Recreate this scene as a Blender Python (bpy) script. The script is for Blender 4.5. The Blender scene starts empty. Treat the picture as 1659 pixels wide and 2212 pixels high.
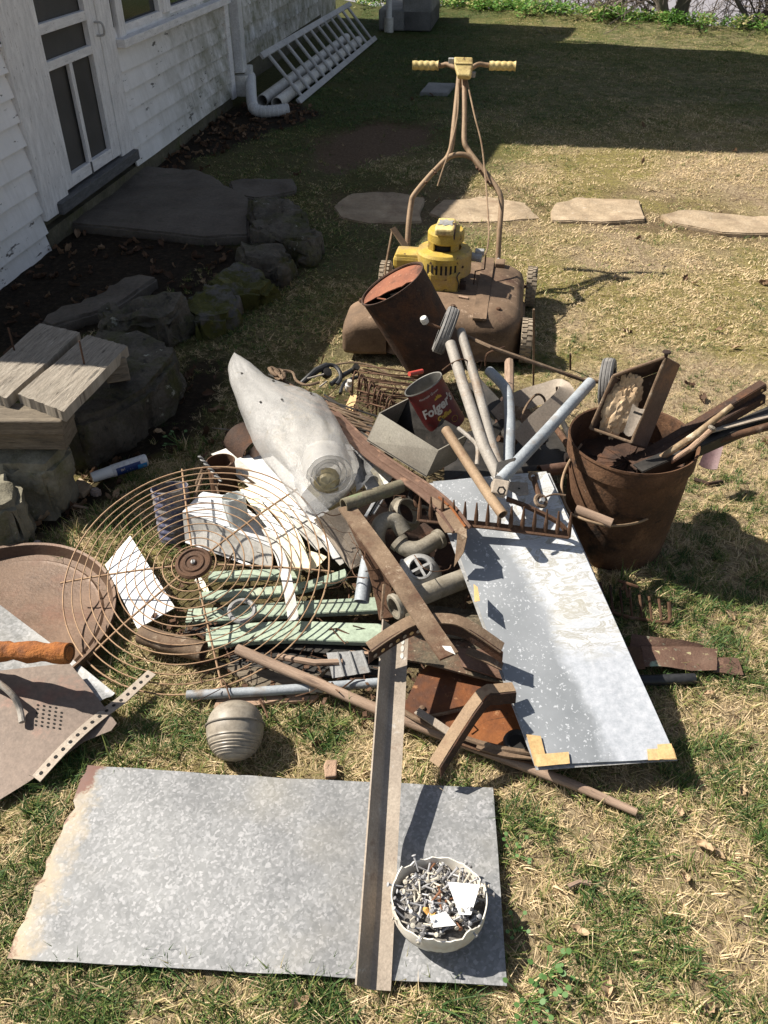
import bpy, bmesh, math, random
import numpy as np
from mathutils import Vector, noise as mnoise
random.seed(7); rng = np.random.default_rng(7)
SC = bpy.context.scene
COL = SC.collection
# ------------------------------------------------------------------ camera, sky, sun, exposure
FPX, TILT, CAMH = 1790.0, math.radians(37.75), 1.5
cam_d = bpy.data.cameras.new('camera'); cam = bpy.data.objects.new('camera', cam_d); COL.objects.link(cam)
cam.location = (0, 0, CAMH); cam.rotation_euler = (math.pi/2 - TILT, 0, 0)
cam_d.sensor_fit = 'VERTICAL'; cam_d.sensor_height = 36.0; cam_d.lens = 36.0*FPX/2212.0
cam_d.clip_start = 0.05; cam_d.clip_end = 3000
SC.camera = cam
SUN_AZ, SUN_EL = math.radians(71), math.radians(46.5)      # azimuth to the left of straight ahead
SD = Vector((-math.sin(SUN_AZ)*math.cos(SUN_EL), math.cos(SUN_AZ)*math.cos(SUN_EL), math.sin(SUN_EL)))
world = bpy.data.worlds.new('World'); SC.world = world; world.use_nodes = True
wn = world.node_tree; wn.nodes.clear()
sky = wn.nodes.new('ShaderNodeTexSky'); sky.sky_type = 'NISHITA'; sky.sun_disc = False
sky.sun_elevation = SUN_EL; sky.sun_rotation = -SUN_AZ; sky.altitude = 100
sky.air_density = 1.0; sky.dust_density = 1.0
bg = wn.nodes.new('ShaderNodeBackground'); bg.inputs['Strength'].default_value = 0.056
wo = wn.nodes.new('ShaderNodeOutputWorld')
hs = wn.nodes.new('ShaderNodeHueSaturation'); hs.inputs['Saturation'].default_value = .62
wn.links.new(sky.outputs[0], hs.inputs['Color']); wn.links.new(hs.outputs[0], bg.inputs[0]); wn.links.new(bg.outputs[0], wo.inputs[0])
sl = bpy.data.lights.new('sun', 'SUN'); sl.energy = 5.0; sl.angle = math.radians(0.5); sl.color = (1.0, 0.93, 0.82)
so = bpy.data.objects.new('sun', sl); COL.objects.link(so); so.rotation_euler = SD.to_track_quat('Z', 'Y').to_euler()
SC.view_settings.view_transform = 'Standard'; SC.view_settings.look = 'None'
SC.view_settings.gamma = 1.0; SC.view_settings.exposure = 0.94; SC.view_settings.use_curve_mapping = False
SC.render.engine = 'CYCLES'
SC.cycles.max_bounces = 6; SC.cycles.transparent_max_bounces = 12
try: SC.cycles.use_denoising = True
except Exception: pass

# ------------------------------------------------------------------ helpers
C_ = Vector((0, 0, CAMH)); F_ = Vector((0, math.cos(TILT), -math.sin(TILT))); U_ = Vector((0, math.sin(TILT), math.cos(TILT)))
def ray(u, v): return Vector((1, 0, 0))*((u-829.5)/FPX) - U_*((v-1106)/FPX) + F_
def P(u, v, z=0.0):
    d = ray(u, v); return C_ + d*((z-CAMH)/d.z)
def PY(u, v, y):
    d = ray(u, v); return C_ + d*(y/d.y)
def PW(u, v, p, n):
    d = ray(u, v); return C_ + d*((p-C_).dot(n)/d.dot(n))
def V(*a): return Vector(a)
def srgb(r, g, b):
    f = lambda c: (c/255/12.92 if c/255 <= .04045 else ((c/255+.055)/1.055)**2.4)
    return (f(r), f(g), f(b))
def tag(o, label=None, cat=None, group=None, kind=None):
    if label: o['label'] = label
    if cat: o['category'] = cat
    if group: o['group'] = group
    if kind: o['kind'] = kind
    return o
def thing(name, label, cat, loc, group=None):
    o = bpy.data.objects.new(name, None); COL.objects.link(o); o.empty_display_size = .05
    o.location = loc; o['_loc'] = list(loc)
    return tag(o, label, cat, group)
def wloc(o):
    return Vector(o['_loc'])
def frame_of(d):
    d = d.normalized(); a = Vector((0, 0, 1)) if abs(d.z) < .9 else Vector((1, 0, 0))
    x = d.cross(a).normalized(); return x, x.cross(d).normalized()
def smooth_pts(pts, k=6):
    out = []; n = len(pts)
    for i in range(n-1):
        p0, p1, p2, p3 = pts[max(i-1, 0)], pts[i], pts[i+1], pts[min(i+2, n-1)]
        for j in range(k):
            t = j/k
            out.append(.5*((2*p1)+(p2-p0)*t+(2*p0-5*p1+4*p2-p3)*t*t+(3*p1-p0-3*p2+p3)*t**3))
    out.append(pts[-1]); return out
class MB:
    def __init__(s): s.v = []; s.f = []; s.uv = []
    def add(s, vs, fs, uvs=None):
        b = len(s.v); s.v += [Vector(p) for p in vs]
        for i, f in enumerate(fs):
            s.f.append([b+k for k in f]); s.uv.append(uvs[i] if uvs else [(0, 0)]*len(f))
        return s
    def tube(s, pts, r, n=10, caps=True, closed=False, a0=0):
        pts = [Vector(p) for p in pts]; m = len(pts)
        rs = r if isinstance(r, (list, tuple)) else [r]*m
        def tan(i):
            if closed: return (pts[(i+1) % m]-pts[i-1]).normalized()
            return (pts[min(i+1, m-1)]-pts[max(i-1, 0)]).normalized()
        x, y = frame_of(tan(0)); vs = []; L = 0; Ls = []
        for i in range(m):
            t = tan(i); x = (x - t*x.dot(t)).normalized(); y = t.cross(x)
            if i: L += (pts[i]-pts[i-1]).length
            Ls.append(L)
            for k in range(n):
                a = a0+2*math.pi*k/n; vs.append(pts[i]+(x*math.cos(a)+y*math.sin(a))*rs[i])
        fs = []; uv = []
        for i in range(m if closed else m-1):
            j = (i+1) % m
            for k in range(n):
                k2 = (k+1) % n
                fs.append([i*n+k, i*n+k2, j*n+k2, j*n+k])
                w = 2*math.pi*rs[i]/n
                uv.append([(Ls[i], k*w), (Ls[i], (k+1)*w), (Ls[j], (k+1)*w), (Ls[j], k*w)])
        if caps and not closed:
            fs.append(list(range(n))[::-1]); fs.append([(m-1)*n+k for k in range(n)])
            uv += [[(0, 0)]*n, [(0, 0)]*n]
        return s.add(vs, fs, uv)
    def pipe(s, pts, r, t=.002, n=16):
        """hollow open-ended pipe"""
        pts = [Vector(p) for p in pts]; m = len(pts); b = len(s.v)
        s.tube(pts, r, n, caps=False); c = len(s.v); s.tube(pts, r-t, n, caps=False)
        for q in range(len(s.f)-n*(m-1), len(s.f)): s.f[q].reverse()
        for e in (0, m-1):
            for k in range(n):
                k2 = (k+1) % n; f = [b+e*n+k, b+e*n+k2, c+e*n+k2, c+e*n+k]
                s.f.append(f[::-1] if e else f); s.uv.append([(0, 0)]*4)
        return s
    def slab(s, c, t, nx=1, ny=1, fn=None):
        """c: 4 corners of the upper face (c0->c1 is u); t thickness below; fn(u,v)->Vector offset"""
        c = [Vector(p) for p in c]
        nrm = ((c[2]-c[0]).cross(c[3]-c[1])).normalized()
        if nrm.z < -1e-6: nrm = -nrm
        Lu = ((c[1]-c[0]).length+(c[2]-c[3]).length)/2; Lv = ((c[3]-c[0]).length+(c[2]-c[1]).length)/2
        top = []
        for j in range(ny+1):
            for i in range(nx+1):
                a, b = i/nx, j/ny
                p = c[0]*(1-a)*(1-b)+c[1]*a*(1-b)+c[2]*a*b+c[3]*(1-a)*b
                if fn: p = p+fn(a, b)
                top.append(p)
        N = len(top); vs = top+[p-nrm*t for p in top]; W = nx+1; fs = []; uv = []
        for j in range(ny):
            for i in range(nx):
                q = [j*W+i, j*W+i+1, (j+1)*W+i+1, (j+1)*W+i]
                uq = [((k % W)/nx*Lu, (k//W)/ny*Lv) for k in q]
                fs.append(q); uv.append(uq); fs.append([N+k for k in q[::-1]]); uv.append(uq[::-1])
        ring = [i for i in range(W)]+[j*W+nx for j in range(1, ny+1)]+[ny*W+i for i in range(nx-1, -1, -1)]+[j*W for j in range(ny-1, 0, -1)]
        for k in range(len(ring)):
            a, b = ring[k], ring[(k+1) % len(ring)]
            fs.append([a, N+a, N+b, b]); ua = ((a % W)/nx*Lu, (a//W)/ny*Lv); ub = ((b % W)/nx*Lu, (b//W)/ny*Lv); uv.append([ua, ua, ub, ub])
        return s.add(vs, fs, uv)
    def poly(s, pts, ext):
        """prism: polygon pts extruded by vector ext"""
        pts = [Vector(p) for p in pts]; ext = Vector(ext); n = len(pts)
        o = pts[0]; x = (pts[1]-o).normalized(); nn = Vector((0, 0, 0))
        for i in range(n): nn += (pts[i]-o).cross(pts[(i+1) % n]-o)
        y = nn.normalized().cross(x)
        U = [((p-o).dot(x), (p-o).dot(y)) for p in pts]
        fs = [list(range(n)), [n+i for i in range(n)][::-1]]; uv = [U, U[::-1]]
        for i in range(n):
            j = (i+1) % n; fs.append([i, n+i, n+j, j]); uv.append([U[i], U[i], U[j], U[j]])
        return s.add(pts+[p+ext for p in pts], fs, uv)
    def box(s, c, hx, hy, hz):
        c, hx, hy, hz = Vector(c), Vector(hx), Vector(hy), Vector(hz)
        vs = [c+hx*i+hy*j+hz*k for i, j, k in ((-1, -1, -1), (1, -1, -1), (1, 1, -1), (-1, 1, -1), (-1, -1, 1), (1, -1, 1), (1, 1, 1), (-1, 1, 1))]
        return s.add(vs, [[0, 3, 2, 1], [4, 5, 6, 7], [0, 1, 5, 4], [1, 2, 6, 5], [2, 3, 7, 6], [3, 0, 4, 7]])
    def beam(s, a, b, w, h, up=Vector((0, 0, 1))):
        a, b = Vector(a), Vector(b); d = (b-a).normalized(); x = d.cross(up).normalized()*w/2; y = x.cross(d).normalized()*h/2
        vs = [a-x-y, a+x-y, a+x+y, a-x+y, b-x-y, b+x-y, b+x+y, b-x+y]; L = (b-a).length
        side = lambda q, W: [(0, 0), (L, 0), (L, W), (0, W)]
        fs = [[0, 4, 5, 1], [1, 5, 6, 2], [2, 6, 7, 3], [3, 7, 4, 0], [0, 1, 2, 3], [7, 6, 5, 4]]
        return s.add(vs, fs, [side(0, w), side(0, h), side(0, w), side(0, h), [(0, 0), (w, 0), (w, h), (0, h)], [(0, 0), (w, 0), (w, h), (0, h)]])
    def lathe(s, prof, o, ax, n=32, x=None, fn=None, closed=False):
        """prof: list of (r, h) along axis ax from o"""
        o, ax = Vector(o), Vector(ax).normalized()
        if x is None: x, y = frame_of(ax)
        else: x = (x-ax*Vector(x).dot(ax)).normalized(); y = ax.cross(x)
        vs = []; m = len(prof)
        for i, (r, h) in enumerate(prof):
            for k in range(n):
                a = 2*math.pi*k/n; rr, hh = (r, h) if fn is None else fn(i, a, r, h)
                vs.append(o+ax*hh+(x*math.cos(a)+y*math.sin(a))*rr)
        fs = []; uv = []
        for i in range(m if closed else m-1):
            j = (i+1) % m
            for k in range(n):
                k2 = (k+1) % n; fs.append([i*n+k, i*n+k2, j*n+k2, j*n+k])
                uv.append([(k/n, prof[i][1]), ((k+1)/n, prof[i][1]), ((k+1)/n, prof[j][1]), (k/n, prof[j][1])])
        if not closed:
            if prof[0][0] > 1e-6: pass
        return s.add(vs, fs, uv)
    def cap(s, o, ax, r, n=32, x=None):
        o, ax = Vector(o), Vector(ax).normalized(); x, y = frame_of(ax)
        return s.add([o+(x*math.cos(2*math.pi*k/n)+y*math.sin(2*math.pi*k/n))*r for k in range(n)], [list(range(n))])
    def ring(s, c, ax, R, r, n=36, m=8):
        c, ax = Vector(c), Vector(ax); x, y = frame_of(ax)
        return s.tube([c+(x*math.cos(2*math.pi*k/n)+y*math.sin(2*math.pi*k/n))*R for k in range(n)], r, m, closed=True)
    def mesh(s, name, mat, org, smooth=35):
        me = bpy.data.meshes.new(name)
        me.from_pydata([p-org for p in s.v], [], s.f)
        uvl = me.uv_layers.new(name='UVMap')
        fl = np.array([c for u in s.uv for q in u for c in q], dtype=np.float32)
        if len(fl) == len(me.loops)*2: uvl.data.foreach_set('uv', fl)
        if mat: me.materials.append(mat)
        bm = bmesh.new(); bm.from_mesh(me); bmesh.ops.recalc_face_normals(bm, faces=bm.faces); bm.to_mesh(me); bm.free()
        if smooth: me.shade_smooth(); me.set_sharp_from_angle(angle=math.radians(smooth))
        return me
    def build(s, name, mat, parent=None, label=None, cat=None, group=None, kind=None, org=None, smooth=35, bevel=0):
        if org is None:
            if parent is not None: org = wloc(parent)
            else:
                n = len(s.v); org = Vector((sum(p.x for p in s.v)/n, sum(p.y for p in s.v)/n, min(p.z for p in s.v)))
        me = s.mesh(name, mat, org, smooth)
        o = bpy.data.objects.new(name, me); COL.objects.link(o); o['_loc'] = list(org)
        if parent is not None:
            o.parent = parent; o.location = org-wloc(parent)
        else: o.location = org
        if bevel:
            b = o.modifiers.new('bevel', 'BEVEL'); b.width = bevel; b.segments = 2; b.limit_method = 'ANGLE'; b.angle_limit = math.radians(40)
        return tag(o, label, cat, group, kind)
def clone(o, parent=None, loc=None, rot=None):
    c = o.copy(); COL.objects.link(c); c.parent = parent
    if loc is not None: c.location = loc
    if rot is not None: c.rotation_euler = rot
    return c
# value noise on arrays
def vnoise(x, y, s, seed=0):
    x = np.asarray(x)/s; y = np.asarray(y)/s
    xi = np.floor(x).astype(np.int64); yi = np.floor(y).astype(np.int64); fx = x-xi; fy = y-yi
    fx = fx*fx*(3-2*fx); fy = fy*fy*(3-2*fy)
    def h(a, b):
        q = (a*374761393+b*668265263+seed*982451653) & 0x7fffffff
        q = (q ^ (q >> 13))*1274126177 & 0x7fffffff
        return ((q ^ (q >> 16)) & 0xffff)/65535.0
    return (h(xi, yi)*(1-fx)+h(xi+1, yi)*fx)*(1-fy)+(h(xi, yi+1)*(1-fx)+h(xi+1, yi+1)*fx)*fy
def fbm(x, y, s, seed=0, o=4):
    t = 0; a = 1; w = 0
    for i in range(o): t = t+a*vnoise(x, y, s/2**i, seed+i*17); w += a; a *= .55
    return t/w
def inpoly(x, y, poly):
    x = np.asarray(x); y = np.asarray(y); r = np.zeros(x.shape, bool); n = len(poly)
    for i in range(n):
        x0, y0 = poly[i][0], poly[i][1]; x1, y1 = poly[(i+1) % n][0], poly[(i+1) % n][1]
        if y0 == y1: continue
        c = ((y0 > y) != (y1 > y)) & (x < (x1-x0)*(y-y0)/(y1-y0)+x0); r ^= c
    return r
def sstep(a, b, x):
    t = np.clip((x-a)/(b-a), 0, 1); return t*t*(3-2*t)

# ------------------------------------------------------------------ materials
class NT:
    def __init__(s, name):
        s.m = bpy.data.materials.new(name); s.m.use_nodes = True; s.t = s.m.node_tree; s.t.nodes.clear()
        s.out = s.n('ShaderNodeOutputMaterial'); s.b = s.n('ShaderNodeBsdfPrincipled'); s.l(s.b.outputs[0], s.out.inputs[0])
    def n(s, k, **kw):
        q = s.t.nodes.new(k)
        for a, b in kw.items(): setattr(q, a, b)
        return q
    def l(s, a, b): s.t.links.new(a, b)
    def set(s, node, **kw):
        for k, v in kw.items():
            sock = node.inputs[k]
            if hasattr(v, 'links'): s.l(v, sock)
            else: sock.default_value = v
    def coord(s, kind='Object', scale=(1, 1, 1), rand=True):
        tc = s.n('ShaderNodeTexCoord'); o = tc.outputs[kind]
        if rand:
            oi = s.n('ShaderNodeObjectInfo'); mu = s.n('ShaderNodeMath', operation='MULTIPLY'); s.l(oi.outputs['Random'], mu.inputs[0]); mu.inputs[1].default_value = 9.0
            ad = s.n('ShaderNodeVectorMath', operation='ADD'); s.l(o, ad.inputs[0]); s.l(mu.outputs[0], ad.inputs[1]); o = ad.outputs[0]
        if scale != (1, 1, 1):
            sc = s.n('ShaderNodeVectorMath', operation='MULTIPLY'); s.l(o, sc.inputs[0]); sc.inputs[1].default_value = scale; o = sc.outputs[0]
        return o
    def noise(s, co, scale, detail=6, rough=.6, dist=0):
        q = s.n('ShaderNodeTexNoise'); s.l(co, q.inputs['Vector']); q.inputs['Scale'].default_value = scale
        q.inputs['Detail'].default_value = detail; q.inputs['Roughness'].default_value = rough; q.inputs['Distortion'].default_value = dist
        return q.outputs['Fac']
    def voro(s, co, scale, feat='F1', out='Color'):
        q = s.n('ShaderNodeTexVoronoi', feature=feat); s.l(co, q.inputs['Vector']); q.inputs['Scale'].default_value = scale
        return q.outputs[out]
    def ramp(s, fac, stops):
        q = s.n('ShaderNodeValToRGB'); s.l(fac, q.inputs[0]); e = q.color_ramp.elements
        while len(e) > 1: e.remove(e[0])
        for i, (p, c) in enumerate(stops):
            k = e[0] if i == 0 else e.new(p)
            k.position = p; k.color = (c, c, c, 1) if not isinstance(c, tuple) else (*c, 1)
        return q.outputs[0]
    def mrange(s, v, a, b, c=0, d=1):
        q = s.n('ShaderNodeMapRange'); s.l(v, q.inputs[0])
        for i, x in enumerate((a, b, c, d)): q.inputs[i+1].default_value = x
        return q.outputs[0]
    def math(s, op, a, b=None):
        q = s.n('ShaderNodeMath', operation=op)
        for i, x in enumerate((a, b)):
            if x is None: continue
            if hasattr(x, 'links'): s.l(x, q.inputs[i])
            else: q.inputs[i].default_value = x
        return q.outputs[0]
    def mix(s, f, a, b):
        q = s.n('ShaderNodeMix', data_type='RGBA')
        for i, x in ((0, f), (6, a), (7, b)):
            if hasattr(x, 'links'): s.l(x, q.inputs[i])
            else: q.inputs[i].default_value = x if not isinstance(x, tuple) else (*x[:3], 1)
        return q.outputs[2]
    def bump(s, h, st=.3, d=.005):
        q = s.n('ShaderNodeBump'); s.l(h, q.inputs['Height']); q.inputs['Strength'].default_value = st; q.inputs['Distance'].default_value = d
        s.l(q.outputs[0], s.b.inputs['Normal'])
def mat(name, ramp, scale=18, rough=.75, metal=0.0, bump=.4, bscale=90, layers=(), coord='Object', stretch=(1, 1, 1), spec=.4, bd=.003, grain=.22):
    """general weathered surface: noise colour ramp, patch layers (colour, scale, lo, hi), fine bump"""
    t = NT(name); co = t.coord(coord, stretch)
    n1 = t.noise(co, scale, 8, .65)
    st = [((.28+.46*i/max(1, len(ramp)-1)), c) for i, c in enumerate(ramp)]
    c = t.ramp(n1, st)
    for L in layers:
        f = t.mrange(t.noise(co, L[1], 8, .7), L[2], L[3]); c = t.mix(f, c, L[0])
    g1 = t.mrange(t.noise(co, min(260, bscale*1.6), 4, .75), .3, .7, -grain, grain); g2 = t.mrange(t.noise(co, 4.5, 5, .6), .3, .7, -grain*.7, grain*.7)
    hsv = t.n('ShaderNodeHueSaturation'); t.l(c, hsv.inputs['Color']); t.l(t.math('ADD', 1.0, t.math('ADD', g1, g2)), hsv.inputs['Value']); c = hsv.outputs[0]
    t.set(t.b, **{'Base Color': c, 'Metallic': metal, 'Specular IOR Level': spec})
    t.l(t.mrange(n1, .3, .7, max(.05, rough-.12), min(1, rough+.12)), t.b.inputs['Roughness'])
    if bump: t.bump(t.noise(co, bscale, 5, .7), bump, bd)
    return t.m
S = srgb
RUST_D = [(.022, .013, .010), (.055, .030, .020), (.085, .045, .028)]
M_rust_dark = mat('dark_rust', RUST_D, 14, .85, .1, .9, 120, [((.12, .052, .024), 7, .52, .70), ((.16, .12, .09), 60, .64, .70), ((.012, .008, .007), 5, .54, .66)], grain=.35)
M_bucket = mat('bucket_rust', [(.048, .023, .012), (.095, .047, .024), (.15, .082, .045)], 9, .85, .1, .8, 110, [((.022, .014, .010), 6, .55, .64), ((.19, .10, .05), 8, .56, .68), ((.26, .19, .14), 45, .66, .72), ((.018, .012, .010), 30, .64, .68)], grain=.32)
M_rust_mid = mat('brown_rust', [(.052, .026, .014), (.095, .049, .027), (.145, .082, .047)], 16, .8, .15, .5, 180, [((.24, .17, .12), 22, .58, .72), ((.035, .018, .012), 10, .6, .75)])
M_rust_dust = mat('dusty_rust', [(.09, .057, .035), (.155, .105, .067), (.22, .158, .107)], 15, .85, .05, .4, 150, [((.085, .042, .024), 12, .52, .68), ((.28, .22, .16), 30, .58, .68)])
M_rust_orange = mat('orange_rust', [(.10, .033, .011), (.185, .062, .017), (.25, .095, .03)], 11, .8, .1, .4, 120, [((.075, .032, .018), 6, .50, .66), ((.32, .16, .075), 45, .60, .68), ((.05, .025, .015), 26, .62, .68)])
M_rust_bright = mat('scaly_rust', [(.10, .035, .012), (.26, .09, .022), (.38, .15, .04)], 28, .9, 0, 1.0, 45, [((.06, .03, .02), 18, .55, .7)], bd=.01)
M_rust_lid = mat('lid_rust', [(.14, .05, .027), (.235, .085, .045), (.30, .125, .07)], 14, .8, .05, .5, 120, [((.07, .03, .02), 7, .50, .66), ((.42, .22, .14), 60, .6, .68)])
M_rust_tray = mat('tray_rust', [(.075, .044, .027), (.12, .074, .048), (.165, .108, .074)], 8, .55, .25, .3, 90, [((.11, .05, .03), 5, .52, .7), ((.05, .03, .02), 45, .66, .7), ((.45, .38, .34), 70, .7, .74)])
M_brownsheet = mat('brown_sheet', [(.125, .092, .072), (.168, .127, .102), (.205, .16, .13)], 5, .55, .2, .15, 60, [((.22, .12, .09), 6, .58, .72), ((.42, .38, .34), 60, .69, .73)])
M_steel_dust = mat('dusty_steel', [(.23, .19, .15), (.31, .26, .21), (.38, .33, .27)], 10, .7, .1, .25, 120, [((.16, .10, .07), 16, .6, .75), ((.45, .42, .38), 40, .62, .7)])
M_grey_tube = mat('grey_tube', [(.20, .18, .155), (.28, .255, .225), (.35, .325, .29)], 16, .7, .1, .3, 140, [((.22, .165, .12), 12, .52, .66), ((.48, .47, .45), 30, .62, .68), ((.10, .07, .05), 22, .66, .7)])
M_blue_tube = mat('bluegrey_tube', [(.20, .225, .25), (.28, .305, .33), (.34, .36, .38)], 16, .62, .1, .3, 140, [((.20, .165, .13), 14, .54, .68), ((.58, .6, .62), 50, .64, .7)])
M_grey_box = mat('grey_box', [(.22, .20, .17), (.28, .26, .22), (.33, .31, .26)], 7, .6, .3, .2, 120, [((.10, .085, .07), 26, .66, .70), ((.36, .34, .31), 30, .6, .7)])
M_zinc_old = mat('old_zinc', [(.24, .24, .235), (.31, .31, .305), (.37, .37, .365)], 12, .58, .25, .25, 110, [((.22, .18, .15), 10, .57, .72)])
M_brass = mat('tarnished_brass', [(.15, .13, .10), (.24, .215, .17), (.33, .305, .255)], 14, .62, .18, .25, 120, [((.12, .10, .07), 18, .55, .7), ((.42, .40, .36), 40, .6, .7)])
M_mint = mat('mint_paint', [(.24, .29, .225), (.29, .355, .275), (.33, .395, .31)], 6, .55, 0, .2, 60, [((.30, .27, .19), 9, .57, .74), ((.36, .20, .09), 14, .68, .76), ((.42, .50, .42), 60, .62, .7)])
M_white = mat('white_plastic', [(.66, .67, .68), (.74, .74, .74), (.78, .78, .77)], 6, .45, 0, .05, 50, [((.62, .60, .55), 9, .66, .85)])
M_cream = mat('cream_vinyl', [(.72, .60, .38), (.80, .70, .48), (.84, .78, .62)], 5, .5, 0, .08, 50, [((.80, .80, .77), 4, .5, .6)])
M_white_dirty = mat('dirty_white_vinyl', [(.44, .42, .38), (.58, .56, .52), (.68, .67, .64)], 9, .5, 0, .1, 60, [((.38, .32, .25), 12, .62, .8)])
M_pvc = mat('grey_pvc', [(.50, .53, .52), (.56, .59, .58), (.60, .62, .61)], 6, .4, 0, .05, 60, [((.42, .38, .32), 10, .62, .8)])
M_black = mat('black_plastic', [(.012, .013, .015), (.02, .021, .023), (.035, .036, .038)], 20, .45, 0, .1, 80)
M_dark_metal = mat('dark_metal', [(.02, .019, .018), (.035, .032, .029), (.055, .05, .045)], 18, .6, .3, .3, 120, [((.12, .09, .07), 20, .6, .75)])
M_tyre = mat('worn_rubber', [(.09, .085, .08), (.15, .145, .14), (.21, .205, .195)], 18, .85, 0, .3, 140, [((.30, .28, .25), 14, .58, .72)])
M_tyre_dust = mat('dusty_rubber', [(.17, .13, .09), (.27, .22, .16), (.35, .29, .22)], 20, .9, 0, .4, 140, [((.09, .07, .05), 16, .55, .7)])
M_yellow = mat('yellow_enamel', [(.33, .215, .035), (.43, .30, .05), (.48, .36, .10)], 9, .6, .0, .25, 100, [((.30, .21, .11), 7, .46, .66), ((.08, .045, .025), 22, .62, .66), ((.06, .04, .025), 60, .64, .68)])
M_yellow_pale = mat('faded_yellow', [(.46, .345, .12), (.54, .42, .17), (.60, .49, .24)], 9, .6, 0, .25, 90, [((.28, .18, .08), 14, .52, .66), ((.10, .06, .03), 40, .62, .67)])
M_deck = mat('rusty_deck', [(.085, .054, .033), (.15, .098, .061), (.225, .152, .10)], 9, .85, .05, .5, 120, [((.07, .035, .022), 7, .55, .7), ((.34, .25, .18), 24, .6, .72)])
M_handle_rust = mat('dusty_handle', [(.18, .118, .07), (.26, .178, .11), (.33, .24, .155)], 16, .7, .15, .3, 140, [((.14, .07, .04), 14, .56, .7)])
M_fan = mat('rusty_wire', [(.23, .135, .075), (.32, .205, .12), (.40, .28, .175)], 14, .7, .2, .3, 200, [((.14, .07, .035), 9, .52, .68)])
M_paperbag = mat('tan_paper', [(.42, .28, .16), (.55, .40, .25), (.66, .52, .36)], 9, .85, 0, .3, 60, [((.55, .10, .07), 11, .63, .67), ((.2, .12, .07), 15, .66, .74)])
M_tape = mat('paper_tape', [(.46, .30, .13), (.54, .365, .17), (.60, .43, .23)], 14, .7, 0, .2, 90)
M_wood_handle = mat('worn_handle_wood', [(.20, .135, .095), (.28, .195, .14), (.34, .25, .185)], 9, .75, 0, .3, 60, [((.13, .085, .06), 7, .58, .72)], coord='UV', stretch=(1.5, 14, 1))
M_wood_grey = mat('weathered_plank', [(.16, .135, .105), (.27, .235, .19), (.38, .34, .285)], 7, .85, 0, .8, 22, [((.08, .062, .045), 11, .57, .66), ((.55, .50, .42), 18, .62, .72)], coord='UV', stretch=(2.0, 18, 1), bd=.006)
M_wood_dark = mat('old_timber', [(.09, .075, .055), (.16, .13, .095), (.23, .195, .145)], 7, .9, 0, .7, 24, [((.05, .04, .03), 9, .56, .68)], coord='UV', stretch=(2.0, 14, 1), bd=.006)
M_bark = mat('split_wood', [(.24, .15, .10), (.36, .24, .165), (.45, .32, .23)], 8, .85, 0, .6, 30, [((.12, .07, .045), 8, .56, .7)], coord='UV', stretch=(3, 20, 1), bd=.005)
M_glass_globe = mat('dusty_glass', [(.17, .145, .11), (.22, .19, .15), (.27, .24, .195)], 6, .45, 0, .06, 60, [((.29, .265, .22), 16, .55, .75)], spec=.5)
M_stone_lichen = mat('lichen_rock', [(.055, .047, .035), (.105, .092, .072), (.165, .148, .12)], 11, .95, 0, 1.0, 45, [((.06, .062, .018), 5, .48, .62), ((.34, .34, .28), 13, .63, .66), ((.035, .032, .026), 24, .56, .66)], bd=.015)
M_stone_moss = mat('mossy_rock', [(.06, .055, .05), (.10, .095, .085), (.14, .13, .12)], 8, .95, 0, .9, 30, [((.060, .062, .012), 5.5, .42, .50), ((.105, .10, .022), 26, .55, .66), ((.025, .026, .008), 40, .58, .68)], bd=.012)
M_slab_dark = mat('door_slab', [(.085, .07, .055), (.115, .098, .08), (.15, .13, .108)], 6, .95, 0, .6, 40, [((.16, .15, .14), 30, .66, .7), ((.05, .05, .03), 5, .6, .75)], bd=.008)
M_slab_tan = mat('path_stone', [(.25, .188, .12), (.33, .252, .168), (.39, .31, .215)], 9, .95, 0, .7, 60, [((.22, .155, .10), 6, .52, .68), ((.5, .44, .36), 30, .62, .7)], bd=.006)
M_concrete = mat('old_concrete', [(.12, .108, .075), (.185, .17, .125), (.25, .23, .175)], 7, .95, 0, .8, 40, [((.10, .10, .04), 5, .55, .7), ((.34, .33, .28), 20, .63, .68)], bd=.01)
M_concrete_grey = mat('grey_concrete', [(.16, .16, .155), (.22, .22, .215), (.28, .28, .27)], 6, .95, 0, .5, 50, bd=.008)
M_alu = mat('dull_aluminium', [(.34, .335, .33), (.43, .425, .42), (.49, .485, .48)], 10, .6, .2, .1, 80, [((.30, .28, .26), 12, .6, .75)])
M_white_paint = mat('downpipe_paint', [(.50, .50, .50), (.60, .60, .60), (.66, .66, .65)], 5, .5, 0, .1, 60, [((.36, .34, .30), 10, .6, .8)])
M_leaf = mat('dead_leaf', [(.26, .175, .10), (.38, .27, .165), (.48, .36, .235)], 30, .8, 0, .3, 120)
M_green_rust = mat('green_and_rust', [(.085, .042, .028), (.125, .072, .05), (.17, .11, .08)], 14, .85, .05, .5, 150, [((.27, .36, .27), 13, .57, .64), ((.40, .36, .20), 50, .60, .66)])
M_mottle = mat('mottled_board', [(.055, .046, .032), (.10, .083, .056), (.16, .132, .09)], 40, .9, 0, .5, 120, [((.10, .048, .03), 6, .52, .66), ((.36, .31, .22), 110, .60, .66)], grain=.4)
M_purple = mat('purple_brown_tin', [(.09, .052, .052), (.12, .072, .075), (.15, .098, .098)], 9, .55, .2, .2, 90, [((.12, .06, .04), 12, .58, .7)])
M_zipbag = mat('yellowed_plastic', [(.34, .27, .14), (.45, .37, .21), (.54, .47, .30)], 20, .35, 0, .5, 40)
def flat(name, col, rough=.6, metal=0):
    t = NT(name); t.set(t.b, **{'Base Color': (*col, 1), 'Roughness': rough, 'Metallic': metal}); return t.m
M_red = flat('red_plastic', (.50, .07, .05), .4)
M_blue = flat('blue_label', (.015, .04, .16), .35)
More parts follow.
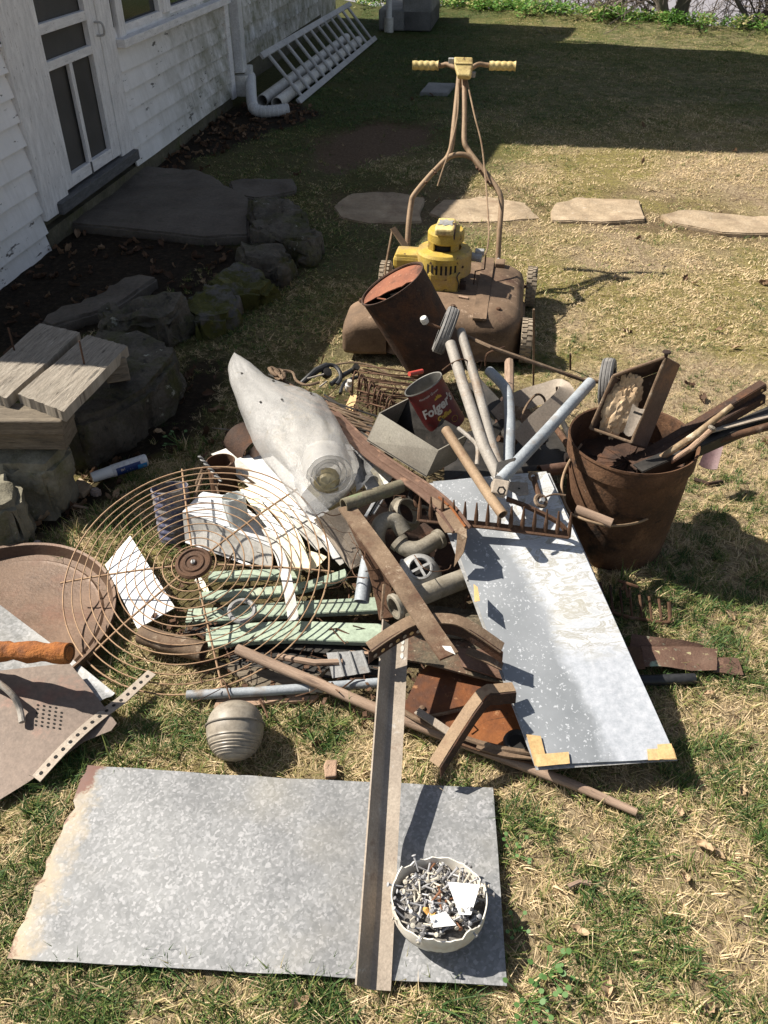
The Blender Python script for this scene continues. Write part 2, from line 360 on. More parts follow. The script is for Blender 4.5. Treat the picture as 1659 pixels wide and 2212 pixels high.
M_blue_light = flat('light_blue_label', (.04, .25, .55), .35)
M_ink_white = flat('white_print', (.42, .39, .36), .7)
M_ink_yellow = flat('yellow_print', (.36, .23, .03), .7)
M_void = flat('dark_interior', (.012, .011, .010), .95)
M_glass_dark = flat('dark_glass', (.018, .019, .021), .12)
M_screen = mat('insect_screen', [(.050, .047, .044), (.066, .062, .058), (.085, .08, .075)], 4, .65, .1, .15, 700)
def galv(name, cell=95, lo=.42, hi=.66, stain=(.46, .42, .33), rustedge=False):
    t = NT(name); co = t.coord('Object')
    d = t.n('ShaderNodeVectorMath', operation='ADD'); t.l(co, d.inputs[0])
    q = t.n('ShaderNodeTexNoise'); t.l(co, q.inputs['Vector']); q.inputs['Scale'].default_value = 60
    sc = t.n('ShaderNodeVectorMath', operation='SCALE'); t.l(q.outputs['Color'], sc.inputs[0]); sc.inputs['Scale'].default_value = .012
    t.l(sc.outputs[0], d.inputs[1]); cd = d.outputs[0]
    g = t.math('MULTIPLY', t.voro(cd, cell), 1.0)
    v1 = t.n('ShaderNodeRGBToBW'); t.l(t.voro(cd, cell), v1.inputs[0])
    big = t.noise(co, 3.5, 6, .6)
    m = (lo+hi)/2
    base = t.ramp(v1.outputs[0], [(.15, (lo*.94, lo*.97, lo*.99)), (.55, (m*.98, m*1.0, m*1.02)), (.85, (hi, hi*1.02, hi*1.05))])
    fl = t.n('ShaderNodeRGBToBW'); t.l(t.voro(cd, cell*1.25), fl.inputs[0])
    c = t.mix(t.mrange(fl.outputs[0], .56, .90, 0, .95), base, (hi+.11, hi+.11, hi+.12))
    c = t.mix(t.mrange(big, .5, .75, 0, .45), c, tuple(k*.72 for k in stain))
    c = t.mix(t.mrange(t.noise(co, 11, 6, .7), .66, .74, 0, .5), c, (.36, .29, .20))
    if rustedge:
        sx = t.n('ShaderNodeSeparateXYZ'); uv = t.coord('UV', rand=False); t.l(uv, sx.inputs[0])
        e = t.math('ADD', sx.outputs[0], t.mrange(t.noise(uv, 16, 6, .7), .3, .7, -.035, .035))
        c = t.mix(t.mrange(e, .05, .0, 0, .7), c, (.45, .35, .21))
        c = t.mix(t.mrange(t.math('SUBTRACT', e, t.math('MULTIPLY', t.mrange(sx.outputs[1], .30, .385), .045)), .004, -.012), c, (.16, .06, .035))
    scr = t.n('ShaderNodeVectorMath', operation='MULTIPLY'); t.l(co, scr.inputs[0]); scr.inputs[1].default_value = (3, 40, 1)
    c = t.mix(t.mrange(t.noise(scr.outputs[0], 3, 6, .7), .66, .70, 0, .35), c, (hi+.12,)*3)
    c = t.mix(t.mrange(t.noise(co, 2.2, 7, .7), .48, .66, 0, .45), c, (lo*.78, lo*.80, lo*.82))
    c = t.mix(t.mrange(t.noise(co, 75, 4, .7), .72, .76, 0, .8), c, (.12, .07, .045))
    t.set(t.b, **{'Base Color': c, 'Metallic': .1})
    t.l(t.mrange(v1.outputs[0], 0, 1, .45, .65), t.b.inputs['Roughness'])
    t.bump(t.noise(co, 5, 3, .5), .25, .01)
    return t.m
M_galv = galv('spangled_zinc', 165, .185, .24, rustedge=True)
M_galv2 = galv('zinc_offcut', 140, .23, .32)
def m_fold():
    t = NT('corroded_zinc'); uv = t.coord('UV', rand=False); co = t.coord('Object')
    sx = t.n('ShaderNodeSeparateXYZ'); t.l(uv, sx.inputs[0])
    wob = t.mrange(t.noise(co, 14, 6, .7), .25, .75, -.022, .022)
    lim = t.math('ADD', t.mrange(sx.outputs[1], 0, .75, .155, .115), wob)
    zone = t.mrange(t.math('SUBTRACT', sx.outputs[0], lim), -.012, .022)
    fl = t.n('ShaderNodeRGBToBW'); t.l(t.voro(co, 125), fl.inputs[0])
    wv = t.n('ShaderNodeTexNoise'); t.l(co, wv.inputs['Vector']); wv.inputs['Scale'].default_value = 160; wa = t.n('ShaderNodeVectorMath', operation='SCALE'); t.l(wv.outputs['Color'], wa.inputs[0]); wa.inputs['Scale'].default_value = .016; wb_ = t.n('ShaderNodeVectorMath', operation='ADD'); t.l(co, wb_.inputs[0]); t.l(wa.outputs[0], wb_.inputs[1])
    dist = t.voro(wb_.outputs[0], 125, out='Distance')
    grey = t.ramp(t.noise(co, 7, 6, .6), [(.3, (.175, .19, .205)), (.7, (.255, .27, .29))])
    grey = t.mix(t.math('MULTIPLY', t.mrange(fl.outputs[0], .50, .70, 0, .9), t.mrange(dist, .40, .22)), grey, (.47, .49, .52))
    wu = t.n('ShaderNodeVectorMath', operation='MULTIPLY'); t.l(uv, wu.inputs[0]); wu.inputs[1].default_value = (.62, 1.5, 1)
    w = t.n('ShaderNodeTexNoise'); t.l(wu.outputs[0], w.inputs['Vector']); w.inputs['Scale'].default_value = 26; w.inputs['Detail'].default_value = 10; w.inputs['Roughness'].default_value = .68; w.inputs['Distortion'].default_value = 1.1
    wr = t.ramp(w.outputs['Fac'], [(.30, (.25, .24, .20)), (.39, (.50, .515, .55)), (.455, (.30, .29, .25)), (.51, (.53, .55, .585)), (.58, (.40, .42, .45)), (.64, (.52, .535, .56)), (.72, (.28, .26, .20))])
    fg = t.ramp(t.noise(co, 70, 6, .75), [(.3, (.30, .325, .36)), (.6, (.44, .46, .50)), (.75, (.55, .57, .59))])
    wr = t.mix(t.mrange(t.math('ADD', sx.outputs[1], wob), .23, .27), fg, wr)
    wr = t.mix(t.mrange(t.noise(co, 5, 5, .6), .55, .72, 0, .5), wr, (.36, .335, .255))
    c = t.mix(zone, grey, wr)
    t.set(t.b, **{'Base Color': c, 'Metallic': .0, 'Roughness': .55})
    t.bump(t.math('MULTIPLY', w.outputs['Fac'], zone), .22, .006); return t.m
M_fold = m_fold()
def m_siding():
    t = NT('peeling_white_paint'); uv = t.coord('UV', rand=False)
    st = t.n('ShaderNodeVectorMath', operation='MULTIPLY'); t.l(uv, st.inputs[0]); st.inputs[1].default_value = (.55, 2.0, 1)
    sx = t.n('ShaderNodeSeparateXYZ'); t.l(uv, sx.inputs[0])
    n = t.noise(st.outputs[0], 5, 8, .65)
    c = t.ramp(n, [(.3, (.78, .765, .76)), (.7, (.87, .855, .85))])
    low = t.mrange(sx.outputs[1], .75, .1, 0, .8); far = t.math('MAXIMUM', t.mrange(sx.outputs[0], -2.2, -.3), t.math('MULTIPLY', low, .35)); far2 = t.mrange(sx.outputs[0], -1.6, .0)
    mil = t.noise(uv, 4, 8, .7)
    c = t.mix(t.math('MULTIPLY', t.mrange(mil, .34, .60), t.math('MULTIPLY', far, .85)), c, (.27, .255, .19))
    c = t.mix(t.math('MULTIPLY', t.mrange(t.noise(uv, 7, 8, .7), .45, .66), t.math('MULTIPLY', far2, .8)), c, (.12, .13, .055))
    dr = t.n('ShaderNodeVectorMath', operation='MULTIPLY'); t.l(uv, dr.inputs[0]); dr.inputs[1].default_value = (7, .8, 1)
    c = t.mix(t.math('MULTIPLY', t.mrange(t.noise(dr.outputs[0], 2.2, 7, .7), .50, .68), t.math('ADD', .07, t.math('MULTIPLY', far, .5))), c, (.22, .20, .155))
    p = t.noise(st.outputs[0], 15, 9, .72)
    pe = t.mrange(t.math('ADD', p, t.math('MULTIPLY', t.mrange(t.noise(uv, 2.2, 4, .6), .4, .7), .13)), .675, .69)
    c = t.mix(pe, c, (.13, .12, .11))
    t.set(t.b, **{'Base Color': c, 'Roughness': .75}); t.bump(t.math('MULTIPLY', pe, -1), .5, .003); return t.m
M_siding = m_siding()
M_trim = mat('peeling_trim', [(.64, .625, .62), (.74, .725, .72), (.80, .785, .78)], 7, .7, 0, .3, 60, [((.16, .145, .13), 12, .635, .655), ((.36, .34, .32), 9, .62, .7)], coord='UV', stretch=(2.2, 9, 1))
M_trim_dark = mat('bare_threshold', [(.065, .066, .068), (.10, .10, .102), (.14, .14, .142)], 9, .85, 0, .4, 60, coord='UV', stretch=(2, 9, 1))
M_foundation = mat('mossy_foundation', [(.06, .055, .035), (.10, .09, .06), (.15, .135, .095)], 8, .95, 0, .8, 40, [((.07, .08, .02), 6, .55, .7)])
def m_mesh_screen():
    t = NT('wire_screen'); co = t.coord('Object'); n = t.noise(co, 7, 5, .6)
    c = t.ramp(n, [(.3, (.40, .39, .375)), (.7, (.54, .53, .515))])
    c = t.mix(t.mrange(t.noise(co, 13, 5, .6), .62, .7), c, (.40, .36, .28))
    t.set(t.b, **{'Base Color': c, 'Roughness': .34, 'Metallic': .0, 'Specular IOR Level': .8})
    t.bump(t.math('ADD', t.math('MULTIPLY', t.noise(co, 420, 2, .6), .12), t.noise(co, 9, 6, .65)), .55, .02)
    tr = t.n('ShaderNodeBsdfTransparent'); mx = t.n('ShaderNodeMixShader')
    t.l(t.mrange(t.noise(co, 800, 2, .6), .30, .70, .34, .68), mx.inputs[0])
    t.l(t.b.outputs[0], mx.inputs[1]); t.l(tr.outputs[0], mx.inputs[2]); t.l(mx.outputs[0], t.out.inputs[0]); return t.m
M_wirescreen = m_mesh_screen()
def m_can():
    t = NT('red_can_print'); co = t.coord('Object'); n = t.noise(co, 40, 6, .7)
    c = t.ramp(n, [(.3, (.075, .010, .010)), (.7, (.14, .018, .016))])
    c = t.mix(t.mrange(t.noise(co, 60, 8, .7), .54, .66, 0, .8), c, (.06, .034, .027))
    t.set(t.b, **{'Base Color': c, 'Roughness': .5, 'Metallic': .2}); t.bump(n, .2, .002); return t.m
M_can = m_can()
def m_paintcan():
    t = NT('faded_blue_can'); uv = t.coord('UV', rand=False); co = t.coord('Object')
    c = t.ramp(t.noise(co, 22, 8, .7), [(.34, (.13, .115, .10)), (.46, (.22, .20, .19)), (.54, (.05, .06, .14)), (.64, (.26, .24, .235)), (.7, (.3, .1, .06))])
    c = t.mix(t.mrange(t.noise(co, 10, 6, .7), .55, .7), c, (.15, .10, .07))
    t.set(t.b, **{'Base Color': c, 'Roughness': .7, 'Metallic': .2}); t.bump(t.noise(co, 90, 5, .7), .3, .003); return t.m
M_paintcan = m_paintcan()
def m_jug():
    t = NT('chalky_jug'); co = t.coord('Object'); sx = t.n('ShaderNodeSeparateXYZ'); tc = t.n('ShaderNodeTexCoord'); t.l(tc.outputs['Object'], sx.inputs[0])
    c = t.ramp(t.noise(co, 9, 7, .6), [(.3, (.62, .58, .50)), (.7, (.76, .74, .69))])
    band = t.math('MULTIPLY', t.mrange(sx.outputs[2], .052, .036), t.mrange(sx.outputs[2], .012, .03))
    c = t.mix(t.math('MULTIPLY', band, t.mrange(t.noise(co, 14, 7, .7), .4, .65, 0, .8)), c, (.40, .27, .16))
    t.set(t.b, **{'Base Color': c, 'Roughness': .55, 'Subsurface Weight': .15, 'Subsurface Radius': (.01, .01, .008)}); return t.m
M_jug = m_jug()
def m_tint(name, dry, green, rough=.6, trans=True):
    """blade colour from the scattered point's own tint plus a per-blade value"""
    t = NT(name)
    a = t.n('ShaderNodeAttribute', attribute_type='INSTANCER', attribute_name='tint'); b = t.n('ShaderNodeAttribute', attribute_type='GEOMETRY', attribute_name='br')
    f = t.math('ADD', a.outputs['Fac'], t.math('MULTIPLY', t.math('SUBTRACT', b.outputs['Fac'], .5), .75))
    c = t.ramp(f, [(.0, dry[0]), (.22, dry[1]), (.42, dry[2]), (.56, green[0]), (.8, green[1]), (1, green[2])])
    t.set(t.b, **{'Base Color': c, 'Roughness': rough, 'Specular IOR Level': .25})
    if trans:
        tl = t.n('ShaderNodeBsdfTranslucent'); t.l(c, tl.inputs['Color']); mx = t.n('ShaderNodeMixShader'); mx.inputs[0].default_value = .25
        t.l(t.b.outputs[0], mx.inputs[1]); t.l(tl.outputs[0], mx.inputs[2]); t.l(mx.outputs[0], t.out.inputs[0])
    return t.m
M_grass = m_tint('grass_blade', [(.72, .57, .36), (.57, .44, .25), (.36, .295, .135)], [(.22, .235, .075), (.105, .165, .04), (.05, .10, .028)])
M_litter = m_tint('leaf_litter', [(.30, .205, .13), (.20, .125, .075), (.12, .07, .045)], [(.10, .06, .04), (.08, .05, .03), (.06, .035, .025)], .8)
M_weed = m_tint('weed_leaf', [(.42, .36, .18), (.30, .34, .10), (.22, .32, .08)], [(.16, .30, .06), (.12, .26, .045), (.08, .19, .035)])
# ================================================================== SETTING
PX = lambda *uv: [tuple(P(u, v)[:2]) for u, v in uv]
BANK0, BANKN = Vector((.762, 13.156, 0)), Vector((.514, .857, 0)).normalized()
def bankd(x, y): return (x-BANK0.x)*BANKN.x+(y-BANK0.y)*BANKN.y
Z_BED = PX((-300, 760), (0, 600), (105, 470), (330, 505), (520, 525), (640, 570), (600, 640), (400, 690), (200, 720), (60, 790))
Z_MULCH2 = PX((-300, 1200), (-60, 1020), (150, 1060), (200, 960), (330, 860), (400, 790), (470, 760), (480, 850), (440, 950), (330, 1000), (260, 1060), (150, 1130), (60, 1180))
Z_FOUND = PX((290, 365), (505, 228), (620, 215), (700, 250), (560, 300), (420, 350), (370, 400))
Z_TRENCH1 = PX((690, 300), (780, 262), (940, 270), (950, 305), (860, 330), (740, 372), (660, 372))
Z_TRENCH2 = PX((1180, 480), (1180, 415), (1390, 405), (1659, 430), (2200, 470), (2200, 560), (1659, 520), (1400, 500))
Z_TRENCH3 = PX((690, 420), (900, 400), (1180, 405), (1190, 450), (1140, 500), (900, 490), (700, 480))
Z_PILE = PX((300, 1330), (420, 980), (560, 860), (760, 800), (1100, 820), (1280, 880), (1260, 1180), (1330, 1300), (1400, 1600), (1160, 1640), (900, 1560), (520, 1500), (330, 1440))
Z_SHEET = PX((198, 1662), (1060, 1706), (1088, 2122), (28, 2064))
Z_TRAY = PX((-400, 1180), (80, 1192), (200, 1260), (252, 1340), (238, 1440), (150, 1480), (-400, 1480))
Z_PANEL = PX((-400, 1420), (150, 1433), (248, 1500), (250, 1565), (60, 1685), (-400, 1800))
Z_STONES = [PX((716, 447), (760, 418), (850, 414), (915, 425), (905, 478), (800, 482), (735, 468)),
            PX((930, 462), (950, 432), (1040, 420), (1130, 437), (1172, 470), (1090, 478), (980, 478)),
            PX((1190, 475), (1195, 436), (1260, 426), (1380, 432), (1386, 474), (1300, 480)),
            PX((1425, 463), (1480, 455), (1600, 460), (1760, 470), (1780, 508), (1560, 502), (1460, 480))]
Z_SHADE = PX((690, 760), (1090, 290), (2200, 310), (2200, 130), (1275, 95), (1290, 65), (960, 42), (600, 100), (0, 600), (0, 1100), (310, 985), (450, 955))
def soft(x, y, poly, w=.08):
    """soft 0..1 mask of a polygon with a ragged edge"""
    jx = (fbm(x, y, .25, 91)-.5)*2*w; jy = (fbm(x, y, .25, 57)-.5)*2*w
    r = 0
    for dx, dy in ((0, 0), (.5*w, 0), (-.5*w, 0), (0, .5*w), (0, -.5*w)): r = r+inpoly(x+jx+dx, y+jy+dy, poly)
    return r/5.0
def gz(x, y):
    x = np.asarray(x, float); y = np.asarray(y, float)
    z = (fbm(x, y, .35, 3, 3)-.5)*.022+(fbm(x, y, 1.7, 5, 2)-.5)*.03*sstep(2, 6, y)
    z = z-.016*soft(x, y, Z_TRENCH2, .1)-.025*soft(x, y, Z_TRENCH1, .1)-.012*soft(x, y, Z_TRENCH3, .1)
    d = bankd(x, y); drop = sstep(-.2, 5.5, d)
    return z-4.2*drop+.06*sstep(-1.2, -.1, d)*(1-sstep(-.1, .6, d))
HD = ray(1160, -280); HD.z = 0; HD.normalize(); G0 = P(505, 228); HN = Vector((HD.y, -HD.x, 0))
def make_ground():
    gx = np.concatenate([-np.geomspace(4.2, 320, 36)[::-1], np.arange(-4, 4.2, .028), np.geomspace(4.25, 320, 36)])
    gy = np.concatenate([[-300, -100, -30, -10, -3, -1, -.3], np.arange(.1, 4.2, .028), np.arange(4.25, 13, .07), np.geomspace(13.1, 900, 60)])
    X, Y = np.meshgrid(gx, gy); x = X.ravel(); y = Y.ravel(); z = gz(x, y)
    m = fbm(x, y, .06, 21, 2); near = (np.abs(x) < 4.2) & (y < 4.3) & (y > 0); z = z+np.where(near, (m-.5)*.012, 0)
    nx, ny = len(gx), len(gy)
    i = np.arange(nx*ny).reshape(ny, nx); q = np.stack([i[:-1, :-1], i[:-1, 1:], i[1:, 1:], i[1:, :-1]], -1).reshape(-1, 4)
    me = bpy.data.meshes.new('ground'); me.vertices.add(nx*ny); me.vertices.foreach_set('co', np.stack([x, y, z], -1).ravel().astype(np.float32))
    me.loops.add(q.size); me.loops.foreach_set('vertex_index', q.ravel().astype(np.int32)); me.polygons.add(len(q))
    me.polygons.foreach_set('loop_start', np.arange(0, q.size, 4, dtype=np.int32)); me.polygons.foreach_set('loop_total', np.full(len(q), 4, np.int32))
    me.update(calc_edges=True); me.shade_smooth()
    mulch_gap_shade = np.clip(soft(x, y, Z_BED, .12)+soft(x, y, Z_MULCH2, .1)+soft(x, y, Z_FOUND, .1)+.5*soft(x, y, Z_PILE, .08), 0, 1)  # mulch tone also laid under the pile to paint its gaps dark
    dirt = np.clip(soft(x, y, Z_TRENCH1, .15)*1.0+soft(x, y, Z_TRENCH2, .15)*sstep(.3, .7, fbm(x, y, .3, 14))*.8+soft(x, y, Z_TRENCH3, .12)*.5, 0, 1)
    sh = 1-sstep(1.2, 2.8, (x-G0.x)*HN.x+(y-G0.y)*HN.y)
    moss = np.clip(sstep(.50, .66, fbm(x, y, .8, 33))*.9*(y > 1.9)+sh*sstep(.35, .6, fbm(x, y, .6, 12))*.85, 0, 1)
    far = sstep(5.7, 7.4, y+(fbm(x, y, .8, 66)-.5)*1.5)  # far lawn greener, and darkened to deepen the house shade by colour
    dW = (x-G0.x)*HN.x+(y-G0.y)*HN.y+(fbm(x, y, .7, 61)-.5)*1.4; shd = (1-sstep(1.1, 2.5, dW))*(y > 2.4)  # mossy band by the wall, its dark tone painting in house shade
    for nme, a in (('shade_moss', shd), ('mulch_gap_shade', mulch_gap_shade), ('dirt', dirt), ('moss', moss), ('shade_green', far)):
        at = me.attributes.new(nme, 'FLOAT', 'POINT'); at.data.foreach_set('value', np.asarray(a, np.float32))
    t = NT('lawn_soil'); A = lambda n: t.n('ShaderNodeAttribute', attribute_name=n).outputs['Fac']
    co = t.coord('Object', rand=False)
    fine = t.noise(co, 55, 8, .75); mid = t.noise(co, 7, 8, .65); st = t.n('ShaderNodeVectorMath', operation='MULTIPLY'); t.l(co, st.inputs[0]); st.inputs[1].default_value = (1, .55, 1)
    thatch = t.noise(st.outputs[0], 130, 6, .8)
    c = t.ramp(fine, [(.26, (.065, .045, .028)), (.42, (.19, .135, .082)), (.56, (.36, .275, .17)), (.72, (.54, .44, .285))])
    c = t.mix(t.mrange(thatch, .5, .64, 0, .75), c, (.62, .51, .34))
    c = t.mix(t.mrange(mid, .50, .68, 0, .5), c, (.22, .20, .075))
    c = t.mix(t.math('MULTIPLY', A('moss'), t.mrange(fine, .32, .58, .35, .95)), c, t.ramp(fine, [(.35, (.10, .088, .018)), (.6, (.25, .22, .055)), (.75, (.38, .33, .11))]))
    c = t.mix(t.math('MULTIPLY', A('shade_green'), t.mrange(t.noise(co, 9, 7, .7), .3, .6, .2, .9)), c, t.ramp(fine, [(.35, (.045, .06, .018)), (.6, (.10, .12, .04)), (.75, (.22, .21, .10))]))
    c = t.mix(t.math('MULTIPLY', A('shade_moss'), .85), c, t.ramp(fine, [(.32, (.030, .034, .010)), (.55, (.070, .075, .024)), (.72, (.15, .135, .06))]))
    c = t.mix(A('dirt'), c, t.ramp(fine, [(.3, (.07, .046, .03)), (.6, (.19, .13, .085)), (.75, (.32, .235, .16))]))
    c = t.mix(A('mulch_gap_shade'), c, t.ramp(t.noise(co, 38, 8, .75), [(.32, (.013, .010, .007)), (.55, (.036, .026, .017)), (.66, (.075, .055, .035)), (.72, (.055, .06, .015))]))
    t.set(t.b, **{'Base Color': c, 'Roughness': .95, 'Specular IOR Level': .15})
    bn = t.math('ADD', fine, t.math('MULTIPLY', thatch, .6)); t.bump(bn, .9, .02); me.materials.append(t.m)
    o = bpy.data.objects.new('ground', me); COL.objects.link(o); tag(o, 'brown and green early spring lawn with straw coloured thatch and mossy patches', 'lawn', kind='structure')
make_ground()
# river beyond the bank
def make_river():
    t = NT('river_water'); co = t.coord('Object', scale=(.5, 1.6, 1), rand=False)
    n = t.noise(co, 1.6, 6, .65); n2 = t.noise(co, .25, 4, .6)
    c = t.ramp(n2, [(.3, (.25, .225, .24)), (.7, (.33, .30, .31))])
    t.set(t.b, **{'Base Color': c, 'Roughness': .28}); t.bump(n, .35, .12)
    me = bpy.data.meshes.new('river'); me.from_pydata([(-500, 15, -3.2), (500, 15, -3.2), (500, 700, -3.2), (-500, 700, -3.2)], [], [(0, 1, 2, 3)])
    me.materials.append(t.m); o = bpy.data.objects.new('river', me); COL.objects.link(o); tag(o, 'pale grey river lying below the bank', 'river', kind='structure')
    b = MB(); n = 60; top = []; 
    for i in range(n+1):
        x = -600+1200*i/n; top.append(V(x, 720+30*mnoise.noise(V(x*.01, 0, 0)), 22+14*mnoise.fractal(V(x*.02, 3, 0), 1, 2, 4)))
    vs = []; 
    for k, p in enumerate(top): vs += [V(p.x, 640, -3.4), p, V(p.x, 860, 26)]
    fs = []
    for i in range(n): a = i*3; fs += [[a, a+3, a+4, a+1], [a+1, a+4, a+5, a+2]]
    b.add(vs, fs).build('far_hills', mat('hill_woods', [(.05, .05, .035), (.09, .085, .06), (.13, .12, .09)], .05, .95, 0, .3, .4), label='brown wooded hills on the far side of the river', cat='hills', kind='structure')
make_river()

# ------------------------------------------------------------------ the white house
HD = ray(1160, -280); HD.z = 0; HD.normalize(); G0 = P(505, 228); HN = Vector((HD.y, -HD.x, 0))
Hp = lambda s, z, o=0.0: G0+HD*s+Vector((0, 0, z))+HN*o
house = thing('white_house', 'white clapboard house with peeling paint, screen door and drainpipe along the left', 'house', G0)
def wallslab(b, s0, s1, z0, z1, o0, o1, t, jit=0):
    """board on the wall: bottom edge proud by o0, top by o1; s0..s1 along the wall. UV carries (s, z)"""
    n = max(2, int((s1-s0)/.25)); vs = []; fs = []; uv = []
    for i in range(n+1):
        s = s0+(s1-s0)*i/n; j = (mnoise.noise(V(s*3, z0*7, 1.3))*jit)
        for z, o in ((z0+j, o0), (z1+j*.5, o1), (z1+j*.5, o1-t), (z0+j, o0-t)): vs.append(Hp(s, z, o))
    for i in range(n):
        a = i*4; sa, sb = s0+(s1-s0)*i/n, s0+(s1-s0)*(i+1)/n
        for k, (za, zb) in enumerate(((z0, z1), (z1, z1), (z1, z0), (z0, z0))):
            k2 = (k+1) % 4; fs.append([a+k, a+4+k, a+4+k2, a+k2]); uv.append([(sa, za), (sb, za), (sb, zb), (sa, zb)])
    fs += [[0, 1, 2, 3], [n*4+3, n*4+2, n*4+1, n*4]]; uv += [[(s0, z0), (s0, z1), (s0, z1), (s0, z0)], [(s1, z0), (s1, z1), (s1, z1), (s1, z0)]]
    b.add(vs, fs, uv)
def house_wall():
    # hidden core that carries the boards: low wing, tall block, back porch; unseen tops shaped for the lawn shadow
    low = [(-4.765, -.3), (-.02, -.3), (-.02, 2.33), (-1.59, 2.08), (-3.84, 1.64), (-4.765, 1.58)]
    b = MB(); b.poly([Hp(s, z, -.035) for s, z in low], -HN*2.6)
    b.build('wall_core', M_foundation, house, smooth=None)
    b = MB(); b.poly([Hp(s, z, -.16) for s, z in [(-.0, -.3), (4.12, -.3), (4.12, 5.1), (2.1, 7.4), (.18, 6.0), (.0, 2.4)]], -HN*4.5)
    b.build('tall_block', M_siding, house, smooth=None)
    b = MB(); b.poly([Hp(s, z, -.16) for s, z in [(4.14, -.3), (5.2, -.3), (5.05, 3.3), (4.14, 3.05)]], -HN*2.5)
    b.build('porch_block', M_siding, house, smooth=None)
    b = MB(); ro = [(-4.77, 1.60), (-3.84, 1.68), (-1.59, 2.12), (-.05, 2.36)]  # unseen eave line, sloped to set the shadow edge on the lawn
    vs = []  # wall and far bands tinted darker green, part grass colour, part painted shade
    for s, z in ro: vs += [Hp(s, z, .03), Hp(s, z+.6, -2.7), Hp(s, z-.045, .03), Hp(s, z+.555, -2.7)]
    fs = []
    for i in range(3): a = i*4; fs += [[a, a+4, a+5, a+1], [a+2, a+3, a+7, a+6], [a, a+2, a+6, a+4], [a+1, a+5, a+7, a+3]]
    fs += [[0, 1, 3, 2], [12, 14, 15, 13]]
    b.add(vs, fs).build('roof', mat('roof_shingles', [(.06, .06, .06), (.09, .09, .09), (.12, .12, .12)], 20, .95, 0, .5, 60), house, smooth=None)
    # foundation strip
    b = MB(); wallslab(b, -3.24, -.06, -.25, .085, .012, .012, .05, 0); wallslab(b, -4.76, -3.25, -.25, .085, -.02, -.02, .02, 0); b.build('foundation', M_foundation, house, smooth=None)
    exp = .1015
    for k in range(-2, 20):
        z0 = .085+k*exp; z1 = z0+exp+.012
        eave = lambda s: np.interp(s, [-4.765, -3.84, -1.59, -.02], [1.58, 1.64, 2.08, 2.33])-.02
        segs = [(-4.755, -3.245)] if z0 < 1.75 else []
        r0 = -2.075
        if k < 0: pass
        elif z0 < .735: segs.append((r0, -.075))
        elif z0 < 1.62: segs += [(r0, -2.065)] if False else []
        else: segs.append((r0, -.075))
        if z0 > 1.78: segs.append((-3.24, r0))
        for s0, s1 in segs:
            while s0 < s1 and eave(s0) < z1: s0 += .1
            if s1-s0 < .3: continue
            cut = [s0, s1]
            if s1-s0 > 1.4 and k % 3: cut = [s0, s0+(s1-s0)*(.35+.3*((k*37) % 10)/10), s1]
            for a, c in zip(cut[:-1], cut[1:]):
                b = MB(); wallslab(b, a+.002, c-.002, z0, z1, .024+.004*random.random(), .002, .011, .005)
                b.build('siding_board', M_siding, house, smooth=None)
    for k in range(16):   # boards of the tall block beyond the corner
        z0 = .16+k*.14; b = MB(); wallslab(b, .42, 4.1, z0, z0+.152, -.118+.002*random.random(), -.135, .012, .004); b.build('siding_board', M_siding, house, smooth=None)
    b = MB(); wallslab(b, .1, 4.1, -.2, .16, -.13, -.13, .03, 0); b.build('foundation', M_foundation, house, smooth=None)
    b = MB(); wallslab(b, -.085, .01, .06, 2.3, .03, .03, .07); wallslab(b, -.01, .03, .06, 2.3, .0, .0, .12); b.build('corner_board', M_trim, house, smooth=None, bevel=.003)
    b = MB(); wallslab(b, .27, .40, .1, 2.4, -.10, -.10, .04); b.build('corner_board', M_trim, house, smooth=None, bevel=.003)
def trim(b, s0, s1, z0, z1, o, t=.03):
    c = [Hp(s0, z0, o), Hp(s1, z0, o), Hp(s1, z1, o), Hp(s0, z1, o)]
    n = 4
    if s1-s0 > z1-z0: b.beam(Hp(s0, (z0+z1)/2, o-t/2), Hp(s1, (z0+z1)/2, o-t/2), z1-z0, t, HN)
    else: b.beam(Hp((s0+s1)/2, z0, o-t/2), Hp((s0+s1)/2, z1, o-t/2), s1-s0, t, HN)
def door():
    b = MB(); trim(b, -2.95, -2.345, .20, 1.72, -.012, .02); d = b.build('screen_door', M_screen, house, smooth=None)
    def piece(nm, *a, m=M_trim, par=d):
        q = MB(); trim(q, *a); return q.build(nm, m, par, smooth=None, bevel=.002)
    piece('stile', -2.965, -2.885, .205, 1.74, .022); piece('stile', -2.38, -2.265, .205, 1.74, .022)
    for z0, z1 in ((.205, .262), (.735, .775), (.888, .932), (1.66, 1.74)): piece('rail', -2.885, -2.38, z0, z1, .020)
    piece('mullion', -2.66, -2.625, .262, .735, .018, .02)
    piece('mullion', -2.655, -2.64, .20, .262, .024, .01, m=M_trim_dark)
    q = MB(); q.tube(smooth_pts([Hp(-2.30, .87, .022), Hp(-2.30, .868, .06), Hp(-2.297, .84, .068), Hp(-2.295, .812, .06), Hp(-2.295, .808, .022)], 4), .006, 8); q.build('door_handle', M_alu, d)
    for nm, a in (('door_casing', (-3.245, -3.11, .14, 1.80, .034)), ('door_casing', (-3.105, -2.968, .15, 1.80, .026)), ('door_casing', (-2.262, -2.08, .19, 1.80, .028)), ('door_casing', (-3.245, -2.08, 1.745, 1.86, .04))):
        q = MB(); trim(q, *a); q.build(nm, M_trim, house, smooth=None, bevel=.003)
    q = MB(); q.beam(Hp(-3.12, .160, .005), Hp(-2.10, .165, .005), .11, .055, Vector((0, 0, 1))); q.build('threshold', M_trim_dark, house, smooth=None, bevel=.004)
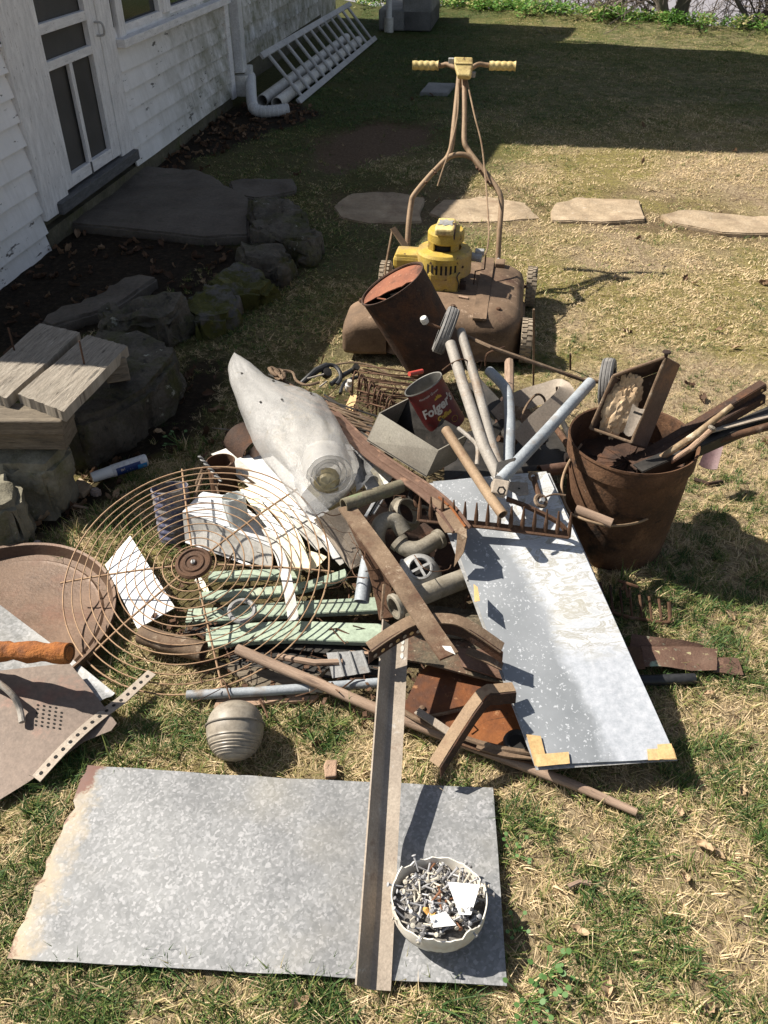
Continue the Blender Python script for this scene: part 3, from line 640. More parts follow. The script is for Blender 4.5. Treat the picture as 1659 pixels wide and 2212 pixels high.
def window():
    b = MB(); trim(b, -1.93, -.10, .79, 1.5, -.02, .012); w = b.build('window', M_glass_dark, house, smooth=None)
    for a in ((-2.015, -1.925, .73, 1.60, .03), (-.10, -.03, .73, 1.60, .03), (-2.015, -.03, 1.52, 1.60, .032), (-1.29, -1.17, .795, 1.52, .026)):
        q = MB(); trim(q, *a); q.build('window_casing', M_trim, w, smooth=None, bevel=.002)
    for a in ((-1.92, -1.295, .775, .81), (-1.165, -.105, .775, .81)):
        q = MB(); trim(q, *a, .012, .03); q.build('sash_rail', M_trim, w, smooth=None, bevel=.002)
    for s in (-1.915, -1.31, -1.155):
        q = MB(); trim(q, s-.022, s+.022, .81, 1.52, .010, .03); q.build('sash_stile', M_trim, w, smooth=None, bevel=.002)
    q = MB(); q.beam(Hp(-2.075, .738, .025), Hp(-.045, .738, .025), .10, .042, Vector((0, 0, 1))); q.build('window_sill', M_trim, w, smooth=None, bevel=.003)
house_wall(); door(); window()
# drainpipe at the corner
dp = thing('drainpipe', 'white square drainpipe at the house corner with a leaky joint and curved outlet', 'drainpipe', Hp(.12, 0, .05))
b = MB(); b.beam(Hp(.14, .22, .045), Hp(.17, 2.5, .045), .10, .075, HN); b.build('downpipe', M_white_paint, dp, smooth=None, bevel=.006)
b = MB(); b.beam(Hp(.12, .05, .05), Hp(.13, .20, .05), .13, .10, HN); b.build('pipe_socket', M_white_dirty, dp, smooth=None, bevel=.008)
b = MB(); b.beam(Hp(.20, .16, .09), Hp(.22, .26, .085), .06, .06, HN); b.build('adapter', M_white_paint, dp, smooth=None, bevel=.006)
el = smooth_pts([Hp(.24, .17, .09), P(545, 225, .08), P(560, 240, .045), P(590, 240, .045), P(622, 236, .05)], 8)
b = MB(); b.pipe(el, .042, .004, 16); o = b.build('outlet_elbow', M_white_paint, dp)
for i in range(10, len(el), 2):
    b = MB(); x, y = frame_of(el[min(i+1, len(el)-1)]-el[i-1]); b.tube([el[i]+(x*math.cos(a)+y*math.sin(a))*.042 for a in np.linspace(0, 2*math.pi, 17)[:-1]], .0035, 5, closed=True); b.build('elbow_rib', M_white_paint, o)
b = MB(); b.beam(Hp(.02, .235, .035), Hp(.16, .235, .085), .02, .004); b.build('pipe_strap', M_white_dirty, dp, smooth=None)
dp2 = thing('drainpipe', 'thin white drainpipe beside the far stone steps', 'drainpipe', P(840, 68))
b = MB(); b.tube([P(840, 68)+V(0, 0, .12), P(840, 68)+V(0, 0, 2.6)], .035, 12); b.build('downpipe', M_white_paint, dp2)
b = MB(); b.tube([P(840, 68)+V(0, 0, -.03), P(840, 68)+V(0, 0, .14)], .055, 12); b.build('pipe_socket', M_white_dirty, dp2)
# ladder leaning on its side against the wall
A0, A1 = P(648, 217, .02), P(811, 82, .02); dirL = (A1-A0).normalized()
nl = Vector((0, 0, 1)).cross(dirL)*1.0
lt = thing('ladder', 'dull aluminium ladder lying on its long edge and leaning on the house wall', 'ladder', A0)
wl = PW(589, 107, A0+nl*.30, nl); hr = (PW(589, 107, A0+nl*.28, nl)-A0); hr = nl*hr.dot(nl)+Vector((0, 0, max(.2, hr.z)))
B0 = A0+hr; B1 = A1+hr
off = (P(646, 216, .02)-A0)
b = MB(); b.beam(A0-dirL*.05, A1, .022, .048, hr.normalized()); b.build('side_rail', M_alu, lt, smooth=None, bevel=.002)
b = MB(); b.beam(B0-dirL*.05, B1, .022, .048, hr.normalized()); b.build('side_rail', M_alu, lt, smooth=None, bevel=.002)
for i in range(12):
    f = (i+.35)/12; b = MB(); b.tube([A0.lerp(A1, f), B0.lerp(B1, f)], .0145, 10); b.build('rung', M_alu, lt)
# pipes lying behind the ladder
for i, (p0, p1, lab) in enumerate((((566, 218, .05), (748, 82, .05), 'white pipe behind the ladder, the one nearer the wall'), ((598, 224, .05), (775, 88, .05), 'white pipe lying under the ladder rungs, the one farther from the wall'))):
    a, c = P(*p0), P(*p1); b = MB(); b.pipe([a, a.lerp(c, .5), c], .046, .004, 16); b.build('loose_pipe', M_white_dirty, label=lab, cat='pipe', group='white pipes stored behind the ladder')
# far steps
st = thing('stone_steps', 'dark stone steps by the far end of the house', 'steps', P(900, 66))
u = HD; r_ = HN
base = P(935, 62)
for k, (h, w) in enumerate(((.22, .62), (.45, .34))):
    b = MB(); c = base-r_*(w/2)+u*.3; b.box(c+Vector((0, 0, h/2)), r_*w/2, u*.55, Vector((0, 0, h/2))); b.build('step', M_concrete_grey, st, smooth=None, bevel=.02)

# ------------------------------------------------------------------ stones
def rock(name, top, zb, mat_, label, cat='rock', group=None, amp=.03, seed=0, flare=1.08, bev=.02, cuts=4, kind=None, fs=9):
    """top: list of world points of the upper outline"""
    c = sum(top, Vector())/len(top); bm = bmesh.new()
    tv = [bm.verts.new(p) for p in top]; bv = [bm.verts.new(Vector((c.x+(p.x-c.x)*flare, c.y+(p.y-c.y)*flare, zb))) for p in top]
    n = len(top); bm.faces.new(tv); bm.faces.new(bv[::-1])
    for i in range(n): bm.faces.new([tv[i], bv[i], bv[(i+1) % n], tv[(i+1) % n]])
    bmesh.ops.recalc_face_normals(bm, faces=bm.faces)
    bmesh.ops.bevel(bm, geom=bm.edges[:], offset=bev, segments=2, affect='EDGES', clamp_overlap=True)
    bmesh.ops.triangulate(bm, faces=bm.faces[:])
    for _ in range(cuts):
        L = [e for e in bm.edges if e.calc_length() > .045]
        if not L or len(bm.verts) > 9000: break
        bmesh.ops.subdivide_edges(bm, edges=L, cuts=1); bmesh.ops.triangulate(bm, faces=bm.faces[:])
    bm.normal_update()
    for v in bm.verts:
        q = v.co*fs+Vector((seed*3.1, seed*1.7, 0)); d = mnoise.fractal(q, 1.0, 2.0, 5)*amp+abs(mnoise.noise(q*2.7))*amp*.5
        cl = mnoise.cell(q*.55+Vector((.3*mnoise.noise(q), 0, 0))); d += (cl)*amp*.45; v.co += v.normal*d
    org = Vector((c.x, c.y, zb))
    me = bpy.data.meshes.new(name)
    for v in bm.verts: v.co -= org
    bm.to_mesh(me); bm.free(); me.materials.append(mat_); me.shade_smooth(); me.set_sharp_from_angle(angle=math.radians(50))
    o = bpy.data.objects.new(name, me); COL.objects.link(o); o.location = org; o['_loc'] = list(org)
    return tag(o, label, cat, group, kind)
T = lambda z, *uv: [P(u, v, z) for u, v in uv]
def ragged(pts, amp=.035, seed=0):
    out = []; n = len(pts)
    for i in range(n):
        for k in range(4):
            p = pts[i].lerp(pts[(i+1) % n], k/4); out.append(p+Vector((mnoise.noise(p*4)*amp, mnoise.noise(p*4+Vector((7, 3, 1)))*amp, 0)))
    return out
# flat stone in front of the door and the row of path stones
rock('door_stone', T(.045, (112, 478), (150, 430), (262, 362), (330, 360), (420, 364), (462, 380), (536, 428), (538, 470), (536, 508), (440, 512), (300, 497)), -.08, M_slab_dark, 'large flat grey stone slab lying in front of the screen door', 'stone slab', amp=.012, bev=.012, flare=1.0, fs=4)
PSL = ['dim path stone wholly in the house shade', 'path stone half in shade behind the mower handle', 'squarish sunlit path stone, middle one of the sunny stones', 'long sunlit path stone reaching the right edge']
for i, poly in enumerate(Z_STONES):
    rock('path_stone', ragged([Vector((x, y, -.001)) for x, y in poly]), -.06, M_slab_tan, PSL[i], 'paving stone', 'stones of the footpath across the lawn', amp=.008, bev=.006, flare=1.0, seed=i, fs=6)
rock('path_stone', T(.03, (495, 392), (560, 385), (635, 386), (640, 412), (560, 428), (505, 420)), -.05, M_slab_dark, 'dark path stone right behind the door slab', 'paving stone', amp=.01, bev=.01, flare=1.0)
rock('cover_slab', T(.02, (907, 199), (925, 178), (985, 179), (967, 201)), -.04, M_concrete_grey, 'small pale square slab set in the shaded lawn behind the handlebar', 'slab', amp=.002, bev=.006, flare=1.0)
rock('border_rock', T(.12, (541, 425), (600, 418), (640, 435), (660, 470), (690, 500), (665, 520), (600, 510), (542, 490)), -.1, M_stone_lichen, 'big dark lichen spotted rock with a sloping face beside the door slab', seed=1, amp=.035)
rock('border_rock', T(.10, (512, 520), (560, 512), (615, 530), (635, 552), (600, 575), (530, 560)), -.1, M_stone_lichen, 'dark flat border rock in front of the big lichen spotted one', seed=2)
rock('border_rock', T(.09, (455, 600), (500, 566), (560, 570), (598, 600), (570, 628), (500, 632)), -.1, M_stone_moss, 'mossy border rock farther from the camera', group='moss covered border rocks', seed=3, amp=.04)
rock('border_rock', T(.09, (392, 640), (440, 614), (500, 622), (522, 648), (500, 678), (430, 690), (395, 672)), -.1, M_stone_moss, 'mossy border rock nearer to the planks', group='moss covered border rocks', seed=4, amp=.04)
rock('border_rock', T(.14, (205, 672), (240, 645), (262, 655), (300, 645), (384, 641), (386, 672), (345, 690), (215, 692)), -.1, M_stone_lichen, 'grey ridged border rock behind the planks', seed=5, amp=.045)
rock('border_rock', T(.16, (180, 735), (220, 710), (300, 718), (365, 738), (380, 768), (322, 840), (232, 890), (165, 915), (120, 920)), -.1, M_stone_lichen, 'large rock slab with pale lichen rosettes under the planks', seed=6, amp=.03, flare=1.05)
rock('bed_stone', T(.05, (80, 690), (150, 660), (300, 590), (340, 600), (250, 660), (110, 705)), -.06, M_slab_dark, 'low flat brown stone in the dark bed behind the planks', 'rock', seed=7, amp=.015, bev=.012)
rock('concrete_block', T(.17, (-140, 925), (0, 925), (70, 935), (125, 958), (150, 965), (100, 1015), (0, 1010), (-160, 1010)), -.08, M_concrete, 'old lichen grown concrete lump under the timber block', 'concrete block', seed=8, amp=.03, flare=1.0)
rock('border_rock', T(.14, (-60, 1025), (20, 1022), (38, 1045), (36, 1085), (10, 1100), (-60, 1110)), -.08, M_concrete, 'rough pale rock cut by the left edge above the round tray', seed=9, amp=.03, flare=1.15)
# planks on the rocks
tp = thing('timber_block', 'stacked old timbers holding up the near plank', 'timber', P(80, 930, .17))
b = MB(); b.beam(P(-90, 905, .29), P(148, 905, .29), .10, .045); b.build('timber', M_wood_dark, tp, smooth=None, bevel=.004)
b = MB(); b.beam(P(-90, 932, .235), P(152, 934, .235), .10, .055); b.build('timber', M_wood_dark, tp, smooth=None, bevel=.004)
b = MB(); b.beam(P(252, 800, .15), P(252, 800, .30), .07, .07); b.build('timber_post', M_wood_dark, label='short dark timber post under the right end of the near plank', cat='post', smooth=None, bevel=.004)
for cs, lab, nail in (([(38, 851), (138, 889), (275, 747), (189, 723)], 'weathered plank nearest the camera, its sunny end full of cracks', (182, 786)),
                      ([(-70, 833), (14, 860), (172, 718), (86, 698)], 'weathered plank behind the near one, mostly hidden by the left edge', (31, 757))):
    c = [P(u, v, .345) for u, v in cs]
    c = [c[1], c[2], c[3], c[0]]
    pl = thing('weathered_plank', lab, 'plank', (c[0]+c[2])/2-Vector((0, 0, .03)), 'planks lying on the border rocks')
    fn = lambda a, b_: Vector((0, 0, .004*mnoise.noise(V(a*3, b_*26, 3))))+Vector((.012*(mnoise.noise(V(b_*14, a*2, 7)))*(1 if a < .02 or a > .98 else 0), 0, 0))
    b = MB(); b.slab(c, .032, 30, 26, fn); b.build('board', M_wood_grey, pl)
    nb = P(nail[0], nail[1], .345); b = MB(); b.tube([nb, nb+Vector((.002, 0, .075))], .0028, 6); b.build('nail', M_rust_dark, pl)
# ================================================================== MOWER
MO = Vector((.25, 3.2, 0)); ma = math.radians(9); MX = Vector((math.cos(ma), -math.sin(ma), 0)); MY = Vector((math.sin(ma), math.cos(ma), 0))
Mp = lambda x, y, z: MO+MX*x+MY*y+Vector((0, 0, z))
mower = thing('lawn_mower', 'old rusty push mower with yellow engine and Y shaped handlebar', 'lawn mower', MO)
def rrect(x0, x1, y0, y1, r, n=6):
    out = []
    for cx, cy, a0 in ((x1-r, y1-r, 0), (x0+r, y1-r, 90), (x0+r, y0+r, 180), (x1-r, y0+r, 270)):
        for k in range(n+1): a = math.radians(a0+90*k/n); out.append((cx+r*math.cos(a), cy+r*math.sin(a)))
    return out
def loft(b, rings):
    n = len(rings[0]); vs = [p for r in rings for p in r]; fs = []
    for i in range(len(rings)-1):
        for k in range(n): k2 = (k+1) % n; fs.append([i*n+k, i*n+k2, (i+1)*n+k2, (i+1)*n+k])
    fs.append([(len(rings)-1)*n+k for k in range(n)]); return b.add(vs, fs)
def deckring(g, z, x0=-.235, x1=.315, y0=-.345, y1=.285, r=.11): return [Mp(x, y, z) for x, y in rrect(x0+g, x1-g, y0+g, y1-g, max(.03, r-g*.5))]
b = MB(); loft(b, [deckring(-.012, .035), deckring(-.004, .045), deckring(0, .06), deckring(.002, .14), deckring(.012, .168), deckring(.035, .186), deckring(.08, .196), deckring(.16, .20)])
b.build('deck', M_deck, mower, smooth=60)
b = MB(); rings = [[Mp(x, y, z) for x, y, z in q] for q in (
    [(-.19, -.35, .025), (-.19, -.02, .025), (-.19, -.02, .16), (-.19, -.15, .192), (-.19, -.31, .188), (-.19, -.35, .155)],
    [(-.30, -.365, .025), (-.31, -.06, .025), (-.31, -.06, .13), (-.30, -.17, .178), (-.30, -.32, .175), (-.30, -.365, .145)],
    [(-.36, -.36, .025), (-.37, -.10, .025), (-.37, -.10, .10), (-.36, -.19, .15), (-.36, -.32, .145), (-.36, -.36, .115)])]
loft(b, rings); b.build('grass_chute', M_deck, mower, smooth=60, bevel=.018)
b = MB(); b.slab([Mp(.13, -.33, .192), Mp(.18, -.33, .192), Mp(.18, .25, .205), Mp(.13, .25, .205)], .01, 1, 12, lambda a, c: Vector((0, 0, .003+.004*math.sin(math.pi*c)))); b.build('deck_rib', M_deck, mower)
for x, y, z in ((.05, -.25, .2), (.22, -.24, .196), (-.10, -.24, .2), (-.31, -.2, .178)):
    b = MB(); b.lathe([(.0001, .012), (.009, .010), (.011, 0)], Mp(x, y, z-.004), Vector((0, 0, 1)), 8); b.build('bolt_head', M_rust_mid, mower)
b = MB(); b.slab([Mp(.06, -.17, .207), Mp(.10, -.18, .206), Mp(.10, -.165, .206), Mp(.065, -.158, .207)], .004); b.build('chip_of_bark', M_bark, mower)
# wheels
def wheel(x, y, r, w, m_t, m_h, parent, lugs=26, axis=MX, name='wheel', conv=Mp):
    c = conv(x, y, r) if conv else x
    o = MB(); prof = [(r*.55, -w/2), (r*.90, -w/2), (r, -w*.36), (r*1.01, 0), (r, w*.36), (r*.90, w/2), (r*.55, w/2)]
    o.lathe(prof, c, axis, 40); t = o.build(name, m_t, parent)
    o = MB(); o.lathe([(.0001, -w*.28), (r*.25, -w*.34), (r*.56, -w*.30), (r*.56, w*.30), (r*.25, w*.34), (.0001, w*.28)], c, axis, 24); o.build('wheel_hub', m_h, t)
    if lugs:
        o = MB(); xx, yy = frame_of(axis.normalized())
        for k in range(lugs):
            for sgn in (-1, 1):
                a = 2*math.pi*(k+(.25 if sgn > 0 else -.25))/lugs; rd = xx*math.cos(a)+yy*math.sin(a); tg = yy*math.cos(a)-xx*math.sin(a)
                o.box(c+rd*r*1.0+axis*sgn*w*.25, axis*w*.23, tg*r*.075, rd*r*.045)
        o.build('tread', m_t, t, smooth=None)
    return t
for x, y in ((.335, -.25), (.345, .275), (-.285, .245)): wheel(x, y, .081, .042, M_tyre_dust, M_deck, mower)
for x, y in ((.30, -.25), (.31, .275)):
    b = MB(); b.tube([Mp(x-.05, y, .081), Mp(x+.06, y, .081)], .008, 8); b.build('axle', M_rust_mid, mower)
# engine
ec = Mp(-.012, -.01, 0); zax = Vector((0, 0, 1))
b = MB(); b.box(Mp(-.003, -.04, .215), MX*.062, MY*.075, zax*.06); b.build('engine_block', M_yellow, mower, smooth=None, bevel=.014)
b = MB(); b.box(Mp(-.003, -.10, .17), MX*.05, MY*.03, zax*.03); b.build('engine_foot', M_yellow, mower, smooth=None, bevel=.008)
b = MB(); b.lathe([(.102, .240), (.108, .245), (.108, .322), (.101, .333), (.070, .338), (.066, .339)], ec, zax, 40); b.build('blower_housing', M_yellow, mower, smooth=22)
for k in range(5):
    b = MB(); b.lathe([(.071, .236-.013*k), (.083, .237-.013*k), (.083, .239-.013*k), (.071, .240-.013*k)], ec+MY*.0, zax, 28); b.build('cooling_fin', M_dark_metal if k % 2 else M_rust_mid, mower)
for k in range(6):
    a = k*math.pi/3+.3; d = MX*math.cos(a)+MY*math.sin(a); b = MB(); b.lathe([(.0001, .004), (.005, .003), (.006, 0)], ec+zax*.29+d*.107, d, 8); b.build('bolt_head', M_rust_dark, mower)
b = MB(); b.lathe([(.058, .34), (.058, .368)], ec, zax, 30); b.build('starter_screen', M_void, mower)
for k in range(4):
    a = k*math.pi/2+.75+math.pi/4*0-math.pi/2; d = MX*math.cos(a)+MY*math.sin(a)
    b = MB(); b.box(ec+d*.064+zax*.355, d*.004, zax.cross(d)*.018, zax*.016); b.build('starter_leg', M_yellow, mower, smooth=None, bevel=.002)
b = MB(); b.lathe([(.068, .364), (.071, .368), (.071, .398), (.064, .41), (.0001, .413)], ec+MX*.004, zax, 32); b.build('recoil_starter', M_yellow, mower, smooth=22)
for k in range(7):
    a = -math.pi/2+(k-3)*.17; d = MX*math.cos(a)+MY*math.sin(a); b = MB(); b.box(ec+zax*.283+d*.1075, d*.0012, zax.cross(d)*.004, zax*.018); b.build('vent_slot', M_void, mower, smooth=None)
b = MB(); b.poly([ec+MX*x+MY*y+zax*.408 for x, y in ((-.032, -.085), (.036, -.085), (.04, -.04), (.036, .045), (.028, .055), (-.024, .055), (-.032, .045), (-.036, -.04))], zax*.026); b.build('starter_cover', M_yellow_pale, mower, smooth=None, bevel=.007)
b = MB(); b.poly([ec+MX*x+MY*y+zax*.4345 for x, y in ((-.026, -.04), (-.012, -.03), (0, -.045), (.014, -.03), (.03, -.04), (.026, -.005), (.030, .02), (.012, .014), (0, .03), (-.012, .014), (-.026, .02), (-.022, -.005))], zax*.0015); b.build('maker_badge', M_zinc_old, mower, smooth=None)
b = MB(); b.tube([ec+MX*.03-MY*.02+zax*.436, ec+MX*.04-MY*.03+zax*.44, ec+MX*.042-MY*.08+zax*.434, ec+MX*.042-MY*.088+zax*.40], .0032, 6); b.build('cover_clip', M_rust_dark, mower)
b = MB(); b.box(Mp(-.145, .0, .278), MX*.065, MY*.055, zax*.028); fb = b.build('fuel_tank', M_yellow, mower, smooth=None, bevel=.016)
b = MB(); b.box(Mp(-.145, .0, .303), MX*.058, MY*.048, zax*.010); b.build('tank_lid', M_yellow, mower, smooth=None, bevel=.008)
b = MB(); b.tube([Mp(.09, .0, .302), Mp(.135, -.005, .30)], .017, 10); b.build('carburettor', M_zinc_old, mower)
b = MB(); b.box(Mp(.125, .01, .318), MX*.018, MY*.014, zax*.010); b.build('choke_lever', M_zinc_old, mower, smooth=None, bevel=.003)
b = MB(); b.tube([Mp(.15, -.01, .315), Mp(.15, -.02, .262), Mp(.115, -.03, .255), Mp(.112, -.04, .205)], .0032, 6); b.build('linkage_rod', M_rust_dark, mower)
b = MB(); b.tube(smooth_pts([Mp(.055, -.106, .20), Mp(.058, -.12, .235), Mp(.05, -.118, .262), Mp(.06, -.113, .28)], 5), .003, 6); b.build('spark_lead', M_black, mower)
b = MB(); b.box(Mp(.07, -.07, .19), MX*.014, MY*.018, zax*.035); b.build('muffler', M_rust_dark, mower, smooth=None, bevel=.005)
# left bracket
b = MB(); b.beam(Mp(-.155, .14, .235), PY(848, 492, 3.42), .035, .005); b.build('deflector_strap', M_handle_rust, mower, smooth=None)
b = MB(); b.tube([PY(848, 495, 3.42), PY(833, 575, 3.36), PY(831, 600, 3.34)], .005, 6); b.build('strut', M_handle_rust, mower)
# handle
HRt = [PY(1075, 572, 3.43), PY(1079, 500, 3.48), PY(1083, 440, 3.55), PY(1078, 415, 3.575), PY(1058, 385, 3.62), PY(1028, 347, 3.68), PY(1012, 325, 3.72), PY(1003, 305, 3.745), PY(1003, 250, 3.84), PY(1003, 165, 3.99)]
HLt = [PY(880, 530, 3.47), PY(883, 480, 3.52), PY(888, 440, 3.57), PY(895, 420, 3.59), PY(930, 378, 3.655), PY(960, 348, 3.70), PY(972, 328, 3.735), PY(977, 305, 3.76), PY(983, 250, 3.85), PY(992, 165, 4.0)]
b = MB(); b.tube(smooth_pts(HRt, 5), .0115, 12); b.build('handle_tube', M_handle_rust, mower)
b = MB(); b.tube(smooth_pts(HLt, 5), .0115, 12); b.build('handle_tube', M_handle_rust, mower)
b = MB(); b.tube(smooth_pts([PY(938, 370, 3.66), PY(957, 350, 3.69), PY(975, 337, 3.70), PY(1000, 334, 3.70), PY(1022, 343, 3.69), PY(1045, 375, 3.65), PY(1062, 400, 3.60)], 5), .011, 12); b.build('handle_arch', M_handle_rust, mower)
for u, v, y in ((920, 392, 3.63), (940, 372, 3.66), (1035, 366, 3.65), (1052, 390, 3.61), (1030, 362, 3.66)):
    p = PY(u, v, y); b = MB(); b.tube([p-MY*.02+MX*.004, p+MY*.02-MX*.004], .005, 8); b.build('handle_bolt', M_rust_mid, mower)
bar = [PY(895, 142, 4.08), PY(950, 142, 4.065), PY(965, 139, 4.06), PY(982, 146, 4.035), PY(1000, 152, 4.02), PY(1018, 147, 4.03), PY(1034, 139, 4.05), PY(1055, 141, 4.05), PY(1110, 143, 4.04)]
b = MB(); b.tube(smooth_pts(bar, 5), .010, 12); b.build('handlebar', M_handle_rust, mower)
for a, c in ((PY(891, 141, 4.08), PY(947, 142, 4.066)), (PY(1057, 142, 4.05), PY(1114, 143, 4.038))):
    n = 28; pts = [a.lerp(c, i/n) for i in range(n+1)]
    rs = [.0165+.0028*abs(math.sin(i/n*math.pi*4.5))+(.002 if i in (0, n) else 0) for i in range(n+1)]
    b = MB(); b.tube(pts, rs, 14); b.build('hand_grip', M_yellow_pale, mower)
pc = PY(1001, 148, 3.97); up = (PY(1001, 130, 4.0)-PY(1001, 165, 3.95)).normalized(); nn = MX.cross(up).normalized()
b = MB(); b.poly([pc+MX*x+up*y-nn*.012 for x, y in ((-.040, .042), (.040, .042), (.041, .005), (.030, -.044), (-.024, -.044), (-.038, .005))], nn*.03); b.build('control_panel', M_yellow_pale, mower, smooth=None, bevel=.006)
b = MB(); b.poly([pc+MX*x+up*y+(nn if nn.y < 0 else -nn)*.019 for x, y in ((-.036, .014), (.037, .014), (.037, .008), (-.036, .008))], (nn if nn.y < 0 else -nn)*.003); b.build('panel_ridge', M_yellow_pale, mower, smooth=None)
for u, v, y in ((975, 131, 4.02), (1021, 161, 3.98)):
    p = PY(u, v, y); b = MB(); b.box(p, MX*.012, (MY+zax*.6).normalized()*.004, zax*.010); b.build('throttle_lever', M_zinc_old, mower, smooth=None, bevel=.002)
b = MB(); b.tube(smooth_pts([PY(1008, 170, 3.97), PY(1024, 245, 3.82), PY(1040, 310, 3.72), PY(1048, 380, 3.6), PY(1052, 430, 3.5), PY(1056, 500, 3.35), PY(1050, 545, 3.25), PY(1030, 560, 3.21)], 6), .0035, 6); b.build('throttle_cable', M_handle_rust, mower)
b = MB(); b.tube(smooth_pts([PY(990, 180, 3.95), PY(988, 250, 3.82), PY(972, 320, 3.7), PY(955, 370, 3.63), PY(945, 402, 3.6)], 6), .003, 6); b.build('pull_cord', M_handle_rust, mower)
b = MB(); b.box(Mp(.205, .20, .20), MX*.02, MY*.03, zax*.015); b.build('handle_bracket', M_deck, mower, smooth=None, bevel=.004)
b = MB(); b.tube([PY(1076, 560, 3.42), Mp(.215, .21, .19)], .007, 8); b.build('handle_stem', M_zinc_old, mower)
b = MB(); b.tube([PY(880, 525, 3.465), Mp(-.17, .22, .19)], .011, 8); b.build('handle_stem', M_handle_rust, mower)
# ================================================================== THE SCRAP
Z = Vector((0, 0, 1))
def sheet(name, cs, t, m, label, cat, group=None, nx=8, ny=8, warp=.0, seed=0, parent=None, curl=0):
    """flat sheet; cs = 4 world corners (u across, v along)"""
    f = (lambda a, c: Z*(warp*mnoise.noise(V(a*2.2+seed, c*2.2, seed))+curl*((2*a-1)**2))) if warp or curl else None
    b = MB(); b.slab(cs, t, nx, ny, f); return b.build(name, m, parent, label, cat, group)
def rod(name, pts, r, m, label=None, cat=None, group=None, n=10, k=0, parent=None):
    b = MB(); b.tube(smooth_pts([Vector(p) for p in pts], k) if k else pts, r, n); return b.build(name, m, parent, label, cat, group)
def hollow(name, pts, r, t, m, label=None, cat=None, group=None, n=20, k=0, parent=None):
    b = MB(); b.pipe(smooth_pts([Vector(p) for p in pts], k) if k else pts, r, t, n); return b.build(name, m, parent, label, cat, group)
def strip(name, pts, w, t, m, label=None, cat=None, group=None, parent=None, nrm=Z, k=5):
    """flat bar following pts; w across, t thick"""
    pts = [Vector(p) for p in pts]; pts = smooth_pts(pts, k) if k else pts
    vs = []; fs = []; uv = []; L = 0
    for i, p in enumerate(pts):
        d = (pts[min(i+1, len(pts)-1)]-pts[max(i-1, 0)]).normalized(); x = d.cross(nrm).normalized()*w/2; y = x.cross(d).normalized()*t/2
        vs += [p-x+y, p+x+y, p+x-y, p-x-y]
    for i in range(len(pts)-1):
        l = (pts[i+1]-pts[i]).length; a = i*4
        for q in range(4):
            q2 = (q+1) % 4; fs.append([a+q, a+4+q, a+4+q2, a+q2]); uv.append([(L, q*w), (L+l, q*w), (L+l, q2*w), (L, q2*w)])
        L += l
    fs += [[0, 1, 2, 3], [len(vs)-1, len(vs)-2, len(vs)-3, len(vs)-4]]; uv += [[(0, 0)]*4]*2
    b = MB(); b.add(vs, fs, uv); return b.build(name, m, parent, label, cat, group)

# ---- big zinc sheet in the foreground (u: left->right, v: near->far)
cs = [P(15, 2070, .022), P(1095, 2130, .020), P(1065, 1700, .024), P(190, 1655, .028)]
edge = lambda a, c: Z*(.009*mnoise.noise(V(a*3.4, c*2.4, 1))+.003*mnoise.noise(V(a*11, c*7, 4)))+(Vector((.012*mnoise.noise(V(c*14, 3, 1))+.012*max(0, mnoise.noise(V(c*5, 8, 1))), 0, 0)) if a < .01 else Vector())
b = MB(); b.slab(cs, .0018, 40, 24, edge); b.build('zinc_sheet', M_galv, label='large spangled galvanised sheet lying flat in the foreground under the bowl', cat='metal sheet')

# ---- angle iron running from the pile to the front
def angle_iron():
    a, c = P(800, 2135, .030), P(850, 1350, .185)
    d = (c-a).normalized(); side = d.cross(Z).normalized(); up = side.cross(d).normalized()
    if side.x < 0: side = -side
    th = .004; wv, wh = .038, .040
    rt = math.radians(18); s2 = side*math.cos(rt)+up*math.sin(rt)*.0-up*0; 
    o = thing('angle_iron', 'long steel angle iron lying from the pile across the large zinc sheet', 'angle iron', a)
    b = MB(); s_ = side; u_ = up
    prof = [(-.022, .022), (-.025, .0215), (-.008, -.009), (-.002, -.013), (.034, -.013), (.034, -.0100), (.0, -.0100), (-.003, -.0075)]
    vs = []; 
    n = 24
    for i in range(n+1):
        p = a.lerp(c, i/n)
        vs += [p+s_*x+u_*y for x, y in prof]
    m = len(prof); fs = []; uv = []
    L = (c-a).length
    for i in range(n):
        for k in range(m):
            k2 = (k+1) % m; fs.append([i*m+k, i*m+k2, (i+1)*m+k2, (i+1)*m+k]); uv.append([(L*i/n, k*.01), (L*i/n, k*.01+.01), (L*(i+1)/n, k*.01+.01), (L*(i+1)/n, k*.01)])
    fs += [list(range(m)), [n*m+k for k in range(m)][::-1]]; uv += [[(0, 0)]*m]*2
    b.add(vs, fs, uv); b.build('bar', M_steel_dust, o)
    for f in (.90, .925, .95):
        p = a.lerp(c, f)+s_*.022+u_*(-.0094); x, y = s_, d
        b = MB(); b.poly([p+x*math.cos(t)*.0038+y*math.sin(t)*.0075 for t in np.linspace(0, 2*math.pi, 13)[:-1]], u_*.0004); b.build('slot_hole', M_white_dirty, o, smooth=None)  # pale ovals painted as sunlit ground showing through the slots
angle_iron()

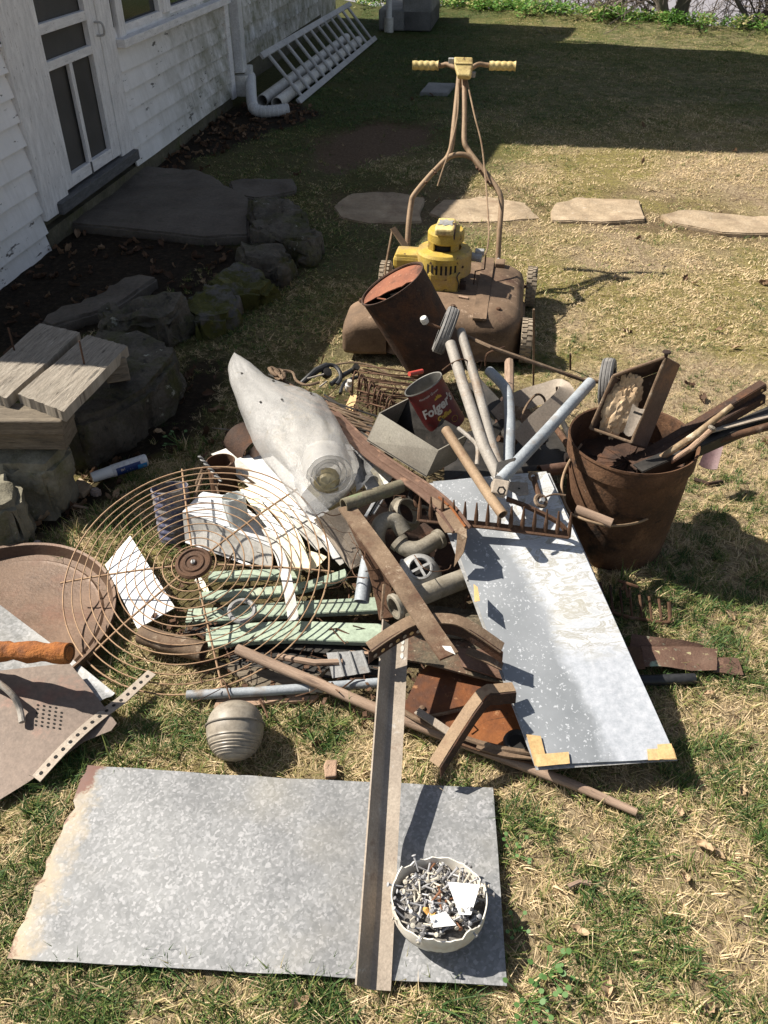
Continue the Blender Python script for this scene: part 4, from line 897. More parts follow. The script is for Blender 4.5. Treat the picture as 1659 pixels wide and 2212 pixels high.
# ---- bowl (cut jug) with roofing nails
BC = P(948, 1958, .070); BC.z = .022; BR = .083
def jag(a):
    return .006*mnoise.noise(V(math.cos(a)*3, math.sin(a)*3, 4))+.005*mnoise.noise(V(math.cos(a)*9, math.sin(a)*9, 2))
from mathutils import Matrix
BT = Matrix.Translation(BC+Vector((0, -.004, .006))) @ Matrix.Rotation(math.radians(-13), 4, 'X') @ Matrix.Translation(-BC)
bowl = thing('plastic_bowl', 'chalky white plastic bowl cut from a jug, full of roofing nails', 'bowl', BC)
def jprof(off):
    pr = [(.0001, off), (.045, off), (.062, .004+off), (.076, .016), (.082, .030), (BR, .046), (BR+.001, .062)]
    return [(max(.0001, r-off), h) for r, h in pr]
def front_cut(a, h):
    # the near rim is cut lower and scooped, with a spike to the right
    d = a-math.radians(0); w = 0
    sx, sy = math.cos(a), math.sin(a)   # sx: right, sy: away
    if sy < -.2: w = .010*min(1, (-sy-.2)*2.2)
    sp = math.exp(-((sx-.55)/.07)**2)*.010 if sy < 0 else 0
    sp2 = math.exp(-((sx+.78)/.06)**2)*.010 if sy > 0 else 0
    return -w+sp+sp2
def bfn(off):
    pr = jprof(off)
    return lambda i, a, r, h: (r, h+(front_cut(a, h)+jag(a) if i == len(pr)-1 else 0))
b = MB(); n0 = 72
b.lathe(jprof(0), BC, Z, n0, x=Vector((1, 0, 0)), fn=bfn(0)); b.lathe(jprof(.0022), BC, Z, n0, x=Vector((1, 0, 0)), fn=bfn(.0022))
m = len(jprof(0)); half = n0*m
for k in range(n0):
    k2 = (k+1) % n0; b.f.append([(m-1)*n0+k, (m-1)*n0+k2, half+(m-1)*n0+k2, half+(m-1)*n0+k]); b.uv.append([(0, 0)]*4)
b.build('shell', M_jug, bowl)
b = MB(); b.lathe([(.0001, .047), (.04, .046), (.079, .040), (.078, .02)], BC, Z, 30, fn=lambda i, a, r, h: (r, h+.006*mnoise.noise(V(r*40*math.cos(a), r*40*math.sin(a), 1)))); b.build('nail_bed', mat('nail_heap', [(.05, .045, .04), (.16, .15, .14), (.30, .29, .27)], 160, .7, .2, .8, 200), label='dark packed mass of small nails', cat='nails', kind='stuff', org=BC).matrix_world = BT @ Matrix.Translation(BC-Z*0+Vector((0, 0, 0)))
bowl.matrix_world = BT @ Matrix.Translation(BC)
def nail_mesh():
    b = MB(); b.tube([V(0, 0, 0), V(0, 0, .026)], [.0013, .0021], 6); b.lathe([(.0001, .0278), (.0036, .0272), (.0041, .0264), (.0036, .0256), (.0001, .0256)], V(0, 0, 0), Z, 10); return b
NM = [flat('nail_zinc', (.36, .36, .37), .6, .1), flat('nail_dull', (.20, .195, .20), .6, .2), flat('nail_rust', (.20, .09, .045), .8), flat('nail_pale', (.46, .42, .35), .6)]
nme = [nail_mesh().mesh('roofing_nail', mm, Vector()) for mm in NM]
for i in range(190):
    a = rng.uniform(0, 2*math.pi); r = .072*math.sqrt(rng.uniform(0, 1)); k = int(rng.choice(4, p=[.40, .26, .05, .29]))
    o = bpy.data.objects.new('roofing_nail', nme[k]); COL.objects.link(o)
    o.location = BC+Vector((r*math.cos(a), r*math.sin(a), .050+.012*(1-r/.075)+rng.uniform(-.003, .003)))
    o.rotation_euler = (rng.uniform(1.15, 1.75)*(1 if rng.random() < .8 else .55), 0, rng.uniform(0, 6.28)); o.scale = [rng.uniform(.85, 1.15)]*3; o.matrix_world = BT @ Matrix.LocRotScale(o.location, o.rotation_euler, o.scale)
    tag(o, ['grey galvanised roofing nail in the white bowl', 'dull dark grey roofing nail in the white bowl', 'rust brown roofing nail in the white bowl', 'pale cream roofing nail in the white bowl'][k], 'nail', 'roofing nails heaped in the bowl %s' % ['in grey zinc', 'gone dull grey', 'gone rusty', 'with pale coating'][k])
s1_ = sheet('plastic_shard', [P(967, 1922, .092), P(1038, 1930, .094), P(1017, 2005, .090), P(992, 2004, .089)], .0012, M_white, 'big white plastic shard lying on the nails at the right of the bowl', 'plastic shard', nx=2, ny=2)
s2_ = sheet('plastic_shard', [P(928, 2008, .086), P(962, 1995, .087), P(985, 2028, .082), P(935, 2034, .082)], .0012, M_white, 'smaller white plastic shard at the front rim of the bowl', 'plastic shard', nx=2, ny=2)
b = MB(); b.tube([P(916, 1985, .078), P(922, 1990, .082), P(926, 1998, .078), P(940, 2002, .080)], [.003, .006, .004, .005], 7); s3_ = b.build('orange_scrap', flat('orange_scrap', (.55, .30, .08), .8), label='small orange crumbs among the nails in the bowl', cat='scrap')

for q_ in (s1_, s2_, s3_): q_.matrix_world = Matrix.Translation((0, 0, .006)) @ BT @ Matrix.Translation(q_.location)

# ---- ribbed glass globe
gc = P(508, 1573, .058); gx = Vector((.06, -.80, -.35)).normalized()
globe = thing('light_globe', 'dusty ribbed glass lamp globe lying on the grass above the zinc sheet', 'lamp globe', Vector((gc.x, gc.y, 0)))
pr = []
for i in range(70):
    t = i/69; a = math.pi*(1-t)
    r = .0605*math.sin(a)**.80 if 0 < t < 1 else .0001; h = -.060*math.cos(math.pi*t)*1.02
    h = -.062+.124*t if False else -.060*math.cos(math.pi*t)*(1.12 if t > .5 else .95)
    if t > .60 and t < .97: r += .0013*math.sin((t-.60)*2*math.pi*28)
    pr.append((max(.0001, r), h))
b = MB(); b.lathe(pr, gc, gx, 48); b.build('glass', M_glass_globe, globe, smooth=50)
b = MB(); b.ring(gc+gx*-.006, gx, .0618, .0022, 48, 8); b.build('rim_band', mat('globe_band', [(.12, .105, .085), (.17, .15, .125), (.2, .18, .15)], 20, .6, 0, .2, 80), globe)

# ---- left foreground: tray, panels, pipe
tc = Vector((-.955, 1.445, .014)); TR = .285
tray = thing('round_tray', 'large round rusty metal tray cut by the left edge', 'tray', tc)
b = MB(); b.lathe([(.0001, .006), (TR-.045, .006), (TR-.036, .009), (TR-.030, .005), (TR-.012, .008), (TR-.003, .036), (TR+.004, .038), (TR+.005, .033), (TR-.004, .0), (.0001, 0)], tc, Z, 96, fn=lambda i, a, r, h: (r, h+.003*mnoise.noise(V(r*6*math.cos(a), r*6*math.sin(a), 2)))); b.build('pan', M_rust_tray, tray)
sheet('zinc_offcut', [P(-120, 1420, .070), P(212, 1519, .034), P(248, 1497, .034), P(0, 1306, .060)], .0015, M_galv2, 'torn galvanised offcut lying under the brown panel by the round tray', 'metal sheet', warp=.01)
def panel_brown():
    c = [P(-160, 1500, .082), P(-60, 1790, .030), P(250, 1566, .036), P(150, 1432, .078)]
    o = thing('steel_sheet', 'dusty brown steel panel with a patch of punched holes at the left edge', 'metal panel', c[1])
    pl_o, pl_n = P(150, 1432, .0784), (P(216, 1514, .0564)-P(150, 1432, .0784)).cross(P(60, 1690, .0284)-P(150, 1432, .0784))
    b = MB(); b.poly([PW(u, v, pl_o, pl_n) for u, v in ((-200, 1470), (150, 1432), (216, 1514), (252, 1562), (240, 1578), (180, 1602), (60, 1690), (-200, 1850))][::-1], -Z*.0015); b.build('panel', M_brownsheet, o, smooth=None)
    nrm = Z
    hole = None
    for k, (i, j) in enumerate([(i, j) for i in range(5) for j in range(6) if not (i > 3 and j < 1)]):
        p = P(82+i*13-j*1.0, 1523+j*8.6+i*2.0, .0505+(.028-.0505)*0)
        q = [p+Vector((.0033*math.cos(a), .0033*math.sin(a), 0)) for a in np.linspace(0, 2*math.pi, 9)[:-1]]
        # sits on the sloping panel
        z = .066-(p.y-P(150, 1432, .07).y)*-.14
        b = MB(); 
        pl_o, pl_n = P(150, 1432, .0784), (P(216, 1514, .0564)-P(150, 1432, .0784)).cross(P(60, 1690, .0284)-P(150, 1432, .0784))
        q = [PW(82+i*13-j+3.0*math.cos(a), 1523+j*8.6+i*2+2.2*math.sin(a), pl_o+Z*.0006, pl_n) for a in np.linspace(0, 2*math.pi, 9)[:-1]]
        b.poly(q, Z*.0003); b.build('punched_hole', M_void, o, smooth=None)
panel_brown()
def holed_strip():
    a, c = P(78, 1682, .034), P(328, 1452, .05); o = thing('punched_strap', 'narrow steel strap with a row of holes crossing the brown panel corner', 'strap', a)
    d = (c-a).normalized(); s = d.cross(Z).normalized(); n = 30
    b = MB(); mid = lambda f: a.lerp(c, f)+Z*(.014*math.sin(math.pi*min(1, f*1.4)) if f < .72 else 0)
    vs = []; fs = []
    for i in range(n+1):
        p = mid(i/n); vs += [p-s*.0125, p+s*.0125, p+s*.0125-Z*.002, p-s*.0125-Z*.002]
    for i in range(n):
        for q in range(4): q2 = (q+1) % 4; fs.append([i*4+q, i*4+4+q, i*4+4+q2, i*4+q2])
    b.add(vs, fs+[[0, 1, 2, 3], [n*4+3, n*4+2, n*4+1, n*4]]); b.build('strap', M_steel_dust, o, smooth=None)
    for i in range(16):
        f = .04+i*.061; p = mid(f)+Z*.0012; b = MB(); dd = (mid(f+.01)-mid(f-.01)).normalized()
        b.poly([p+dd*.0042*math.cos(t)+s*.0035*math.sin(t) for t in np.linspace(0, 2*math.pi, 11)[:-1]], Z*.0003); b.build('strap_hole', M_void, o, smooth=None)
holed_strip()
pa, pb_ = P(-420, 1395, .10), P(150, 1411, .19)
rp = thing('rusty_pipe', 'thick pipe with flaking orange rust poking in from the left edge', 'pipe', pa)
n = 40; pts = [pa.lerp(pb_, i/n) for i in range(n+1)]
b = MB(); b.tube(pts, [.0215+.0035*mnoise.noise(V(i*.45, 2, 1)) for i in range(n+1)], 22)
b.v = [p+(p-pa).normalized()*0+Vector((0, .004*mnoise.noise(p*60), .005*mnoise.noise(p*45+Vector((3, 1, 2))))) for p in b.v]; b.build('pipe', M_rust_bright, rp, smooth=60)
b = MB(); b.lathe([(.0001, 0), (.015, 0), (.017, .001)], pb_, (pb_-pa).normalized(), 16); b.build('bore', M_void, rp)
rod('bent_rod', [P(-200, 1400, .12), P(-60, 1440, .13), P(0, 1478, .115), P(28, 1503, .10), P(42, 1530, .078), P(48, 1560, .066)], .007, M_grey_tube, 'bent grey rod under the flaking rusty pipe at the left edge', 'rod', k=6)

# ---- fan grille
fA, fB = P(425, 1012, .205), P(425, 1497, .028); fc = (fA+fB)/2; a2 = (fA-fB).normalized(); a1 = (P(708, 1240, .13)-P(143, 1240, .10)).normalized(); a1 = (a1-a2*a1.dot(a2)).normalized(); fn_ = a1.cross(a2).normalized()
if fn_.z < 0: fn_ = -fn_
FR = (fA-fB).length/2
fan = thing('fan_grille', 'round rusty fan grille of concentric wires lying over the left of the pile', 'fan grille', fc)
dome = lambda r: .030*(1-(r/FR)**2)
Fp = lambda r, t, e=0: fc+a1*(r*math.cos(t))+a2*(r*math.sin(t))+fn_*(dome(r)+e)
nr = 13
for i in range(nr):
    r = .055+(FR-.055)*i/(nr-1); n = 80
    b = MB(); b.tube([Fp(r, 2*math.pi*k/n, .0016*mnoise.noise(V(3*math.cos(2*math.pi*k/n), 3*math.sin(2*math.pi*k/n), i))*1.5) for k in range(n)], .00165 if i < nr-1 else .0022, 6, closed=True); b.build('ring_wire', M_fan if i < nr-1 else M_fan, fan)
for t in (97, 39, -10, -80, -142, 176):
    t = math.radians(t); b = MB(); b.tube([Fp(.03+(FR+.012-.03)*k/10, t, -.0035) for k in range(11)], .0026, 8); b.build('spoke', M_fan, fan)
hp = [(.0001, .004), (.008, .004), (.010, .0015), (.017, .001), (.020, .004), (.026, .0045), (.029, .001), (.034, .0012), (.037, .005), (.042, .0045), (.046, 0), (.046, -.004), (.0001, -.004)]
b = MB(); b.lathe(hp, fc+fn_*.034, fn_, 40); hub = b.build('hub_disc', M_rust_mid, fan)
b = MB(); b.lathe([(.0001, .003), (.005, .0025), (.0065, 0)], fc+fn_*.039, fn_, 12); b.build('hub_screw', M_zinc_old, hub)
b = MB(); b.box(fc+fn_*.0425, a2*.005, a1*.0008, fn_*.0006); b.build('screw_slot', M_void, hub, smooth=None)

# ---- mint green slats under the grille
def slat(uvz, w, label, m=M_mint, t=.003, drop=.012):
    pts = [P(*q) for q in uvz]
    o = thing('mint_slat', label, 'slat', pts[0], 'mint green metal slats in the pile')
    strip('face', pts, w, t, m, parent=o)
    d = (pts[-1]-pts[0]).normalized(); s = d.cross(Z).normalized(); s = -s if s.y > 0 else s
    strip('lip', [p+s*w/2-Z*drop/2 for p in pts], drop, t, m, parent=o, nrm=-s)
    return o
slat([(452, 1243, .045), (520, 1240, .05), (585, 1238, .055), (650, 1242, .05)], .027, 'uppermost mint green slat under the grille')
slat([(432, 1287, .040), (520, 1281, .045), (620, 1272, .055), (690, 1256, .065), (748, 1237, .075)], .027, 'mint green slat with a pointed end rising to the right')
slat([(404, 1330, .030), (480, 1326, .034), (600, 1316, .04), (740, 1308, .045), (900, 1300, .05)], .045, 'wide dusty mint green slat, second from the front')
slat([(445, 1378, .036), (540, 1366, .04), (640, 1362, .044), (730, 1365, .046), (828, 1368, .046)], .060, 'front mint green slat, the widest and cleanest one')
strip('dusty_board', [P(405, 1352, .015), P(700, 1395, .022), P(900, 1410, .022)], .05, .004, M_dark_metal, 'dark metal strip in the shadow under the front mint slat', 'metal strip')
strip('wood_lath', [P(755, 1410, .035), P(838, 1414, .04)], .008, .006, M_bark, 'short splinter of lath below the front mint slat', 'wood scrap', k=0)

# ---- white things at the left
sheet('white_tile', [P(297, 1358, .042), P(378, 1312, .046), P(281, 1157, .058), P(227, 1220, .052)], .003, M_white, 'white rectangular panel lying on the grass under the left of the grille', 'panel', nx=2, ny=2)
sheet('yellow_scrap', [P(420, 1255, .03), P(455, 1292, .03), P(450, 1272, .035), P(428, 1238, .035)], .001, M_cream, 'little yellow and white wrapper beside the grille hub', 'wrapper', nx=3, ny=3, warp=.01)
b = MB()
wb = thing('white_gutter', 'white plastic box section lying under the grille', 'plastic box', P(400, 1170, .02))
top = [P(394, 1105, .125), P(437, 1062, .120), P(500, 1072, .11), P(600, 1150, .075), P(586, 1182, .070), P(470, 1130, .105)]
b.poly([top[0], top[1], top[2], top[3], top[4], top[5]], -Z*.003); b.build('lid', M_white, wb, smooth=None)
b = MB(); fr = [P(394, 1106, .122), P(470, 1131, .102), P(587, 1183, .068), P(587, 1229, .022), P(480, 1196, .03), P(400, 1168, .05)]
b.poly(fr, Vector((0, .003, 0))); b.build('front_wall', M_white_dirty, wb, smooth=None)
b = MB(); b.poly([P(400, 1166, .052), P(480, 1194, .032), P(545, 1220, .022), P(545, 1226, .020), P(480, 1200, .028), P(400, 1172, .048)], -Z*.002); b.build('front_lip', M_white, wb, smooth=None)
# grey pvc coupling
pc0, pc1 = P(516, 1138, .08), P(503, 1072, .168)
b = MB(); ax = (pc1-pc0); L = ax.length
b.lathe([(.030, 0), (.0315, L*.5), (.033, L)], pc0, ax, 36, fn=lambda i, a, r, h: (r, h+(.003*mnoise.noise(V(3*math.cos(a), 3*math.sin(a), 5)) if i == 2 else 0)))
b.lathe([(.0275, 0), (.029, L*.5), (.0305, L)], pc0, ax, 36, fn=lambda i, a, r, h: (r, h+(.003*mnoise.noise(V(3*math.cos(a), 3*math.sin(a), 5)) if i == 2 else 0)))
for k in range(36): k2 = (k+1) % 36; b.f.append([72+k, 72+k2, 108+72+k2, 108+72+k]); b.uv.append([(0, 0)]*4)
b.build('pvc_coupling', M_pvc, label='short open grey plastic pipe standing on the white box under the grille', cat='pipe')
# vinyl strips
VS = [([(472, 975, .10), (560, 1050, .11), (650, 1130, .12), (700, 1180, .10)], .050, M_white_dirty, 'dusty translucent strip with a rounded upper end, left of the vinyl bundle'),
      ([(515, 990, .085), (580, 1058, .105), (636, 1122, .115)], .070, M_white, 'broad bright white vinyl strip in the middle of the bundle'),
      ([(560, 985, .08), (640, 1065, .10), (720, 1150, .115), (745, 1200, .09)], .070, M_white, 'broad white vinyl strip partly under the wire screen'),
      ([(530, 1055, .115), (570, 1110, .125), (612, 1165, .12), (640, 1230, .095)], .032, M_cream, 'yellowed curved vinyl strip beside the grey coupling'),
      ([(548, 1050, .125), (600, 1105, .13), (640, 1165, .12), (660, 1230, .10)], .028, M_cream, 'second yellowed vinyl strip, curving down to the right'),
      ([(575, 1140, .115), (605, 1200, .115), (622, 1265, .10), (634, 1340, .075)], .026, M_white_dirty, 'narrow white vinyl strip hanging down over the mint slats'),
      ([(600, 1085, .125), (660, 1130, .125), (712, 1168, .11)], .022, M_white_dirty, 'dirty white vinyl strip on top of the bundle'),
      ([(655, 1110, .11), (700, 1165, .105), (745, 1215, .08)], .034, M_white_dirty, 'grey white vinyl strip at the right side of the bundle')]
for pts, w, m, lab in VS: strip('vinyl_strip', [P(*q) for q in pts], w, .0018, m, lab, 'vinyl strip', 'vinyl siding strips bundled in the pile')
sheet('cream_board', [P(640, 1222, .085), P(672, 1238, .08), P(706, 1203, .10), P(672, 1190, .105)], .002, M_cream, 'small cream board scrap with ragged end at the end of the vinyl bundle', 'board scrap', nx=3, ny=3, warp=.006)
for i, (q, lab) in enumerate((([(690, 1118, .135), (735, 1175, .115), (770, 1225, .09)], 'old grey channel piece nearest the vinyl bundle'), ([(712, 1105, .14), (755, 1160, .12), (790, 1205, .10)], 'old grey channel piece under the wire screen corner'), ([(735, 1095, .14), (772, 1140, .125), (800, 1180, .105)], 'old grey channel piece nearest the P traps'))):
    strip('channel_piece', [P(*k) for k in q], .034, .006, M_steel_dust, lab, 'metal channel', 'grey channel offcuts under the wire screen', k=0)
sheet('roof_flashing', [P(745, 960, .20), P(800, 962, .205), P(858, 1010, .19), P(800, 1075, .16)], .0015, M_white, 'white sheet corner showing right of the wire screen', 'metal sheet', nx=3, ny=3, warp=.006)
sheet('roof_flashing', [P(757, 985, .215), P(790, 975, .215), P(815, 1030, .195), P(770, 1060, .18)], .0012, M_galv2, 'crumpled shiny zinc flap with black print beside the wire screen', 'metal sheet', nx=6, ny=6, warp=.03)
sheet('cream_board', [P(800, 1015, .20), P(818, 1000, .205), P(856, 1022, .195), P(826, 1058, .18)], .002, M_cream, 'small cream panel between the zinc flap and the long brown rail', 'board scrap', nx=2, ny=2)
for i in range(3):
    strip('black_edging', [P(850-i*9, 1040+i*2, .175), P(806-i*8, 1110+i*3, .13)], .008, .006, M_black if i % 2 else M_white, ['white thin edging left of the P traps, the upper one', 'black thin edging strip left of the P traps', 'white thin edging left of the P traps, the lower one'][i], 'edging strip', 'thin edging strips by the P traps', k=0)

# ---- cans
def can(name, base, top, r, m, label, cat='can', seed=0, inner=M_void, ridges=0, t=.0015):
    o = thing(name, label, cat, base); ax = top-base; L = ax.length; N_ = 40
    pr = [(r, 0)]
    if ridges:
        for k in range(ridges*6+1): h = L*(.04+.92*k/(ridges*6)); pr.append((r+.0016*math.sin(k/6*2*math.pi), h))
    pr += [(r, L*.97), (r+.0025, L*.985), (r+.001, L), (r-t, L), (r-t, .004), (.0001, .004)]
    b = MB(); b.lathe(pr, base, ax, N_, fn=lambda i, a, rr, h: (rr*(1+.012*mnoise.noise(V(2*math.cos(a), 2*math.sin(a), seed+h*9))) if rr > .001 else rr, h)); o2 = b.build('shell', m, o)
    b = MB(); b.lathe([(.0001, L*.35), (r*.96, L*.35)], base, ax, 24, fn=lambda i, a, rr, h: (rr, h+.01*mnoise.noise(V(a, rr*60, 1)))); b.build('contents', inner, o)
    return o
can('tin_can', P(384, 1160, .005), P(366, 1052, .148), .050, M_paintcan, 'standing ribbed tin can with faded blue print at the left of the pile', ridges=7)
hollow('pipe_stub', [P(428, 1045, .10), P(442, 1012, .165)], .009, .0015, M_rust_dust, 'rolled rusty tube sticking out of the blue printed can', 'tube')
rod('rust_strip', [P(405, 1120, .09), P(440, 1020, .15)], .005, M_rust_dust, 'flat rusty strip leaning in the blue printed can', 'strip', n=5)
can('tin_can', P(488, 1070, .03), P(476, 995, .150), .040, M_rust_mid, 'smaller rusty tin can holding a drill bit', seed=3)
b = MB(); 
da, db = P(430, 985, .175), P(478, 1040, .125); d = (db-da); x, y = frame_of(d)
for s_ in (0, math.pi): b.tube([da+d*(i/40)+(x*math.cos(i*.5+s_)+y*math.sin(i*.5+s_))*.0032 for i in range(41)], .0026, 6)
b.build('twist_drill', M_zinc_old, label='twisted drill bit leaning in the small rusty can', cat='drill bit')
for i, (a, c) in enumerate((((455, 1010), (475, 1075)), ((500, 1000), (470, 1050)), ((515, 1020), (560, 1052)))):
    rod('rust_stick', [P(*a, .14), P(*c, .10)], .0035, M_rust_dust, ['thin rusty stick in front of the small rusty can', 'rusty stick crossing the small rusty can', 'rusty stick right of the small rusty can'][i], 'stick', n=6)
hollow('stove_pipe', [P(560, 985, .07), P(520, 950, .075)], .062, .0015, M_rust_dark, 'dark open stove pipe lying behind the vinyl strips', 'pipe', n=36)
rod('wood_sliver', [P(458, 924, .05), P(515, 931, .05)], [.001, .004], M_wood_grey, 'pale pointed wood sliver left of the dark stove pipe', 'wood sliver', n=6)

# ---- wire screen roll
def screen_roll():
    E = [((506, 761), (507, 762), .30), ((494, 793), (544, 789), .29), ((505, 848), (583, 823), .275), ((537, 935), (666, 862), .265), ((572, 985), (704, 888), .26), ((622, 1052), (748, 955), .255), ((650, 1092), (772, 1015), .25)]
    secs = []
    for L, R_, z in E:
        l, r = P(*L, z), P(*R_, z); secs.append(((l+r)/2, (r-l)/2))
    o = thing('wire_screen_roll', 'silvery roll of wire insect screen tapering to a point on the pile', 'wire screen', secs[3][0]-Z*.2)
    C0 = smooth_pts([s[0] for s in secs], 12); W0 = smooth_pts([s[1] for s in secs], 12)
    n = 72; vs = []; fs = []
    for i, (c, w) in enumerate(zip(C0, W0)):
        f = i/(len(C0)-1); hgt = w.length*.62
        ax = (C0[min(i+1, len(C0)-1)]-C0[max(i-1, 0)]).normalized(); up = w.cross(ax).normalized(); up = up if up.z > 0 else -up
        for k in range(n):
            a = 2*math.pi*k/n; q = 1+.05*mnoise.noise(V(2*math.cos(a), 2*math.sin(a), f*4))+.07*abs(mnoise.noise(V(1.6*math.cos(a)+f*2, 1.6*math.sin(a), f*9)))-.05*abs(mnoise.noise(V(3*math.cos(a)+5, 3*math.sin(a)+f*3, f*5)))+.10*max(0, mnoise.noise(V(math.cos(a)*1.5+3, f*5, 1)))*(1 if math.sin(a) > 0 else 0)
            vs.append(c+w*math.cos(a)*q+up*hgt*math.sin(a)*q)
    m = len(C0)
    for i in range(m-1):
        for k in range(n): k2 = (k+1) % n; fs.append([i*n+k, i*n+k2, (i+1)*n+k2, (i+1)*n+k])
    b = MB(); b.add(vs, fs); b.build('outer_wrap', M_wirescreen, o, smooth=60)
    # mouth: coiled turns facing the camera, and the loose lower corner
    mc = P(714, 1028, .315); fx = (C_-mc).normalized(); fx = (fx*.75+(C0[-1]-C0[-6]).normalized()*.6).normalized(); x, y = frame_of(fx)
    for turn, (R0, R1, dp) in enumerate(((.060, .050, .0), (.047, .036, .01), (.034, .024, .02))):
        vs = []; fs = []; n2 = 48
        for j in range(5):
            for k in range(n2+1):
                a = 2*math.pi*k/n2; rr = (R0+(R1-R0)*k/n2)*(1+.03*mnoise.noise(V(3*math.cos(a), 3*math.sin(a), turn)))
                vs.append(mc-fx*(dp+.028*j)+(x*math.cos(a)*1.0+y*math.sin(a)*.92)*rr*(1+.05*j))
        for j in range(4):
            for k in range(n2): q = j*(n2+1)+k; fs.append([q, q+1, q+n2+2, q+n2+1])
        b = MB(); b.add(vs, fs); b.tube(vs[:n2+1], .0016, 6); b.build('inner_turn', M_wirescreen, o, smooth=60)
    fl = [[P(652, 1096, .235), P(705, 1062, .26), P(772, 1012, .285)], [P(655, 1112, .225), P(714, 1085, .24), P(778, 1034, .26)], [P(660, 1124, .215), P(716, 1100, .225), P(766, 1055, .24)]]
    vs = [p for r in fl for p in r]; b = MB(); b.add(vs, [[0, 1, 4, 3], [1, 2, 5, 4], [3, 4, 7, 6], [4, 5, 8, 7]]); fo = b.build('loose_corner', M_wirescreen, o, smooth=60)
    sd = fo.modifiers.new('round', 'SUBSURF'); sd.levels = 2; sd.render_levels = 2
    for k, (ci, ang) in enumerate(((30, 1.2), (35, 2.1), (41, 1.7), (45, .9), (21, 1.9))):
        c, w = C0[ci], W0[ci]; ax = (C0[ci+1]-C0[ci-1]).normalized(); up = w.cross(ax).normalized(); up = up if up.z > 0 else -up
        p = c+w*math.cos(ang)*1.03+up*w.length*.62*math.sin(ang)*1.05; b = MB(); b.box(p, ax*.004, w.normalized()*.003, up*.001); b.build('snag', M_dark_metal, o, smooth=None)
    b = MB(); cz = P(706, 1038, .283); b.lathe([(.0001, .03), (.02, .026), (.032, .01), (.034, 0)], cz, fx, 16, fn=lambda i, a, r, h: (r*(1+.3*mnoise.noise(V(2*math.cos(a), 2*math.sin(a), i))), h+.008*mnoise.noise(V(a*2, i, 3)))); b.build('plastic_wad', M_zipbag, label='crumpled yellowed plastic stuffed in the mouth of the wire screen roll', cat='plastic wad')
screen_roll()
# ---- rods, hooks and knots behind the screen
rg = 'thin rusty rods tied in a bundle'
for i in range(13):
    j = rng.uniform(-1, 1, 6)
    a = P(592+j[0]*12, 812+i*2.6+j[1]*4, .21+.006*(i % 4)); m_ = P(700+j[2]*8, 862+i*3.4+j[3]*5, .225+.006*(i % 3)); c = P(806+j[4]*10, 905+i*2.6+j[5]*6, .215)
    rod('bundle_rod', [a, m_, c], .0026+.0012*rng.random(), M_rust_dust if i % 3 else M_dark_metal, 'thin rod of the tied bundle running behind the wire screen' if i % 3 else 'dark thin rod of the tied bundle running behind the wire screen', 'rod', rg if i % 3 else 'dark rods tied in the same bundle', n=6, k=4)
kn = []
for i in range(70):
    t = i/69*2*math.pi*6.2; kn.append(P(598+11*math.cos(t)+7*math.sin(t*.37), 807+9*math.sin(t*1.07)+4*math.cos(t*.31), .225+.014*math.cos(t*.63)))
rod('rope_knot', kn, .0048, M_rust_dust, 'tangled knot of rope at the left end of the rod bundle', 'rope', n=7, k=2)
rod('rope_tail', [P(612, 800, .235), P(632, 805, .23), P(640, 822, .22), P(662, 832, .22), P(690, 826, .22)], .0045, M_rust_dust, 'loose rope end beside the knot', 'rope', n=7, k=5)
sg = 'rusty wires of the flattened rack'
for i in range(16):
    v = 796+i*5.2+rng.uniform(-2, 2); u0 = 775+rng.uniform(-6, 12)
    rod('rack_wire', [P(u0, v-6, .19+.05*rng.random()), P(835+rng.uniform(-15, 15), v+4+rng.uniform(-5, 5), .20+.05*rng.random()), P(892+rng.uniform(0, 16), v+12+rng.uniform(-5, 5), .19+.04*rng.random())], .0026, M_rust_mid, 'thin rusty wire of the flat rack beside the red coffee can', 'wire', sg, n=5, k=4)
for i in range(14):
    u = 764+i*8.5+rng.uniform(-4, 4); v = 810+i*7
    rod('hook_wire', [P(u, v+44, .19), P(u+3, v+6, .255), P(u+8, v-8, .265), P(u+15, v, .255), P(u+17, v+34, .20)], .0030, M_rust_mid, 'bent rusty wire hook standing in the flat rack', 'hook', 'bent wire hooks in the rack', n=6, k=5)
for i in range(26):
    c = P(800+rng.uniform(-45, 60), 858+rng.uniform(-28, 42), .21+rng.uniform(-.01, .015)); e = Vector(rng.normal(size=3)); e.normalize(); R = rng.uniform(.008, .017)
    b = MB(); x, y = frame_of(e); b.tube([c+(x*math.cos(t)*1.3+y*math.sin(t))*R for t in np.linspace(0, 5.2, 12)], .0018, 5); b.build('chain_link', M_rust_mid, label='small rusty link in the chain heap before the red can', cat='chain link', group='rusty chain links heaped before the can')
# black crank
bk = thing('black_crank', 'black lever mechanism with a curved guard behind the rods', 'lever', P(705, 810, .14))
b = MB(); b.tube([P(652, 828, .17), P(684, 800, .20), P(706, 790, .20)], [.009, .012, .012], 10); b.tube([P(715, 830, .17), P(745, 808, .18), P(765, 797, .18)], .008, 10); b.build('lever_arm', M_black, bk)
b = MB(); b.tube(smooth_pts([P(704, 788, .205), P(722, 790, .2), P(734, 803, .19), P(736, 818, .18), P(728, 830, .17)], 5), .007, 8); b.tube(smooth_pts([P(735, 850, .16), P(742, 830, .17), P(760, 818, .17), P(785, 812, .17)], 5), .006, 8); b.build('curved_guard', M_black, bk)
b = MB(); b.lathe([(.0001, -.012), (.016, -.012), (.018, 0), (.014, .014), (.0001, .015)], P(706, 806, .185), V(.3, -.6, .7), 16); b.lathe([(.0001, -.01), (.012, -.01), (.012, .02), (.0001, .02)], P(766, 799, .18), V(.3, -.3, .7), 12); b.build('pivot', M_dark_metal, bk)
